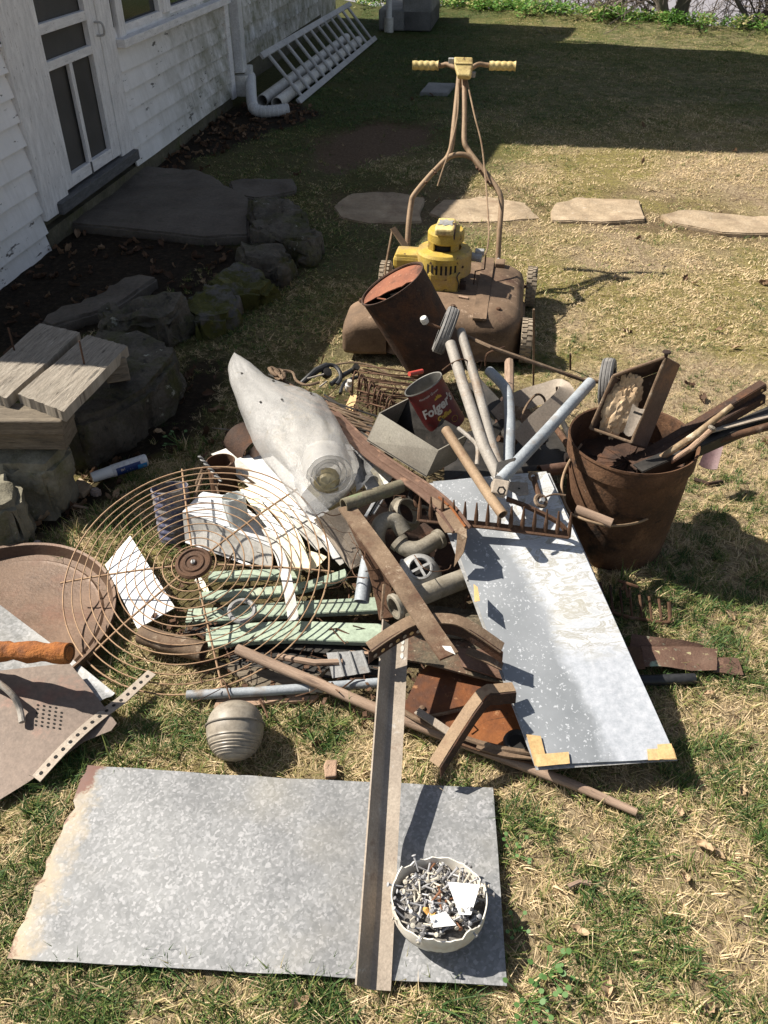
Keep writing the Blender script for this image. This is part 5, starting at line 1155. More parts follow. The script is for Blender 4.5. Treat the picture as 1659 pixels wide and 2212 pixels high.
b = MB(); b.tube([P(664, 818, .205), P(700, 808, .215)], .0028, 6); b.tube([P(690, 836, .19), P(706, 824, .20)], .0028, 6); b.build('link_rod', M_grey_tube, bk)
b = MB(); b.lathe([(.0001, 0), (.012, 0), (.012, .022), (.008, .026), (.008, .04), (.0001, .04)], P(752, 842, .155), V(.15, -.2, 1), 14); b.build('cream_stopper', M_white_dirty, label='small cream knob beside the black lever', cat='knob')
rod('wire_arc', [P(716, 790, .19), P(760, 783, .20), P(810, 792, .20), P(852, 815, .19), P(905, 822, .18)], .003, M_rust_dust, 'long bent rusty wire arching over the rack', 'wire', n=6, k=6)
rod('bent_wire', [P(700, 767, .10), P(692, 790, .05), P(684, 778, .08)], .0025, M_rust_mid, 'V bent wire standing in the sunny grass behind the lever', 'wire', n=5)
sheet('tan_shard', [P(745, 880, .13), P(762, 888, .13), P(772, 855, .15), P(760, 848, .15)], .003, M_tape, 'tan wood shard under the rods', 'wood scrap', nx=1, ny=1)
# red handle
b = MB(); b.tube([P(884, 808, .30), P(912, 802, .29)], [.007, .0075], 12); b.build('red_grip', M_red, label='stub of a red plastic grip behind the coffee can', cat='grip')

# ---- grey box with the coffee can
gb = thing('grey_box', 'open grey sheet metal box holding up the red coffee can', 'metal box', P(900, 1010, .16))
f0, f1, f2, f3 = P(793, 953, .255), P(820, 893, .345), P(947, 973, .345), P(920, 1031, .255)
dep = P(1012, 938, .36)-f2
def wall(nm, q, t=.0025, m=M_grey_box):
    c = sum(q, Vector())/4; n_ = (q[1]-q[0]).cross(q[3]-q[0]).normalized(); b = MB(); b.poly(q, n_*t); b.build(nm, m, gb, smooth=None)
wall('front_wall', [f0, f1, f2, f3]); wall('end_wall', [f3, f2, f2+dep, f3+dep*1.0]); wall('end_wall', [f0, f1, f1+dep, f0+dep]); wall('bottom', [f0+Z*.003, f3+Z*.003, f3+dep+Z*.003, f0+dep+Z*.003], m=M_dark_metal); wall('back_wall', [f0+dep, f1+dep, f2+dep, f3+dep], m=M_dark_metal)
def coffee_can():
    top, base = P(914, 829, .425), P(966, 922, .305); ax = (base-top); L = ax.length; r = .0545
    o = thing('coffee_can', 'dented red coffee can with white lettering lying tilted on the grey box', 'can', base)
    axn = (top-base).normalized(); view = (C_-(top+base)/2).normalized(); xv = (view-axn*view.dot(axn)).normalized(); yv = axn.cross(xv)
    dent = lambda i, a, rr, h: (rr*(1+.018*mnoise.noise(V(2*math.cos(a), 2*math.sin(a), h*20))) if rr > .001 else rr, h)
    b = MB(); pr = [(.0001, 0), (r-.003, 0), (r, .003), (r, .008), (r-.0012, .012)]+[(r-.0012, .012+(L-.024)*k/12) for k in range(1, 12)]+[(r-.0012, L-.012), (r, L-.008), (r, L-.004)]
    b.lathe(pr, base, axn, 48, x=xv, fn=dent); b.build('body', M_can, o)
    b = MB(); b.lathe([(r, L-.004), (r+.0016, L-.002), (r+.001, L+.001), (r-.0016, L), (r-.0022, L-.006), (r-.0022, .05), (.0001, .05)], base, axn, 48, x=xv, fn=dent); b.build('rim', mat('can_inside', [(.10, .10, .095), (.19, .185, .17), (.27, .26, .24)], 14, .5, .35, .2, 60, [((.06, .05, .045), 12, .55, .7)]), o)
    b = MB(); b.lathe([(r-.004, .060), (r*.5, .075), (.0001, .072)], base, axn, 30, fn=lambda i, a, rr, h: (rr, h+.012*mnoise.noise(V(a*1.7, i, 2)))); b.build('rubbish', mat('can_rubbish', [(.14, .12, .10), (.30, .27, .22), (.45, .41, .33)], 60, .85, 0, .8, 120), o)
    def text(s, size, hc, ac, m, nm, slant=.0, bold=.0):
        cu = bpy.data.curves.new(nm, 'FONT'); cu.body = s; cu.size = size; cu.align_x = 'CENTER'; cu.align_y = 'CENTER'; cu.offset = bold; cu.resolution_u = 3; cu.shear = .18
        to = bpy.data.objects.new(nm, cu); COL.objects.link(to); dg = bpy.context.evaluated_depsgraph_get(); me = bpy.data.meshes.new_from_object(to.evaluated_get(dg)); bpy.data.objects.remove(to)
        bm = bmesh.new(); bm.from_mesh(me)
        for _ in range(2): bmesh.ops.subdivide_edges(bm, edges=[e for e in bm.edges if e.calc_length() > .005], cuts=1)
        bmesh.ops.triangulate(bm, faces=bm.faces[:])
        for v in bm.verts:
            x, y = v.co.x, v.co.y; a = ac+x/r; hh = hc+y+slant*x; rr = r*(1+.018*mnoise.noise(V(2*math.cos(a), 2*math.sin(a), hh*20)))+.0003
            v.co = base+axn*hh+(xv*math.cos(a)+yv*math.sin(a))*rr-base
        bm.to_mesh(me); bm.free(); me.materials.clear(); me.materials.append(m)
        q = bpy.data.objects.new(nm, me); COL.objects.link(q); q.parent = o; return q
    text('Folger\u2019s', .034, L*.57, .12, M_ink_white, 'brand_lettering', .12, .0012)
    text('Coffee', .016, L*.37, .16, M_ink_yellow, 'word_lettering', .10, .0009)
    text('Mountain Grown', .0085, L*.86, -.05, M_ink_white, 'small_lettering', .08)
    # yellow mountain emblem
    pts = []
    for x, y in ((-.012, -.005), (-.009, .001), (-.006, -.001), (-.003, .006), (0, .002), (.003, .007), (.006, .001), (.009, .003), (.012, -.005)):
        a = .30+x/r; pts.append(base+axn*(L*.755+y)+(xv*math.cos(a)+yv*math.sin(a))*(r+.0004))
    b = MB(); b.add(pts+[pts[0]*.5+pts[-1]*.5], [[i, i+1, 9] for i in range(8)]); b.build('mountain_emblem', M_ink_yellow, o, smooth=None)
    lo = []
    for k in range(20):
        t = k/19*2*math.pi; a = .55+.010*math.cos(t)/r; lo.append(base+axn*(L*.20+.008*math.sin(t))+(xv*math.cos(a)+yv*math.sin(a))*(r+.0002))
    b = MB(); b.tube(lo, .0006, 4, closed=True); b.build('cup_outline', M_ink_yellow, o)
coffee_can()

# ---- long brown rails across the middle
def rail(name, pts, w, m, label, ridge=3, h=.006, tip=None):
    o = thing(name, label, 'rail', pts[0]); pts = smooth_pts([Vector(p) for p in pts], 6)
    strip('web', pts, w, .003, m, parent=o, k=0)
    for i in range(ridge):
        q = []
        for k, p in enumerate(pts):
            d = (pts[min(k+1, len(pts)-1)]-pts[max(k-1, 0)]).normalized(); s = d.cross(Z).normalized(); q.append(p+s*(w*(i/(ridge-1)-.5)*.92)+Z*h*.5)
        rod('flange', q, h*.55, m, n=6, parent=o)
    return o
M_rail = mat('plum_brown_rail', [(.085, .048, .033), (.13, .076, .054), (.175, .11, .08)], 12, .6, .2, .3, 120, [((.30, .18, .12), 16, .58, .7), ((.06, .032, .024), 9, .6, .74)])
rail('curved_rail', [P(690, 872, .225), P(735, 915, .235), P(800, 978, .245), P(862, 1022, .25), P(915, 1058, .27), P(962, 1098, .29), P(998, 1146, .285)], .048, M_rail, 'long plum brown rail sweeping from the rods down to the rake', 3)
o = thing('rail_end', 'torn pointed end of the long brown rail bent over beside the zinc panel', 'metal piece', P(985, 1200, .15))
b = MB(); b.poly([P(930, 1070, .292), P(977, 1098, .300), P(1008, 1142, .300), P(1009, 1162, .295), P(988, 1150, .29), P(962, 1150, .28), P(948, 1130, .285)], -Z*.003); b.poly([P(988, 1150, .29), P(1009, 1160, .295), P(1001, 1195, .26), P(980, 1226, .22), P(985, 1185, .25)], Vector((.002, .003, 0))); b.build('plate', M_rust_dust, o, smooth=None, bevel=.001)
b = MB(); b.tube([P(948, 1074, .300), P(975, 1097, .304), P(1005, 1138, .303)], .003, 6); b.build('orange_edge', M_rust_orange, o)
strip('flat_rail', [P(735, 905, .20), P(800, 945, .21), P(860, 985, .22)], .04, .004, M_rust_dust, 'brown metal strip lying right behind the long rail', 'metal strip')
for i in range(5):
    rod('long_rod', [P(700+i*3, 852+i*9, .20), P(760, 893+i*8, .21), P(815, 930+i*10, .215)], .0032, (M_dark_metal, M_rust_dust, M_rust_mid)[i % 3], ['dark long rod nearest the rack, left of the grey box', 'dusty long rod left of the grey box', 'brown long rod left of the grey box, middle one', 'dark long rod close to the long rail', 'dusty long rod right beside the long rail'][i], 'rod', 'loose long rods left of the grey box', n=6)

# ---- crossing bars and pipes in the middle
hollow('green_pipe', [P(742, 1092, .265), P(800, 1072, .26), P(866, 1050, .25)], .0175, .003, mat('greened_pipe', [(.10, .09, .06), (.18, .16, .11), (.25, .22, .16)], 12, .75, .2, .4, 120, [((.14, .20, .10), 12, .55, .66), ((.20, .10, .06), 9, .6, .75)]), 'greenish old pipe with an open left end crossing above the P traps', 'pipe', n=20)
strip('flat_bar', [P(748, 1095, .255), P(800, 1165, .265), P(860, 1250, .272), P(930, 1360, .274), P(970, 1418, .270)], .042, .006, M_rust_dust, 'long dusty rusted flat bar lying diagonally across the middle of the pile', 'flat bar', k=2)
sheet('paint_patch', [P(955, 1395, .2755), P(974, 1396, .275), P(984, 1414, .2735), P(962, 1404, .275)], .0006, M_white_dirty, 'white paint patch on the lower end of the dusty flat bar', 'paint patch', nx=3, ny=3)
strip('rusty_bar', [P(755, 1100, .22), P(795, 1180, .20), P(822, 1260, .14), P(838, 1335, .10)], .042, .005, M_rust_mid, 'shorter dark rusty bar left of the dusty flat bar', 'flat bar', k=2)
rod('fold_bar', [P(830, 1262, .18), P(824, 1340, .13)], .004, M_rust_dust, 'thin upright edge strip above the angle iron', 'strip', n=5)
def bend(name, pts, r, label, m=M_brass, ends=True):
    o = thing(name, label, 'pipe fitting', pts[0]); sp = smooth_pts([Vector(p) for p in pts], 7)
    b = MB(); b.pipe(sp, r, .002, 22); b.build('bend', m, o)
    if ends:
        for q, d in ((sp[0], sp[0]-sp[1]), (sp[-1], sp[-1]-sp[-2])):
            b = MB(); b.lathe([(r, -.014), (r+.004, -.013), (r+.004, -.001), (r, 0)], q, d.normalized(), 24); b.build('collar', m, o)
    return o
bend('pipe_trap', [P(818, 1190, .14), P(814, 1155, .18), P(826, 1128, .20), P(852, 1124, .20), P(872, 1150, .175)], .021, 'tarnished U bend of a drain trap, the upper left one', ends=False)
bend('pipe_trap', [P(858, 1168, .175), P(876, 1184, .165), P(905, 1186, .165), P(936, 1170, .17), P(952, 1162, .17)], .021, 'tarnished elbow with a slip nut right under the U bend')
fl = thing('flange_ring', 'dusty metal flange ring tilted behind the drain traps', 'flange', P(870, 1110, .14))
b = MB(); b.lathe([(.030, .0), (.047, .0), (.048, .008), (.040, .012), (.036, .028), (.032, .028), (.030, .0)], P(872, 1112, .165), V(.55, -.35, .75), 36); b.build('ring', M_brass, fl)
for t in (0.6, 2.2, 4.0):
    x, y = frame_of(V(.55, -.35, .75)); p = P(872, 1112, .165)+V(.55, -.35, .75).normalized()*.012+(x*math.cos(t)+y*math.sin(t))*.043
    b = MB(); b.lathe([(.0001, .006), (.006, .006), (.006, 0)], p, V(.55, -.35, .75), 6); b.build('lug', M_rust_mid, fl)
for i, (u, v) in enumerate(((908, 1085), (915, 1108), (897, 1073))):
    b = MB(); b.ring(P(u, v, .185), V(.4, -.5, .75), .016, .006, 24, 8); b.build('ring_nut', (M_rust_mid, M_brass, M_dark_metal)[i], label=['rusty ring nut near the long rail', 'tarnished ring nut beside the flange', 'dark ring nut near the green pipe'][i], cat='ring nut')
# strainer dome
sc = P(905, 1240, .135); sx = V(.03, -.42, .90).normalized()
dm = thing('drain_strainer', 'grey zinc dome with a cross shaped vent in its top', 'dome cap', sc)
b = MB(); b.lathe([(.056, -.022), (.058, -.014), (.055, -.008), (.052, .004), (.046, .020), (.036, .030), (.031, .033), (.030, .040), (.026, .041), (.0245, .039), (.0245, .030)], sc, sx, 44); b.build('dome', M_zinc_old, dm)
b = MB(); b.lathe([(.0001, .029), (.0245, .029)], sc, sx, 30); b.build('vent_hole', M_void, dm)
x, y = frame_of(sx); x, y = (x+y).normalized(), (y-x).normalized()
x = (V(1, 0, 0)-sx*V(1, 0, 0).dot(sx)).normalized(); y = sx.cross(x); x, y = x*math.cos(.5)+y*math.sin(.5), y*math.cos(.5)-x*math.sin(.5)
b = MB(); b.box(sc+sx*.039, x*.0245, y*.0032, sx*.0015); b.box(sc+sx*.0392, y*.0245, x*.0032, sx*.0015); b.build('cross_bar', M_zinc_old, dm, smooth=None)
for t in (.4, 1.9, 3.4, 5.1):
    p = sc+sx*-.01+(x*math.cos(t)+y*math.sin(t))*.055; b = MB(); b.lathe([(.0001, .008), (.005, .007), (.006, 0)], p, sx, 8); b.build('screw_lug', M_zinc_old, dm)
# pipes
dpp = hollow('drain_tube', [P(855, 1310, .155), P(900, 1290, .155), P(970, 1262, .15), P(1045, 1235, .14)], .0245, .0025, M_brass, 'fat grey drain tube with an open flanged end under the dusty bar', 'pipe', n=26)
b = MB(); b.lathe([(.025, -.004), (.031, -.004), (.032, .004), (.029, .007), (.0225, .007), (.0225, -.004)], P(855, 1310, .155), (P(855, 1310, .155)-P(900, 1290, .155)).normalized(), 30); b.build('flange_lip', M_brass, dpp, org=wloc(dpp))
hollow('open_tube', [P(781, 1300, .10), P(788, 1250, .13), P(797, 1205, .155)], .0185, .0018, M_blue_tube, 'short blue grey tube with its open end facing the camera', 'pipe', n=22)
# perforated V bracket
def vbracket():
    o = thing('perforated_bracket', 'brown V shaped bracket with a row of round holes on its side', 'bracket', P(893, 1340, .1))
    ps = [P(797, 1399, .215), P(845, 1366, .235), P(893, 1340, .25), P(940, 1336, .25), P(988, 1340, .245), P(1030, 1362, .23), P(1085, 1400, .20)]
    strip('top_flange', ps, .030, .003, M_rust_dust, parent=o, k=3)
    sp = smooth_pts([Vector(p) for p in ps], 3); s = Vector((0, -.013, 0)); vs = []; 
    for p in sp: vs += [p+s, p+s-Z*.030+Vector((0, -.004, 0))]
    b = MB(); b.add(vs, [[i*2, i*2+2, i*2+3, i*2+1] for i in range(len(sp)-1)]); q = b.build('side_flange', M_rust_dark, o, smooth=None)
    sm = q.modifiers.new('thick', 'SOLIDIFY'); sm.thickness = .003
    for i in range(7):
        f = .06+i*.052; k = f*(len(sp)-1); a = sp[int(k)].lerp(sp[int(k)+1], k-int(k))+s+Vector((0, -.0052, -.018)); d = (sp[int(k)+1]-sp[int(k)]).normalized()
        b = MB(); b.poly([a+d*.0048*math.cos(t)+Z*.0048*math.sin(t) for t in np.linspace(0, 2*math.pi, 11)[:-1]], Vector((0, -.0004, 0))); b.build('round_hole', M_tape if i % 2 else M_steel_dust, o, smooth=None)
vbracket()
strip('flat_strip', [P(1008, 1405, .17), P(1040, 1418, .165), P(1085, 1440, .15)], .022, .003, M_rust_dust, 'short brown strip disappearing under the zinc panel', 'metal strip', k=0)
# boards under
sheet('mottled_board', [P(862, 1422, .085), P(1120, 1480, .080), P(1090, 1330, .085), P(880, 1300, .10)], .006, M_mottle, 'mottled brown and green metal board under the V bracket', 'metal sheet', nx=4, ny=4, warp=.008)
sheet('plum_board', [P(1000, 1440, .09), P(1120, 1478, .085), P(1105, 1405, .09), P(985, 1400, .095)], .004, M_rail, 'plum brown strip of sheet metal left of the zinc panel', 'metal sheet', nx=3, ny=3)
sheet('rust_plate', [P(950, 1375, .10), P(1080, 1385, .09), P(1060, 1330, .095), P(960, 1325, .10)], .003, M_mottle, 'rough speckled plate right behind the V bracket', 'metal sheet', nx=3, ny=3)
# orange pan
oc = P(1020, 1530, .035)
pan = thing('rust_pan', 'bright orange rusty pan with a curved rim under the zinc panel', 'pan', oc)
po = [(868, 1533), (905, 1455), (922, 1438), (965, 1420), (1040, 1430), (1100, 1440), (1180, 1480), (1200, 1560), (1170, 1618), (1100, 1614), (1030, 1597), (960, 1572), (905, 1552)]
b = MB(); b.poly([P(u, v, .050) for u, v in po][::-1], -Z*.003); b.build('pan_floor', M_rust_orange, pan, smooth=None)
b = MB(); edge_ = smooth_pts([P(u, v, .058) for u, v in ((868, 1535), (905, 1556), (960, 1578), (1030, 1603), (1090, 1618), (1160, 1628))], 5); b.tube(edge_, .006, 8); b.build('rolled_rim', M_rust_dust, pan)
b = MB(); b.lathe([(.018, .002), (.024, .008), (.029, .006), (.031, .0)], P(1118, 1604, .052), V(0, -.05, 1), 30); b.build('hole_rim', M_dark_metal, pan)
b = MB(); b.lathe([(.0001, .002), (.0195, .0022)], P(1118, 1604, .052), V(0, -.05, 1), 24); b.build('hole', M_void, pan)
strip('dusty_lip', [P(900, 1535, .072), P(935, 1558, .072), P(975, 1585, .068)], .018, .003, M_steel_dust, 'dusty torn strip along the rim of the orange pan', 'metal strip')
strip('rim_strip', [P(1030, 1612, .055), P(1090, 1630, .055), P(1165, 1636, .05)], .012, .005, M_rust_dust, 'long dusty strip below the rim of the orange pan', 'metal strip')
strip('rim_strip', [P(960, 1590, .045), P(1050, 1622, .042), P(1160, 1645, .04)], .014, .004, M_rust_mid, 'rusty under strip just above the wooden handle', 'metal strip')
rod('dust_roll', [P(930, 1547, .056), P(965, 1540, .058), P(1000, 1532, .056)], .004, M_rust_dust, 'crumbly line of dirt on the orange pan', 'dirt', n=6, k=5)
b = MB(); b.lathe([(.0001, .006), (.006, .004), (.008, 0)], P(912, 1530, .052), Z, 8); b.build('dirt_clump', M_rust_dust, label='little grey clump of dirt on the orange pan', cat='dirt')
# lower V bar
def vbar():
    o = thing('bent_bar', 'bent brown angle bar pointing down at the grass left of the zinc panel', 'bar', P(940, 1655, .08))
    ps = [P(938, 1650, .085), P(985, 1575, .12), P(1040, 1497, .15), P(1070, 1488, .155), P(1110, 1484, .15)]
    strip('top_flange', ps, .024, .003, M_handle_rust, parent=o, k=2)
    sp = smooth_pts([Vector(p) for p in ps], 2); vs = []
    for i, p in enumerate(sp):
        d = (sp[min(i+1, len(sp)-1)]-sp[max(i-1, 0)]).normalized(); s = d.cross(Z).normalized(); s = s if s.x > 0 or s.y < -.5 else -s; vs += [p+s*.013, p+s*.016-Z*.030]
    b = MB(); b.add(vs, [[i*2, i*2+2, i*2+3, i*2+1] for i in range(len(sp)-1)]); q = b.build('side_flange', M_rust_dark, o, smooth=None); sm = q.modifiers.new('thick', 'SOLIDIFY'); sm.thickness = .003
vbar()
# wooden handles, conduit
hp_ = [P(512, 1402, .075), P(600, 1440, .065), P(700, 1482, .055), P(810, 1530, .045), P(950, 1585, .034), P(1120, 1650, .022), P(1250, 1700, .018), P(1375, 1755, .014)]
rod('wooden_handle', hp_, [.0125, .0125, .0125, .0125, .012, .0115, .010, .008], M_wood_handle, 'long worn wooden tool handle running from the grille to the lower right', 'handle', n=16)
hollow('half_pipe', [P(306, 1370, .055), P(350, 1385, .055), P(440, 1408, .05)], .024, .003, M_rust_dust, 'short rusty dirt filled pipe under the lower left of the grille', 'pipe', n=20)
rod('conduit', [P(404, 1502, .022), P(560, 1494, .03), P(700, 1484, .034), P(830, 1474, .036)], .0115, M_blue_tube, 'thin blue grey conduit lying behind the glass globe', 'pipe', n=14)
b = MB(); b.lathe([(.0118, 0), (.0135, .002), (.0135, .03), (.0118, .032)], P(668, 1486.5, .0335), (P(700, 1484, .034)-P(660, 1487, .033)).normalized(), 14); b.build('conduit_joint', M_grey_tube, label='joint sleeve of the thin conduit', cat='pipe joint')
for i, (q, lab) in enumerate((([(460, 1530, .012), (560, 1522, .018), (660, 1498, .02), (655, 1488, .02), (470, 1505, .016)], 'split wood piece under the conduit behind the globe'), ([(470, 1430, .015), (600, 1445, .02), (690, 1455, .03), (712, 1440, .035), (680, 1475, .02), (560, 1490, .012)], 'dark split wood piece behind the conduit'), ([(575, 1520, .014), (680, 1512, .014), (690, 1500, .018), (600, 1505, .016)], 'small split wood chip right of the globe'))):
    b = MB(); pts = [P(*k) for k in q]; n_ = len(pts); b.poly(pts, -Z*.010); b.build('split_wood', M_bark if i != 1 else M_wood_dark, label=lab, cat='wood scrap', smooth=None, bevel=.002)
rod('dark_stick', [P(600, 1418, .04), P(680, 1432, .045), P(740, 1430, .045)], .008, M_wood_handle, 'short stick behind the long wooden handle', 'stick', n=8)
lv = thing('dark_louver', 'grey ribbed piece of siding in the shadow left of the angle iron', 'siding scrap', P(750, 1465, .02))
sheet('panel', [P(718, 1465, .03), P(802, 1452, .035), P(785, 1405, .06), P(705, 1410, .055)], .002, M_zinc_old, None, None, nx=6, ny=2, parent=lv)
for f in (.3, .62, .95):
    rod('rib', [P(718+84*f, 1465-13*f, .034+.004*f), P(705+80*f, 1410-5*f, .060)], .003, M_zinc_old, n=6, parent=lv)
sheet('under_shade_sheet', [P(505, 1450, .008), P(840, 1470, .008), P(835, 1400, .010), P(480, 1385, .010)], .003, M_dark_metal, 'added dark sheet deepening the shade at the bottom of the pile', 'metal sheet', warp=.006)  # sheet added to blacken the gaps low in the pile
# pipe ring under grille
b = MB(); b.ring(P(523, 1320, .072), V(.08, -.22, .95), .030, .0065, 32, 8); b.build('grey_ring', M_zinc_old, label='dented grey ring lying on the mint slats', cat='ring')

# ---- rake head
def rake():
    o = thing('rake_head', 'rusty garden rake head with its tines pointing up on the zinc panel', 'rake', P(1070, 1130, .30))
    a, c = P(905, 1120, .262), P(1229, 1157, .265); n = 14
    strip('rake_bar', [a, a.lerp(c, .5)+Z*.002, c], .016, .010, M_rust_mid, parent=o, nrm=V(0, -.6, .8), k=0)
    for i in range(n):
        p = a.lerp(c, (i+.04)/(n-1+.08)); t = p+Vector((.002*(rng.random()-.5), .012, .056+.006*rng.random()))
        b = MB(); b.tube([p-Z*.004, p.lerp(t, .5)+Vector((0, -.003, 0)), t], [.0062, .0048, .0016], 8); b.build('tine', M_rust_mid, o)
    strip('rake_bow', [c, P(1205, 1128, .285), P(1140, 1095, .31), P(1095, 1078, .33)], .010, .008, M_rust_mid, parent=o, k=4)
rake()
# ---- folded zinc panel
pcs = [P(1159, 1653, .075), P(1461, 1638, .072), P(1180, 1018, .30), P(935, 1040, .27)]
zp = thing('folded_sheet', 'folded corroded zinc panel taped at the corners and propped on the pile', 'metal panel', pcs[0])
nrmp = (pcs[1]-pcs[0]).cross(pcs[3]-pcs[0]).normalized()
b = MB(); b.slab(pcs, .0018, 16, 40, lambda a, c: nrmp*(.006*math.sin(math.pi*c)*(a-.3)+.003*mnoise.noise(V(a*4, c*5, 2)))); b.build('upper_leaf', M_fold, zp)
q0 = [p-nrmp*.007+d for p, d in zip(pcs, ((P(1160, 1662, .075)-pcs[0])*.9, (P(1466, 1640, .072)-pcs[1]), V(.01, 0, 0), V(-.01, 0, 0)))]
b = MB(); b.slab(q0, .0018, 4, 4); b.build('lower_leaf', M_galv2, zp)
def tape(uv, lift=.0025):
    q = [PW(u, v, pcs[0]+nrmp*lift, nrmp) for u, v in uv]; b = MB(); b.slab(q, .0008, 6, 4, lambda a, c: nrmp*(.0012*mnoise.noise(V(a*4, c*4, uv[0][0])))); b.build('paper_tape', M_tape, zp)
tape([(1155, 1654), (1183, 1651), (1168, 1590), (1137, 1586)], .0045); tape([(1160, 1656), (1231, 1649), (1228, 1624), (1157, 1630)], .006); tape([(1400, 1642), (1462, 1640), (1455, 1616), (1398, 1618)], .0045); tape([(1424, 1640), (1460, 1638), (1450, 1606), (1420, 1608)], .0055)
tape([(1240, 1274), (1297, 1279), (1292, 1261), (1237, 1256)], .0075); tape([(1150, 1040), (1178, 1040), (1170, 1018), (1140, 1018)], .004); tape([(1195, 1115), (1222, 1118), (1212, 1098), (1190, 1098)], .006)
b = MB(); b.slab([P(1025, 1300, .20), P(1036, 1298, .225), P(1031, 1268, .235), P(1023, 1262, .215)], .001, 2, 2); b.build('loose_tape', M_tape, zp)

# ---- grey tube frame with wheels
wheel_ax = V(.85, -.25, -.30).normalized()
fr1 = thing('tube_frame', 'pair of dusty grey tubes running down from the solid rubber wheel to the rake', 'frame tubes', P(1080, 1035, .33))
rod('tube', [P(973, 742, .50), P(1000, 830, .45), P(1045, 965, .385), P(1085, 1045, .345)], .0145, M_grey_tube, n=16, parent=fr1)
rod('tube', [P(995, 715, .515), P(1030, 830, .45), P(1063, 960, .385), P(1082, 1020, .352)], .0125, M_grey_tube, n=16, parent=fr1)
rod('small_rod', [P(990, 925, .38), P(1020, 950, .375), P(1032, 968, .37), P(1030, 1005, .355)], .0055, M_grey_tube, n=8, parent=fr1, k=3)
hb = [P(1082, 1062, .35)]
b = MB(); b.box(P(1078, 1055, .345), V(.018, -.006, 0), V(.004, .012, .012), V(0, -.018, .018)); b.build('bracket', M_steel_dust, fr1, smooth=None, bevel=.003)
b = MB(); b.lathe([(.007, 0), (.011, .001), (.011, .003), (.007, .003), (.007, 0)], P(1083, 1060, .372), V(.1, -.7, .6), 6); b.build('hex_hole', M_void, fr1, smooth=None)
def cart_wheel(u, v, z, r, w, ax, lab, cap=True):
    c = P(u, v, z); o = thing('cart_wheel', lab, 'wheel', c, 'solid rubber wheels of the folded cart')
    b = MB(); b.lathe([(r*.62, -w/2), (r*.93, -w/2), (r, -w*.35), (r*.975, -w*.28), (r, -w*.2), (r, -w*.05), (r*.975, 0), (r, w*.05), (r, w*.2), (r*.975, w*.28), (r, w*.35), (r*.93, w/2), (r*.62, w/2)], c, ax, 44); b.build('tyre', M_tyre, o)
    b = MB(); b.lathe([(.0001, -w*.3), (r*.66, -w*.3), (r*.66, w*.3), (.0001, w*.3)], c, ax, 24); b.build('wheel_disc', M_dark_metal, o)
    if cap:
        b = MB(); b.tube([c-ax*.055, c], .005, 8); b.build('axle_end', M_rust_mid, o)
        b = MB(); b.lathe([(.0001, 0), (.010, 0), (.011, .012), (.009, .018), (.0001, .018)], c-ax*.060, V(-.4, -.2, .9).normalized(), 14); b.build('axle_cap', M_white_dirty, o)
    return c
w1 = cart_wheel(963, 714, .50, .066, .033, V(.88, -.16, -.30).normalized(), 'solid rubber wheel with a white axle cap before the rusty drum')
w2 = cart_wheel(1312, 826, .40, .066, .033, V(.92, -.34, .12).normalized(), 'solid rubber wheel half hidden behind the grey tube and the bucket', cap=False)
rod('axle_rod', [w1+V(.04, -.01, -.005), P(1060, 750, .49), P(1150, 782, .455), P(1262, 822, .415), w2], .0055, M_rust_dust, 'thin axle rod stretching from the front wheel to the wheel by the bucket', 'rod', n=8)
rod('grey_tube', [P(1057, 802, .36), P(1078, 822, .365), P(1096, 848, .37), P(1101, 900, .365), P(1100, 960, .36), P(1098, 1018, .35)], .0145, M_blue_tube, 'bent bluish grey tube standing upright in the middle', 'tube', n=16, k=3)
rod('grey_tube', [P(1276, 826, .44), P(1180, 932, .40), P(1080, 1038, .36)], .0150, M_blue_tube, 'long straight bluish grey tube slanting up to the right', 'tube', n=16)
b = MB(); b.box(P(1091, 1012, .372), V(.022, .002, .006), V(.004, .018, .012), V(-.004, -.008, .014)*.2); b.build('hinge_plate', M_dark_metal, label='dark square hinge plate at the foot of the slanting tube', cat='plate', smooth=None, bevel=.002)
b = MB(); b.poly([P(1098, 1040, .335), P(1140, 1042, .33), P(1142, 1066, .32), P(1122, 1070, .32), P(1098, 1056, .325)], -V(0, 0, .003)); hp2 = b.build('corner_plate', M_steel_dust, label='grey plate with one small hole right of the hinge', cat='plate', smooth=None, bevel=.001)
b = MB(); b.lathe([(.0001, .0004), (.003, .0004)], P(1121, 1055, .3275), Z, 10); b.build('plate_hole', M_void, hp2, org=wloc(hp2))
# eye bolt
eb = thing('eye_bolt', 'rusty threaded eye bolt standing on the zinc panel by the tubes', 'bolt', P(1160, 1080, .29))
b = MB(); b.tube([P(1152, 1032, .335), P(1158, 1052, .325), P(1168, 1080, .31)], .007, 10); b.build('shank', M_rust_mid, eb)
b = MB(); b.ring(P(1152, 1030, .338), V(.3, -.5, .8), .010, .004, 20, 6); b.ring(P(1168, 1082, .31), V(.3, -.5, .8), .014, .005, 20, 6); b.build('washer', M_rust_dust, eb)
b = MB(); b.lathe([(.0001, .010), (.006, .010), (.006, 0)], P(1169, 1082, .312), V(.3, -.5, .8), 6); b.build('nut', M_zinc_old, eb)
rod('wire_tail', [P(1170, 1078, .315), P(1195, 1068, .32), P(1222, 1070, .32)], .0022, M_rust_dust, 'wire tail bending right from the eye bolt', 'wire', n=6, k=4)
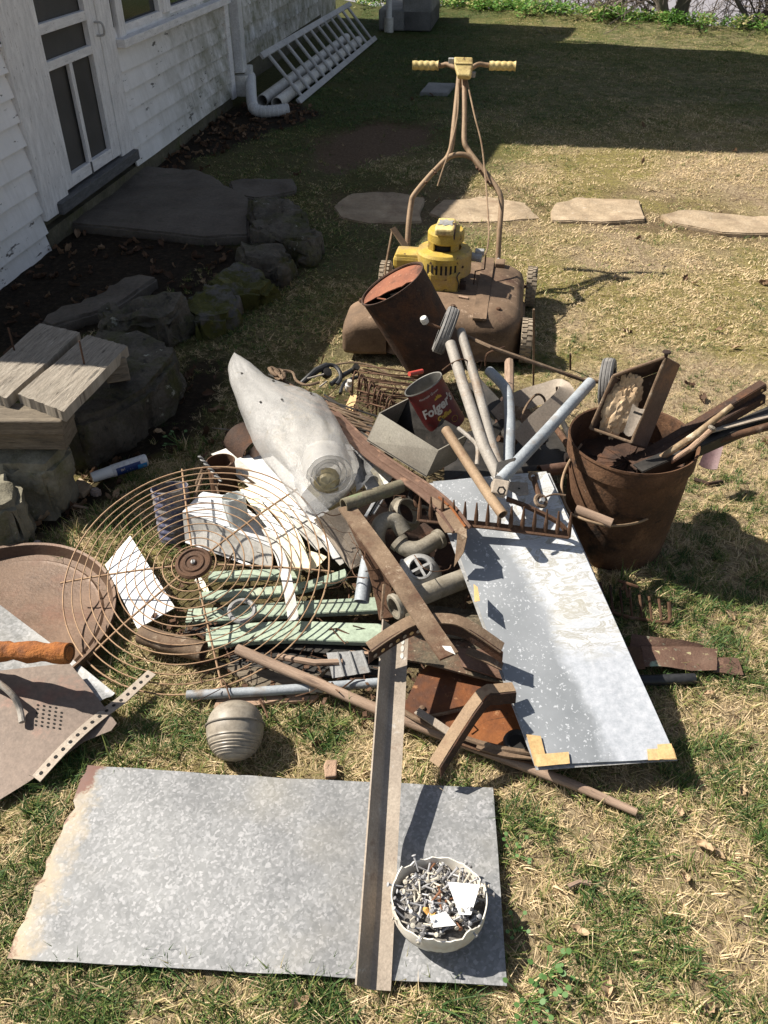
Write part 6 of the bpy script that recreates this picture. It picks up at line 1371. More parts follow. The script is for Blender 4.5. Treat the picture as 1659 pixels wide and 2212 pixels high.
# brown pipe in front of the can, rake stick
hollow('brown_pipe', [P(963, 928, .385), P(1010, 1000, .36), P(1060, 1076, .335), P(1086, 1112, .325)], .0125, .002, M_handle_rust, 'slim brown pipe leaning from the coffee can down to the rake', 'pipe', n=16)
rod('wood_stake', [P(1100, 782, .22), P(1100, 830, .24), P(1098, 865, .25)], .015, M_wood_handle, 'short wooden stake end behind the bent blue grey tube', 'stake', n=8)
hollow('rust_tube', [P(1165, 1018, .25), P(1228, 1010, .24)], .016, .003, M_rail, 'ribbed plum brown tube end left of the bucket', 'pipe', n=16)
hollow('dark_tube', [P(1060, 1028, .22), P(1165, 1018, .235)], .017, .003, M_dark_metal, 'dark tube in the shade left of the ribbed tube', 'pipe', n=16)
# curved sheet metal band and fins
strip('metal_band', [P(1122, 956, .29), P(1158, 918, .32), P(1205, 876, .345), P(1224, 852, .35), P(1216, 838, .345), P(1180, 848, .325), P(1120, 868, .30), P(1075, 905, .27)], .060, .002, M_steel_dust, 'curved band of thin grey sheet metal behind the slanting tube', 'metal band', nrm=V(.35, -.55, .75), k=5)
rod('rope_loop', [P(1124, 905, .34), P(1140, 872, .36), P(1160, 852, .365), P(1175, 860, .35), P(1182, 885, .33)], .0035, M_rust_dust, 'loop of twine hanging on the curved metal band', 'twine', n=6, k=5)
for i, (q, lab) in enumerate((([(1010, 830, .28), (1070, 905, .27), (1095, 880, .28), (1035, 815, .29)], 'dark sheet metal fin behind the grey tubes'), ([(1035, 940, .30), (1062, 960, .28), (1100, 905, .33), (1082, 905, .33)], 'dark curved blade beside the bent blue grey tube'), ([(1095, 880, .29), (1130, 915, .28), (1155, 895, .28), (1110, 862, .30)], 'brown sheet metal scrap in front of the curved band'))):
    b = MB(); b.poly([P(*k) for k in q], -Z*.002); b.build('metal_fin', (M_dark_metal, M_dark_metal, M_rust_dust)[i], label=lab, cat='metal scrap', smooth=None)
for i in range(7):
    u = 1060+i*26; rod('dark_scrap', [P(u, 900+rng.uniform(-40, 60), .14), P(u+rng.uniform(-40, 60), 950+rng.uniform(-30, 60), .20)], .007+.005*rng.random(), (M_dark_metal, M_rust_dark, M_rust_mid)[i % 3], '%s scrap rod in the shade between the tubes, %s' % (('blackish', 'dark rusty', 'brown')[i % 3], ('just right of the brown pipe', 'behind the two dusty tubes', 'left of the bent tube', 'behind the bent tube', 'right of the bent tube', 'under the curved metal band', 'nearest the bucket')[i]), 'scrap rod', 'scrap rods in the shade between the tubes', n=8)
sheet('deep_shade_sheet', [P(960, 1060, .16), P(1230, 1010, .14), P(1200, 900, .12), P(960, 940, .14)], .003, M_dark_metal, 'added dark sheet deepening the shade between the box and the bucket', 'metal sheet', warp=.02)  # added sheet, its dark colour stands in for deep shade
sheet('deep_shade_sheet', [P(780, 1240, .06), P(1020, 1230, .06), P(980, 1050, .10), P(770, 1080, .10)], .003, M_rust_dark, 'added dark rusty sheet deepening the shade under the drain traps', 'metal sheet', warp=.02)  # another added sheet, darkening the gap below the traps
# wire tangle round the tubes
rod('tie_wire', [P(955, 800, .46), P(975, 785, .48), P(1000, 776, .49), P(1020, 785, .47), P(1040, 780, .45), P(1035, 800, .43)], .002, M_rust_mid, 'rusty tie wire wrapped round the two grey tubes', 'wire', n=5, k=5)
rod('wire_hook', [P(1048, 790, .30), P(1052, 765, .34), P(1075, 755, .35), P(1090, 750, .35)], .003, M_rust_mid, 'hooked wire behind the grey tubes', 'wire', n=6, k=4)
rod('marker_stake', [P(1152, 842, .03), P(1153, 760, .24), P(1153, 668, .44)], .0035, M_rust_dust, 'tall thin wire stake standing in front of the mower shadow', 'stake', n=6)
rod('short_stake', [P(1232, 800, .0), P(1232, 764, .085)], .004, M_rust_dark, 'short dark stake standing in the sunny lawn', 'stake', n=6)

# ---- rusty drum
da = V(-.50, .03, .86).normalized(); dt = PY(846, 612, 2.66); dr = .117; dl = .335; db_ = dt-da*dl
drum = thing('rusty_drum', 'tilted dark rusty drum with a torn orange lid before the mower', 'drum', db_)
xv = (V(1, 0, 0)-da*V(1, 0, 0).dot(da)).normalized()
dentf = lambda i, a, r, h: (r*(1+.02*mnoise.noise(V(1.5*math.cos(a), 1.5*math.sin(a), h*6))) if r > .01 else r, h)
b = MB(); b.lathe([(.0001, 0), (dr*.94, 0), (dr*.95, .006)]+[(dr*(.95+.05*k/10), dl*k/10) for k in range(1, 10)]+[(dr, dl*.975), (dr+.003, dl*.985), (dr+.003, dl), (dr-.002, dl), (dr-.002, dl*.6)], db_, da, 64, x=xv, fn=dentf); b.build('drum_wall', M_rust_dark, drum)
# torn lid: kept on the far and right side, missing at the lower left
yv = da.cross(xv); lid = []
for k in range(40):
    a = math.radians(-105+k*300/39*.93); lid.append((math.cos(a)*dr*.97, math.sin(a)*dr*.97))
tear = [(-.6, -.62), (-.45, -.45), (-.30, -.52), (-.12, -.60), (.02, -.52)]
def ins(p): return dt-da*.006+xv*p[0]+yv*p[1]
ang0 = 300; pts = []
import itertools
# screen lower-left direction in the lid plane
ll = (P(800, 690, dt.z)-P(846, 612, dt.z)); ll = (ll-da*ll.dot(da)).normalized(); lr = da.cross(ll)
for k in range(46):
    a = math.radians(66+k*(228/45)); pts.append(dt-da*.008+(ll*math.cos(a)+lr*math.sin(a))*dr*.975)
e0, e1 = pts[-1], pts[0]
for k in range(1, 14):
    f = k/14; p = e0.lerp(e1, f)-ll*(.012*math.sin(f*math.pi))+ll*.022*mnoise.noise(V(f*8, 2, 9)); pts.append(p)
b = MB(); b.poly(pts, -da*.003); b.build('torn_lid', M_rust_lid, drum, smooth=None)
b = MB(); b.tube([dt-da*.004+(ll*math.cos(a)+lr*math.sin(a))*dr*1.0 for a in np.linspace(.55, 5.7, 50)], .0035, 6); b.build('lid_rim', M_rust_dark, drum)
b = MB(); b.lathe([(.0001, dl*.62), (dr*.97, dl*.62)], db_, da, 30); b.build('drum_dark', M_void, drum)
for i in range(4):
    q = dt-da*(.03+.012*i)+ll*(.05+.012*i)+lr*(.03-.022*i); b = MB(); b.box(q, (ll*.3+lr).normalized()*.035, (da*.5+ll*.4).normalized()*.02, da*.001+ll*.001); b.build('metal_shred', M_dark_metal if i % 2 else M_zinc_old, label=['grey metal shred inside the torn drum, the topmost', 'dark metal shred inside the torn drum, near its rim', 'lower grey metal shred inside the torn drum', 'deepest dark metal shred inside the torn drum'][i], cat='metal shred', smooth=None)
rod('copper_strip', [dt-da*.012+ll*.085-lr*.01, dt-da*.008+ll*.05-lr*.05], .0022, M_rust_lid, 'thin copper coloured strip poking out of the torn drum', 'strip', n=5)

# ---- bucket
bt = P(1373, 948, .345); bb = Vector((bt.x-.004, bt.y+.004, .0)); RB = .160
bucket = thing('rusty_bucket', 'big brown rusty bucket with a bail handle, crammed with scrap metal', 'bucket', bb)
bd = lambda i, a, r, h: (r*(1+.012*mnoise.noise(V(1.3*math.cos(a), 1.3*math.sin(a), h*4))) if r > .01 else r, h)
Hb = .345
b = MB(); b.lathe([(.0001, .006), (.128, .006), (.131, 0), (.134, .006), (.138, .05), (.146, .14), (.152, .22), (.1555, .285), (.156, .292), (.163, .296), (.164, .33), (.163, .337), (.1655, .341), (.1645, .347), (.160, .345), (.157, .338), (.154, .28), (.13, .02), (.0001, .02)], bb, Z, 72, fn=bd); b.build('bucket_wall', M_bucket, bucket)
b = MB(); b.lathe([(.0001, .265), (.145, .25), (.152, .255)], bb, Z, 40, fn=lambda i, a, r, h: (r, h+.02*mnoise.noise(V(3*math.cos(a), 3*math.sin(a), i)))); b.build('dark_depth', M_rust_dark, bucket)
for s_ in (-1, 1):
    p = bb+Vector((s_*.159, .0, .285)); b = MB(); b.lathe([(.0001, .012), (.012, .010), (.014, 0)], p, V(s_, 0, 0), 12); b.build('bail_lug', M_rust_dark, bucket)
lug = [P(1240, 968, .30), P(1480, 1010, .27)]
bl = smooth_pts([P(1256, 960, .30), P(1228, 1000, .285), P(1214, 1040, .265), P(1216, 1075, .25), P(1230, 1105, .235), P(1242, 1114, .235), P(1280, 1128, .235), P(1322, 1136, .225), P(1380, 1128, .20), P(1425, 1104, .19), P(1455, 1075, .19), P(1482, 1030, .22)], 6)
b = MB(); b.tube(bl, .0035, 8); b.build('bail_wire', M_handle_rust, bucket)
b = MB(); b.tube([P(1244, 1100, .245), P(1322, 1131, .235)], .0125, 16); b.build('bail_grip', M_wood_handle, bucket)
rng2 = np.random.default_rng(3)
# trough in the bucket
tr = thing('metal_trough', 'rusty metal tray standing upright in the bucket with paper inside', 'tray', P(1390, 985, .35))
t0, t1, t2, t3 = P(1275, 925, .365), P(1364, 956, .355), P(1438, 771, .56), P(1325, 812, .505)   # open face: lower left, lower right, top right, top left
dv = P(1397, 984, .318)-t1+V(.006, .035, 0)
def pnl(nm, q, m, par):
    n_ = (q[1]-q[0]).cross(q[-1]-q[0]).normalized(); b = MB(); b.poly(q, n_*.0028); b.build(nm, m, par, smooth=None, bevel=.0008)
M_trough = mat('trough_rust', [(.07, .045, .035), (.12, .08, .062), (.17, .12, .095)], 10, .7, .2, .4, 120, [((.22, .12, .07), 8, .56, .7)])
pnl('back', [t0+dv, t1+dv, t2+dv, t3+dv], M_rust_dust, tr); pnl('side', [t1, t1+dv, t2+dv, t2], M_trough, tr); pnl('side', [t0, t3, t3+dv, t0+dv], M_trough, tr); pnl('end', [t3, t2, t2+dv, t3+dv], M_trough, tr); pnl('end', [t0, t0+dv, t1+dv, t1], M_trough, tr)
for a, c in ((t0, t1), (t1, t2), (t2, t3), (t3, t0)):
    b = MB(); b.tube([a, c], .0042, 8); b.build('rolled_edge', M_rust_dust, tr)
b = MB(); b.tube([t2-V(.0, 0, .01), t2+V(0, 0, .012)], .005, 8); b.lathe([(.0001, .004), (.010, .003), (.011, 0), (.0001, -.002)], t2+V(0, 0, .012), Z, 12); b.build('rivet_pin', M_rust_dark, tr)
# paper bag: crumpled
bm = bmesh.new(); bmesh.ops.create_icosphere(bm, subdivisions=5, radius=1)
pcn = P(1330, 880, .445); ax1 = (t3-t0).normalized(); ax2 = (t1-t0).normalized(); ax3 = dv.normalized()
for v in bm.verts:
    c = v.co.copy(); d = 1+.28*mnoise.fractal(c*2.2, 1, 2, 3)-.22*abs(mnoise.noise(c*4.5))-.12*abs(mnoise.noise(c*9))+.05*mnoise.cell(c*5); w = c*d
    v.co = ax1*w.x*.084+ax2*(w.y*.042-.004*w.x)+ax3*w.z*.024
me = bpy.data.meshes.new('paper_bag'); bm.to_mesh(me); bm.free(); me.materials.append(M_paperbag); me.shade_smooth(); me.set_sharp_from_angle(angle=math.radians(28))
o = bpy.data.objects.new('paper_bag', me); COL.objects.link(o); o.location = (t0*.36+t1*.18+t2*.15+t3*.31)+dv*.30; tag(o, 'crumpled tan paper bag with red print stuffed in the metal tray', 'paper bag')
sheet('grey_plate', [P(1346, 938, .39), P(1364, 946, .385), P(1392, 888, .45), P(1366, 876, .455)], .002, M_steel_dust, 'small rounded grey plate with a slot beside the paper bag', 'plate', nx=3, ny=3, curl=.006)
b = MB(); b.box(P(1378, 893, .453), ax2*.010, ax1*.003, ax3*.002); b.build('plate_slot', M_void, label='dark slot in the rounded grey plate', cat='slot', smooth=None)
# things sticking out of the bucket to the right
def angle_bar(p, q, w, m, label, holes=0, cat='angle bar', grp='dark angle bars sticking out of the bucket'):
    d = (q-p).normalized(); p = p-d*.09; o = thing('scrap_bar', label, cat, p, grp); s = d.cross(Z).normalized(); u = s.cross(d).normalized()
    strip('flange', [p, q], w, .004, m, parent=o, k=0); strip('flange', [p+s*w/2-u*w*.45, q+s*w/2-u*w*.45], w*.9, .004, m, parent=o, nrm=s, k=0)
    for i in range(holes):
        c = q-d*(.015+.022*i)+s*(w/2+.003)-u*w*.4; b = MB(); b.poly([c+d*.004*math.cos(t)+u*.004*math.sin(t) for t in np.linspace(0, 2*math.pi, 10)[:-1]], s*.0006); b.build('bolt_hole', M_tape, o, smooth=None)
angle_bar(P(1425, 960, .33), P(1648, 826, .45), .022, M_rust_dark, 'uppermost dark angle bar with a bolt hole at its end', 1)
angle_bar(P(1430, 975, .33), P(1645, 850, .42), .026, M_rust_dark, 'second dark angle bar with a bolt hole at its end', 1)
angle_bar(P(1440, 985, .33), P(1700, 872, .38), .034, M_dark_metal, 'wide black channel running out of the right edge', 0)
strip('thin_slat', [P(1520, 935, .36), P(1700, 888, .38)], .014, .004, M_steel_dust, 'thin grey slat under the black channel', 'slat', k=0)
strip('thin_slat', [P(1540, 948, .345), P(1700, 905, .36)], .008, .004, M_rust_dust, 'thin brown slat just above the rusty rod', 'slat', k=0)
rod('rusty_rod', [P(1400, 1005, .27), P(1560, 948, .34), P(1720, 905, .37)], .0105, M_rust_mid, 'thick rusty rod leaving the bucket at the lower right', 'rod', n=14)
rod('peeling_stick', [P(1408, 1002, .30), P(1505, 938, .41), P(1582, 876, .48)], [.0085, .0095, .0065], mat('peeling_stick', [(.16, .10, .06), (.24, .17, .10), (.42, .35, .24)], 26, .85, 0, .7, 70, [((.55, .48, .36), 22, .56, .64)]), 'peeling tan stick leaning out of the bucket', 'stick', n=12)
rod('pale_stick', [P(1436, 1006, .30), P(1492, 968, .38), P(1540, 925, .43)], .007, M_bark, 'pale stick right beside the peeling one', 'stick', n=10)
b = MB(); b.lathe([(.008, 0), (.011, .003), (.011, .008), (.008, .01)], P(1535, 929, .426), V(.5, .4, .6), 10); b.build('stick_ring', M_wood_grey, label='cork like ring on the pale stick', cat='ring')
sheet('plum_sheet', [P(1508, 1008, .10), P(1548, 1018, .10), P(1562, 965, .14), P(1528, 960, .14)], .002, M_purple, 'plum coloured bent sheet standing on the grass behind the bucket', 'metal sheet', nx=4, ny=3, curl=.008)
rod('rope_bits', [P(1500, 1035, .01), P(1530, 1045, .012), P(1560, 1040, .01)], .006, M_rust_dark, 'short dark rod in the bucket shadow behind the plum sheet', 'rod', n=6)

# ---- small wire rack right of the panel
def rack():
    o = thing('wire_rack', 'little bent rusty wire rack lying in the grass below the bucket', 'wire rack', P(1400, 1300, .0)); wr = .0042
    b = MB(); b.tube(smooth_pts([P(1300, 1312, .03), P(1345, 1330, .02), P(1400, 1340, .018), P(1440, 1345, .018), P(1447, 1335, .022), P(1445, 1300, .05)], 4), wr*1.2, 8); b.build('frame_wire', M_rust_mid, o)
    for i in range(7):
        u = 1300+i*21; b = MB(); b.tube([P(u+3, 1322+i*3, .022), P(u-3, 1258+i*6, .045+.01*(i % 2))], wr*.8, 6); b.build('cross_wire', M_rust_mid if i > 2 else M_rust_dark, o)
    b = MB(); b.tube(smooth_pts([P(1336, 1254, .07), P(1360, 1262, .07), P(1378, 1268, .065)], 3), wr, 6); b.tube(smooth_pts([P(1345, 1275, .06), P(1350, 1262, .07), P(1356, 1290, .055), P(1360, 1268, .06)], 4), wr*.8, 6); b.build('hook_wire', M_rust_mid, o)
rack()
# ---- sheet scraps to the right under the panel
sheet('tin_scrap', [P(1358, 1412, .03), P(1480, 1408, .03), P(1525, 1395, .04), P(1365, 1368, .055)], .002, M_green_rust, 'rusty tin scrap with green paint, the upper one right of the zinc panel', 'metal scrap', 'green painted tin scraps', nx=6, ny=3, warp=.012)
sheet('tin_scrap', [P(1390, 1440, .035), P(1548, 1448, .03), P(1550, 1402, .035), P(1385, 1395, .045)], .002, M_green_rust, 'rusty tin scrap with speckled green paint, the lower one right of the zinc panel', 'metal scrap', 'green painted tin scraps', nx=6, ny=3, warp=.010)
sheet('tin_scrap', [P(1540, 1452, .022), P(1606, 1458, .02), P(1595, 1422, .024), P(1545, 1420, .028)], .002, M_rail, 'plain brown tin end sticking out at the far right of the scraps', 'metal scrap', nx=3, ny=2, warp=.006)
sheet('tin_scrap', [P(1340, 1440, .04), P(1394, 1445, .04), P(1385, 1400, .05), P(1330, 1395, .055)], .002, M_rust_mid, 'small brown tin flap close to the zinc panel edge', 'metal scrap', nx=3, ny=2, warp=.006)
hollow('black_pipe', [P(1300, 1476, .022), P(1390, 1470, .02), P(1500, 1466, .018)], .013, .002, M_black, 'black pipe in the shadow below the tin scraps', 'pipe', n=14)

# ---- glue tube and pipe stub by the rocks
ga, gb_ = P(198, 1032, .032), P(317, 993, .036); gd = (gb_-ga); GL = gd.length
tb = thing('white_tube', 'white plastic tube with a blue label lying in the grass by the rocks', 'tube', ga)
gv = (C_-ga).normalized(); gx1 = (gv-gd.normalized()*gv.dot(gd.normalized())).normalized()
b = MB(); b.lathe([(.0001, GL*.36), (.0185, GL*.36), (.0195, GL*.37), (.0195, GL*.985), (.0175, GL), (.0001, GL)], ga, gd, 32); b.build('body', M_white, tb)
b = MB(); b.lathe([(.0001, 0), (.0145, 0), (.0160, .004), (.0178, GL*.34), (.0178, GL*.36)], ga, gd, 28); b.build('cap', flat('frosted_cap', (.70, .72, .72), .3), tb)
def label_patch(h0, h1, a0, a1, m, nm, e=.0003):
    y_ = gd.normalized().cross(gx1); vs = []; n = 14
    for i in range(n+1):
        a = a0+(a1-a0)*i/n; r_ = gx1*math.cos(a)+y_*math.sin(a)
        vs += [ga+gd*h0+r_*(.0195+e), ga+gd*h1+r_*(.0195+e)]
    b = MB(); b.add(vs, [[i*2, i*2+2, i*2+3, i*2+1] for i in range(n)]); return b.build(nm, m, tb)
label_patch(.42, .86, -.15, 1.7, M_blue, 'blue_label'); label_patch(.80, .965, .35, 1.7, M_blue_light, 'light_label', .0006)
for h0, h1, a0, a1 in ((.50, .515, .15, .55), (.52, .545, .2, .5), (.56, .568, .1, .5), (.60, .606, .6, .9), (.66, .668, .5, .85), (.70, .706, .55, .8), (.90, .915, .7, 1.0), (.93, .94, .75, .95)): label_patch(h0, h1, a0, a1, M_ink_white, 'label_print', .0009)
hollow('pipe_stub', [P(141, 1045, -.01), P(139, 1028, .052)], .013, .004, M_rust_mid, 'short rusty pipe stub standing upright in the ground by the rocks', 'pipe', n=18)
b = MB(); b.poly([P(221, 1600, .0)]*1+[P(222, 1601, .0), P(223, 1602, 0)], Z*.001) if False else None
b = MB(); b.poly([P(150, 1050, .022), P(172, 1030, .02), P(200, 1048, .024), P(178, 1068, .024)], -Z*.018); b.build('tan_stone', M_slab_tan, label='flat tan stone chip beside the white tube', cat='stone', smooth=None, bevel=.004)
b = MB(); b.poly([P(699, 1652, .02), P(704, 1640, .022), P(728, 1640, .022), P(727, 1676, .02), P(702, 1678, .02)], -Z*.012); b.build('bark_chip', M_bark, label='brown bark chip at the upper edge of the big zinc sheet', cat='bark chip', smooth=None, bevel=.003)
for i, (u, v, s_) in enumerate(((205, 1057, 1.0), (80, 1170, .8))):
    rock('pebble', [P(u, v, .02)+V(.016*s_*math.cos(t), .012*s_*math.sin(t), 0) for t in np.linspace(0, 6.28, 9)[:-1]], -.01, mat('pebble_%s' % 'ab'[i], [(.28, .22, .19), (.38, .31, .27)], 20, .8), ['tan walnut like pebble beside the white tube', 'pinkish round pebble at the back of the round tray'][i], amp=.003, bev=.006, fs=30, seed=i)
# ================================================================== GRASS, LEAVES, TREES
def blade_mesh(name, m, nb, hmin, hmax, wid, lean, spread, seed, segs=3, curl=1.0):
    r = np.random.default_rng(seed); v = []; f = []; br = []
    for i in range(nb):
        a = r.uniform(0, 2*math.pi); h = r.uniform(hmin, hmax); w = wid*r.uniform(.6, 1.3); le = lean*r.uniform(.3, 1.3); ba = r.uniform(0, 2*math.pi); q = r.random(); rad = spread*math.sqrt(r.random())
        o = np.array([rad*math.cos(ba), rad*math.sin(ba), -.004]); d = np.array([math.cos(a), math.sin(a), 0]); s = np.array([-math.sin(a), math.cos(a), 0])
        b0 = len(v); tw = r.uniform(-.8, .8)
        for k in range(segs+1):
            t = k/segs; x = le*h*t**(1.6*curl); z = h*(t-.35*min(1.2, le)*t*t); p = o+d*x+np.array([0, 0, max(z, .002)])
            sd = s*math.cos(tw*t)+d*math.sin(tw*t)*.6; ww = w*(1-t**1.5)*.5
            if k < segs: v += [p-sd*ww, p+sd*ww]; br += [q, q]
            else: v.append(p); br.append(q)
        for k in range(segs-1): f.append((b0+2*k, b0+2*k+1, b0+2*k+3, b0+2*k+2))
        f.append((b0+2*segs-2, b0+2*segs-1, b0+2*segs))
    me = bpy.data.meshes.new(name); me.from_pydata([tuple(p) for p in v], [], f); me.materials.append(m)
    at = me.attributes.new('br', 'FLOAT', 'POINT'); at.data.foreach_set('value', np.array(br, np.float32)); me.shade_smooth()
    return bpy.data.objects.new(name, me)
def scatter(name, protos, pts, rot, scale, tint, label, cat):
    c = bpy.data.collections.new(name+'_kinds')
    for i, o in enumerate(protos): o.name = '%s_%s' % (name, chr(97+i)); c.objects.link(o)
    me = bpy.data.meshes.new(name); me.vertices.add(len(pts)); me.vertices.foreach_set('co', np.asarray(pts, np.float32).ravel())
    for nme, ty, d in (('rot', 'FLOAT_VECTOR', rot), ('sca', 'FLOAT', scale), ('tint', 'FLOAT', tint)):
        at = me.attributes.new(nme, ty, 'POINT'); at.data.foreach_set('vector' if ty == 'FLOAT_VECTOR' else 'value', np.asarray(d, np.float32).ravel())
    at = me.attributes.new('pick', 'INT', 'POINT'); at.data.foreach_set('value', rng.integers(0, len(protos), len(pts)).astype(np.int32))
    o = bpy.data.objects.new(name, me); COL.objects.link(o)
    g = bpy.data.node_groups.new(name, 'GeometryNodeTree'); g.interface.new_socket('Geometry', in_out='INPUT', socket_type='NodeSocketGeometry'); g.interface.new_socket('Geometry', in_out='OUTPUT', socket_type='NodeSocketGeometry')
    gi = g.nodes.new('NodeGroupInput'); go = g.nodes.new('NodeGroupOutput'); ip = g.nodes.new('GeometryNodeInstanceOnPoints'); ci = g.nodes.new('GeometryNodeCollectionInfo')
    ci.inputs['Collection'].default_value = c; ci.inputs['Separate Children'].default_value = True; ci.inputs['Reset Children'].default_value = True
    def na(n, ty):
        q = g.nodes.new('GeometryNodeInputNamedAttribute'); q.data_type = ty; q.inputs['Name'].default_value = n; return q.outputs['Attribute']
    L = g.links.new; m2p = g.nodes.new('GeometryNodeMeshToPoints')
    L(gi.outputs[0], m2p.inputs[0]); L(m2p.outputs[0], ip.inputs['Points']); L(ci.outputs[0], ip.inputs['Instance']); ip.inputs['Pick Instance'].default_value = True
    L(na('pick', 'INT'), ip.inputs['Instance Index']); L(na('rot', 'FLOAT_VECTOR'), ip.inputs['Rotation']); L(na('sca', 'FLOAT'), ip.inputs['Scale']); L(ip.outputs[0], go.inputs[0])
    md = o.modifiers.new('scatter', 'NODES'); md.node_group = g
    return tag(o, label, cat, kind='stuff')
NOGRASS = [Z_SHEET, Z_TRAY, Z_PANEL]+Z_STONES
COREZ = PX((330, 1340), (520, 1000), (760, 840), (1080, 880), (1230, 960), (1230, 1150), (1280, 1300), (1120, 1600), (900, 1540), (480, 1490))
def blocked(x, y):
    r = np.zeros(x.shape, bool)
    for p in NOGRASS:
        if p in Z_STONES:
            cx = sum(q[0] for q in p)/len(p); cy = sum(q[1] for q in p)/len(p); p = [(cx+(q[0]-cx)*.93, cy+(q[1]-cy)*.88) for q in p]
        r |= inpoly(x, y, p)
    return r
def veto(x, y, drum=True):
    bx, by = bb.x, bb.y
    return ((x-bx)**2+(y-by)**2 < .14**2)
def view_ok(x, y, pad=.25):
    d = np.array([[x_ for x_ in x], [y_ for y_ in y]]); w = d[1]*math.cos(TILT)+CAMH*math.sin(TILT)
    u = FPX*d[0]/w; vv = -(d[1]*math.sin(TILT)-CAMH*math.cos(TILT))*FPX/w
    return (np.abs(u) < 829+1100) & (vv < 1106+1500) & (vv > -1500)
def sample(n, x0, x1, y0, y1):
    x = rng.uniform(x0, x1, n); y = rng.uniform(y0, y1, n); k = view_ok(x, y); return x[k], y[k]
def lay(x, y, h0=0): return np.stack([x, y, gz(x, y)+h0], -1)
tall = [blade_mesh('t%d' % i, M_grass, 11, .016, .042, .0031, 1.0, .014, 100+i) for i in range(7)]
flatp = [blade_mesh('f%d' % i, M_grass, 12, .010, .026, .0022, 2.0, .018, 200+i, curl=.8) for i in range(7)]
big = [blade_mesh('b%d' % i, M_grass, 9, .05, .11, .0052, .85, .016, 300+i, segs=4) for i in range(5)]
short = [blade_mesh('s%d' % i, M_grass, 18, .007, .020, .0046, 1.7, .055, 400+i) for i in range(6)]
zero3 = lambda n, t=.15: np.stack([rng.uniform(-t, t, n), rng.uniform(-t, t, n), rng.uniform(0, 6.283, n)], -1)
# near lawn: thatch laid flat, then standing blades in clumps
x, y = sample(200000, -2.7, 3.2, -.1, 3.7)
bare = np.maximum(soft(x, y, Z_MULCH2, .1), np.maximum(soft(x, y, Z_BED, .1), soft(x, y, COREZ, .06)))
pr = .50*(1-bare)*(.35+.65*sstep(.25, .6, fbm(x, y, .16, 40)))*(1-.5*sstep(1.9, 3.4, y))
k = (rng.random(len(x)) < pr) & ~blocked(x, y) & ~veto(x, y); x, y = x[k], y[k]
scatter('dry_thatch', flatp, lay(x, y), zero3(len(x), .35), rng.uniform(.6, 1.05, len(x))*(1-.35*sstep(1.6, 3, y)), np.clip(rng.normal(.20, .15, len(x))+.18*(fbm(x, y, .3, 71)-.4), 0, .6), 'straw coloured dead grass lying matted over the lawn', 'dead grass')
x, y = sample(100000, -2.7, 3.2, -.1, 3.5)
bare = np.maximum(soft(x, y, Z_MULCH2, .1)*.9, np.maximum(soft(x, y, Z_BED, .1), soft(x, y, COREZ, .06)))
cl = sstep(.42, .62, fbm(x, y, .13, 50)); near = 1-sstep(1.4, 2.6, y)
pr = (.22+.78*cl)*(1-bare)*(.32+.68*near)
k = (rng.random(len(x)) < pr) & ~blocked(x, y) & ~veto(x, y); x, y, cl = x[k], y[k], cl[k]
gr = np.clip(.33+.54*cl+rng.normal(0, .18, len(x))+.4*(fbm(x, y, .5, 77)-.5), 0, 1)
scatter('lawn_grass', tall, lay(x, y), zero3(len(x), .3), rng.uniform(.6, 1.3, len(x))*(1-.4*sstep(1.2, 3, y)), gr, 'green and dry grass blades standing in small clumps on the lawn', 'grass')
# long clumps
x, y = sample(9000, -2.0, 2.2, .35, 2.7); cl = sstep(.60, .70, fbm(x, y, .20, 60))
hot = soft(x, y, PX((60, 1130), (150, 1090), (300, 1150), (260, 1240), (150, 1200), (60, 1190)), .08)+soft(x, y, PX((330, 960), (440, 900), (470, 940), (430, 990), (340, 990)), .06)+soft(x, y, PX((450, 1590), (800, 1560), (800, 1650), (250, 1650), (300, 1590)), .06)*.5
bare = np.maximum(soft(x, y, Z_MULCH2, .08)*.9, np.maximum(soft(x, y, Z_BED, .1), soft(x, y, COREZ, .05)))
k = (rng.random(len(x)) < np.clip(cl*.28+hot*.5, 0, .7)*(1-bare)) & ~blocked(x, y) & ~veto(x, y); x, y = x[k], y[k]
scatter('long_grass', big, lay(x, y), zero3(len(x), .3), rng.uniform(.5, .95, len(x)), np.clip(rng.normal(.78, .16, len(x)), .2, 1), 'longer fresh green grass clumps round the junk pile', 'grass')
# far lawn
x, y = sample(105000, -1.7, 7.5, 3.0, 13.2)
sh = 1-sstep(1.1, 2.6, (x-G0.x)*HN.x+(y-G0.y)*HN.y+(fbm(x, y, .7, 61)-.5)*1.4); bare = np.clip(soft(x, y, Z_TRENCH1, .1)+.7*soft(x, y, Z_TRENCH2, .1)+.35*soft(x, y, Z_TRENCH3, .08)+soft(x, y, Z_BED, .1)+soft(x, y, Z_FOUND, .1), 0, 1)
pr = (.25+.65*sstep(.35, .62, fbm(x, y, .35, 80)))*(1-bare)
inlawn = ((x-G0.x)*HN.x+(y-G0.y)*HN.y > .12) & (bankd(x, y) < .2)
k = (rng.random(len(x)) < pr) & ~blocked(x, y) & inlawn; x, y, sh = x[k], y[k], sh[k]
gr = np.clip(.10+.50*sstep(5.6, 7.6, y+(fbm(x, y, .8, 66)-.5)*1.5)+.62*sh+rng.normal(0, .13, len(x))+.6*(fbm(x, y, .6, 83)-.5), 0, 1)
scatter('short_grass', short, lay(x, y), zero3(len(x), .2), rng.uniform(.7, 1.25, len(x)), gr, 'short mown grass over the far lawn', 'grass')
x, y = sample(30000, -1.0, 4.5, 3.2, 10); cl = sstep(.55, .70, fbm(x, y, .28, 150))
k = (rng.random(len(x)) < cl*.55+.02) & ~blocked(x, y) & (((x-G0.x)*HN.x+(y-G0.y)*HN.y) > .6); x, y = x[k], y[k]
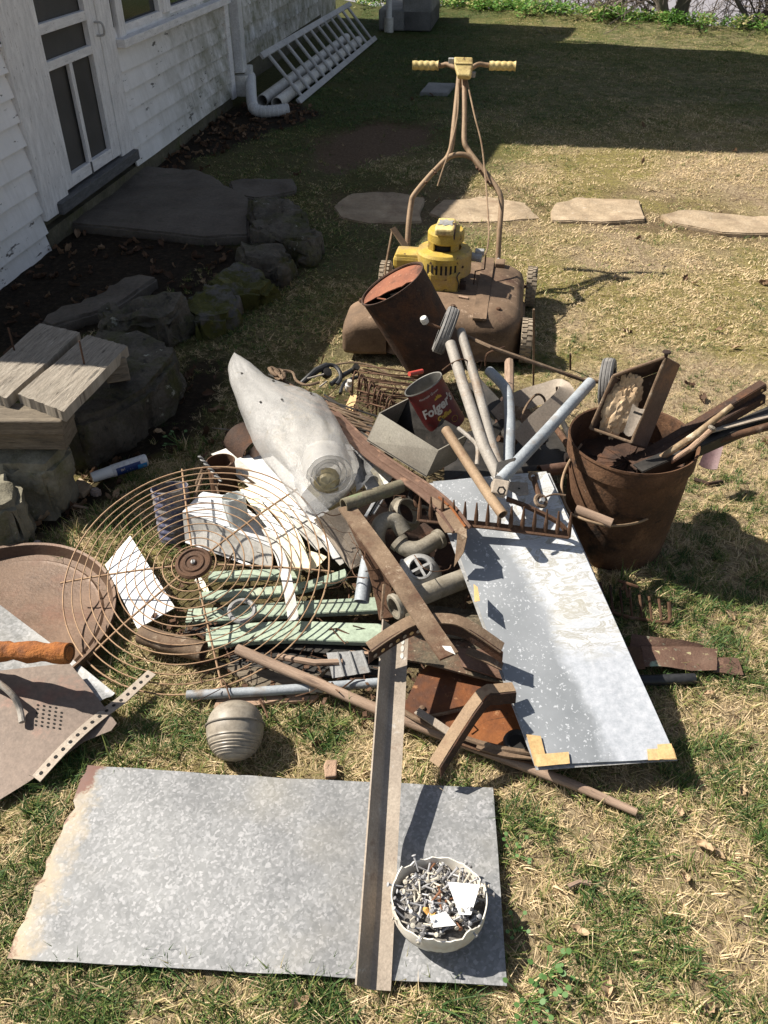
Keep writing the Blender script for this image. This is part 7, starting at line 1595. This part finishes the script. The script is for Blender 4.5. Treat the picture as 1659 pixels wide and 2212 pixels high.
scatter('lawn_tufts', tall, lay(x, y), zero3(len(x), .35), rng.uniform(.5, 1.1, len(x)), np.clip(rng.normal(.62, .2, len(x)), .1, 1), 'small green grass tufts dotted over the middle of the lawn', 'grass')
# dead leaves
def leaf_obj(nm, seed, L=.05, W=.026):
    r = np.random.default_rng(seed); b = MB(); nx, ny = 6, 4; vs = []
    for j in range(ny+1):
        for i in range(nx+1):
            t = i/nx; s_ = (j/ny-.5)*2; w = W*.5*math.sin(math.pi*min(1, t*.94+.03))**.8*(1+.18*math.sin(t*19+seed)); 
            vs.append(V((t-.5)*L, s_*w, .010*(s_*s_)*r.uniform(.8, 1.2)+.012*math.sin(t*3+seed)*.7+.003*r.standard_normal()))
    b.add(vs, [[j*(nx+1)+i, j*(nx+1)+i+1, (j+1)*(nx+1)+i+1, (j+1)*(nx+1)+i] for j in range(ny) for i in range(nx)]); return b
def leaf_proto(i):
    me = leaf_obj('l', i).mesh('leaf_kind', M_litter, Vector(), 60); at = me.attributes.new('br', 'FLOAT', 'POINT'); at.data.foreach_set('value', np.full(len(me.vertices), .5, np.float32)); return bpy.data.objects.new('leaf_kind', me)
lp = [leaf_proto(i) for i in range(5)]
x, y = sample(9000, -2.6, 2.4, .6, 8)
m1 = soft(x, y, Z_MULCH2, .12); m2 = soft(x, y, Z_BED, .1); m3 = soft(x, y, Z_FOUND, .12)
k = (rng.random(len(x)) < np.clip(m1*.75+m2*.35+m3*.8+.004, 0, 1)) & ~blocked(x, y); x, y = x[k], y[k]
scatter('leaf_litter', lp, lay(x, y, .008), np.stack([rng.uniform(-.7, .7, len(x)), rng.uniform(-.7, .7, len(x)), rng.uniform(0, 6.28, len(x))], -1), rng.uniform(.5, 1.25, len(x)), rng.uniform(.05, .75, len(x)), 'brown leaf litter between the border rocks and along the house', 'leaf litter')
LV = [(1600, 1710, .8, 'tan dead leaf right of the zinc panel corner'), (1250, 2012, .8, 'pale brown dead leaf right of the bowl'), (1310, 2135, .9, 'large curled dead leaf low in the right foreground'), (1530, 2180, .8, 'dead leaf near the lower right corner'), (1480, 1900, .8, 'curled dead leaf in the middle of the right foreground grass'), (1520, 1830, .9, 'twisted dead leaf near the right edge, left one of a close pair'), (1552, 1845, .7, 'twisted dead leaf near the right edge, right one of a close pair'), (648, 2168, .9, 'pale dead leaf in the grass below the big zinc sheet'), (1468, 1755, .7, 'small dead leaf right of the wooden handle tip'), (1575, 1335, .8, 'dead leaf on the lawn right of the wire rack'), (1530, 1500, .6, 'small dead leaf below the tin scraps'), (95, 1118, 1.0, 'curled dead leaf pair by the rock above the round tray'), (172, 1072, .8, 'dead leaf between the white tube and the grille'), (252, 1070, .9, 'curled brown dead leaf just below the white tube'), (300, 1130, .7, 'dead leaf under the upper left of the grille'), (345, 935, 1.0, 'dead leaf in the litter above the white tube'), (1330, 600, .9, 'dead leaf on the far lawn near the handlebar shadow'), (1500, 610, .8, 'dead leaf on the far lawn below the long path stone'), (1590, 750, .9, 'white edged dead leaf on the lawn near the right edge'), (1450, 700, .6, 'small dead leaf on the lawn beyond the bucket tray')]
lm = [leaf_obj('dead_leaf', 20+i, .05, .028).mesh('dead_leaf', M_leaf, Vector(), 60) for i in range(5)]
for i, (u, v, s_, lab) in enumerate(LV):
    p = P(u, v, .010); o = bpy.data.objects.new('dead_leaf', lm[i % 5]); COL.objects.link(o); o.location = p+Vector((0, 0, float(gz(p.x, p.y))+.004)); o.rotation_euler = (rng.uniform(-.4, .4), rng.uniform(-.4, .4), rng.uniform(0, 6.28)); o.scale = [s_*.75]*3
    tag(o, lab, 'leaf', 'dead leaves lying about')
# twigs
for i, (a, c, r_) in enumerate((((1228, 1915), (1275, 1908), .005), ((60, 1080), (190, 1098), .004), ((70, 1090), (130, 1078), .005))):
    p, q = P(*a, .012), P(*c, .014); rod('twig', [p, p.lerp(q, .5)+V(0, .004, .004), q], [r_, r_*.8, r_*1.1], M_wood_handle, ['short brown twig in the right foreground grass', 'long thin twig below the concrete lump', 'knobbly twig stub below the concrete lump'][i], 'twig', n=7)
# broad leaved weeds near the sheet
wl = MB()
def weed(u, v, n, s_, lab):
    o = thing('clover_weed', lab, 'weed', P(u, v)); p = P(u, v); q = MB()
    for i in range(n):
        a = rng.uniform(0, 6.28); r = rng.uniform(.01, .045)*s_; c = p+V(r*math.cos(a), r*math.sin(a), rng.uniform(.012, .035)); t = V(math.cos(a), math.sin(a), .2).normalized(); sd = V(-math.sin(a), math.cos(a), rng.uniform(-.3, .3))
        L = .0095*s_; pts = [c+t*L*x+sd*L*y for x, y in ((-.5, 0), (-.3, .42), (.15, .5), (.5, .2), (.55, 0), (.5, -.2), (.15, -.5), (-.3, -.42))]; b0 = len(q.v); q.add(pts, [[0, 1, 2, 3, 4, 5, 6, 7]]); q.tube([p, c-t*L*.5], .0009, 4)
    q.build('leaves', flat('weed_green_%d' % (len(bpy.data.materials)), (.07, .15, .035), .55), o, smooth=None)
for u, v, n, s_, lab in ((1108, 1845, 9, .8, 'small green weed at the right edge of the big zinc sheet'), (1180, 2100, 18, 1.1, 'broad leaved weed below right of the bowl'), (1140, 2165, 16, 1.0, 'broad leaved weed at the lower right corner of the zinc sheet'), (1110, 2010, 8, .8, 'little weed right of the bowl at the sheet edge'), (180, 1000, 7, 1.3, 'dark plantain weed by the rocks above the white tube'), (385, 960, 8, 1.2, 'low green weed between rocks and stove pipe')): weed(u, v, n, s_, lab)
# bank weeds
wp = []
def weed_proto(seed):
    r = np.random.default_rng(seed); v = []; f = []; br = []
    for i in range(26):
        a = r.uniform(0, 6.28); h = r.uniform(.02, .13); rad = r.uniform(0, .10); L = r.uniform(.035, .065); o = np.array([rad*math.cos(a), rad*math.sin(a), h]); d = np.array([math.cos(a), math.sin(a), r.uniform(-.5, .9)]); s = np.array([-math.sin(a), math.cos(a), r.uniform(-.5, .5)]); b0 = len(v); q = r.random()
        for p in (o, o+d*L*.4+s*L*.3, o+d*L, o+d*L*.4-s*L*.3): v.append(tuple(p)); br.append(q)
        f.append((b0, b0+1, b0+2, b0+3))
    me = bpy.data.meshes.new('w'); me.from_pydata(v, [], f); me.materials.append(M_weed); at = me.attributes.new('br', 'FLOAT', 'POINT'); at.data.foreach_set('value', np.array(br, np.float32)); return bpy.data.objects.new('w', me)
n = 2600; t = rng.uniform(-3, 9, n); w = rng.normal(.12, .26, n); bx_ = BANK0.x+BANKN.y*t+BANKN.x*w; by_ = BANK0.y-BANKN.x*t+BANKN.y*w
k = (bx_ > -.4) & (rng.random(n) < .3+.7*sstep(.35, .55, fbm(bx_, by_, .5, 5))); bx_, by_ = bx_[k], by_[k]
scatter('bank_weeds', [weed_proto(i) for i in range(5)], lay(bx_, by_), zero3(len(bx_), .2), rng.uniform(.45, 1.15, len(bx_)), np.clip(rng.normal(.62, .25, len(bx_)), 0, 1), 'bright green weeds along the top of the river bank', 'weeds')
# bare trees beyond the bank
M_tbark = mat('tree_bark', [(.10, .08, .065), (.17, .14, .115), (.24, .20, .17)], 8, .95, 0, .9, 18, coord='Object', stretch=(1, 1, .3), bd=.02)
def limb(b, p, d, r, L, depth, rr, minr=.004):
    pts = [p]; rs = [r]; n = 6
    for i in range(n):
        d = (d+Vector(rr.normal(0, .13, 3))).normalized(); p = p+d*L/n; pts.append(p); rs.append(max(minr*.6, r*(1-.5*(i+1)/n)))
        if depth > 0 and i > 0 and rr.random() < .75:
            nd = (d+Vector(rr.normal(0, .75, 3))).normalized(); limb(b, p, nd, max(minr, rs[-1]*.55), L*rr.uniform(.45, .75), depth-1, rr, minr)
    b.tube(pts, rs, 7 if r > .02 else 4, caps=False)
def tree(u, v, extra, stems, lab, seed, drop=.5):
    base = P(u, v, 0)+BANKN*extra; base.z = float(gz(base.x, base.y))-.1; rr = np.random.default_rng(seed)
    o = thing('bare_tree', lab, 'tree', base); tk = MB(); cr = MB()
    for d, r, L in stems:
        p = base.copy(); d = Vector(d).normalized(); pts = [p]; rs = [r*1.25]
        for i in range(9):
            d = (d+Vector(rr.normal(0, .04, 3))).normalized(); p = p+d*L/9; pts.append(p.copy()); rs.append(r*(1-.06*i))
            for _ in range(2): limb(cr, p, (d*.4+Vector(rr.normal(0, .9, 3))).normalized(), r*.22, L*.32, 3, rr)
        tk.tube(pts, rs, 12, caps=False)
    tk.build('trunk', M_tbark, o); cr.build('crown', M_tbark, o)
tree(1278, 20, .9, [((.02, .05, 1), .13, 5.0)], 'bare tree on the bank with one thick upright trunk', 1)
tree(1420, 62, .8, [((-.42, .1, 1), .075, 4.0), ((.10, .1, 1), .085, 4.6)], 'forked bare tree on the bank with two dark stems', 2)
tree(1500, 68, 1.0, [((.85, .2, .75), .06, 3.2), ((1.0, .1, .35), .04, 2.6)], 'leaning bare tree on the bank with branches reaching right', 3)
tree(1130, 14, 1.2, [((-.5, .2, .8), .03, 2.0), ((.4, .2, .8), .03, 2.2)], 'thin bare shrub on the bank left of the thick trunk', 4)
tree(1640, 88, 1.1, [((.2, .2, .9), .035, 2.6), ((-.6, .2, .7), .03, 2.2)], 'thin bare shrub at the right edge of the bank', 5)
bz = MB(); rr = np.random.default_rng(9)
for i in range(90):
    t = rr.uniform(-1, 8); w = rr.uniform(.5, 2.2); p = V(BANK0.x+BANKN.y*t+BANKN.x*w, BANK0.y-BANKN.x*t+BANKN.y*w, 0); p.z = float(gz(p.x, p.y)); limb(bz, p, Vector((rr.normal(0, .5), rr.normal(0, .3), 1)).normalized(), .012, rr.uniform(.6, 1.5), 2, rr, .003)
bz.build('bank_brush', M_tbark, label='tangle of thin bare twigs growing on the slope below the bank', cat='brush', kind='stuff', smooth=None)

# loose scrap crumbs between the bigger pieces
def crumbs():
    b = MB(); r = np.random.default_rng(5); poly = [(330, 1330), (420, 1000), (560, 870), (760, 810), (1080, 830), (1230, 930), (1230, 1120), (1300, 1300), (1150, 1600), (900, 1560), (480, 1500)]
    us = r.uniform(320, 1300, 2600); vs_ = r.uniform(800, 1620, 2600); ok = inpoly(us, vs_, poly); n = 0
    for u, v in zip(us[ok][:900], vs_[ok][:900]):
        p = P(u, v, r.uniform(.008, .05)); a = r.uniform(0, 6.28); k = r.random()
        d = V(math.cos(a), math.sin(a), r.uniform(-.25, .45)).normalized()
        if k < .5: L = r.uniform(.02, .09); q = p+d*L*.5+Vector(r.normal(0, .008, 3)); b.tube([p, q, p+d*L], r.uniform(.0009, .0026), 4)
        else:
            s_ = d.cross(Z).normalized(); L, W = r.uniform(.003, .012), r.uniform(.002, .007); b.poly([p-d*L-s_*W, p+d*L-s_*W*.6, p+d*L*.8+s_*W, p-d*L*.9+s_*W*.7], d.cross(s_)*.0015)
    b.build('scrap_crumbs', M_rust_mid, label='rust flakes, wire ends and crumbs filling the gaps of the junk pile', cat='scrap crumbs', kind='stuff', smooth=None)
    b = MB()
    for i in range(34):
        u, v = r.uniform(760, 900), r.uniform(850, 1250); p = P(u, v, r.uniform(.16, .22)); a = r.uniform(0, 6.28); pts = [p]
        for k in range(5): a += r.normal(0, .7); p = p+V(math.cos(a), math.sin(a), r.normal(0, .25))*r.uniform(.015, .04); pts.append(p)
        b.tube(smooth_pts(pts, 3), r.uniform(.0008, .0018), 4)
    b.build('wire_tangle', M_rust_mid, label='fine rusty wire tangled through the middle of the junk pile', cat='wire tangle', kind='stuff', smooth=None)
crumbs()
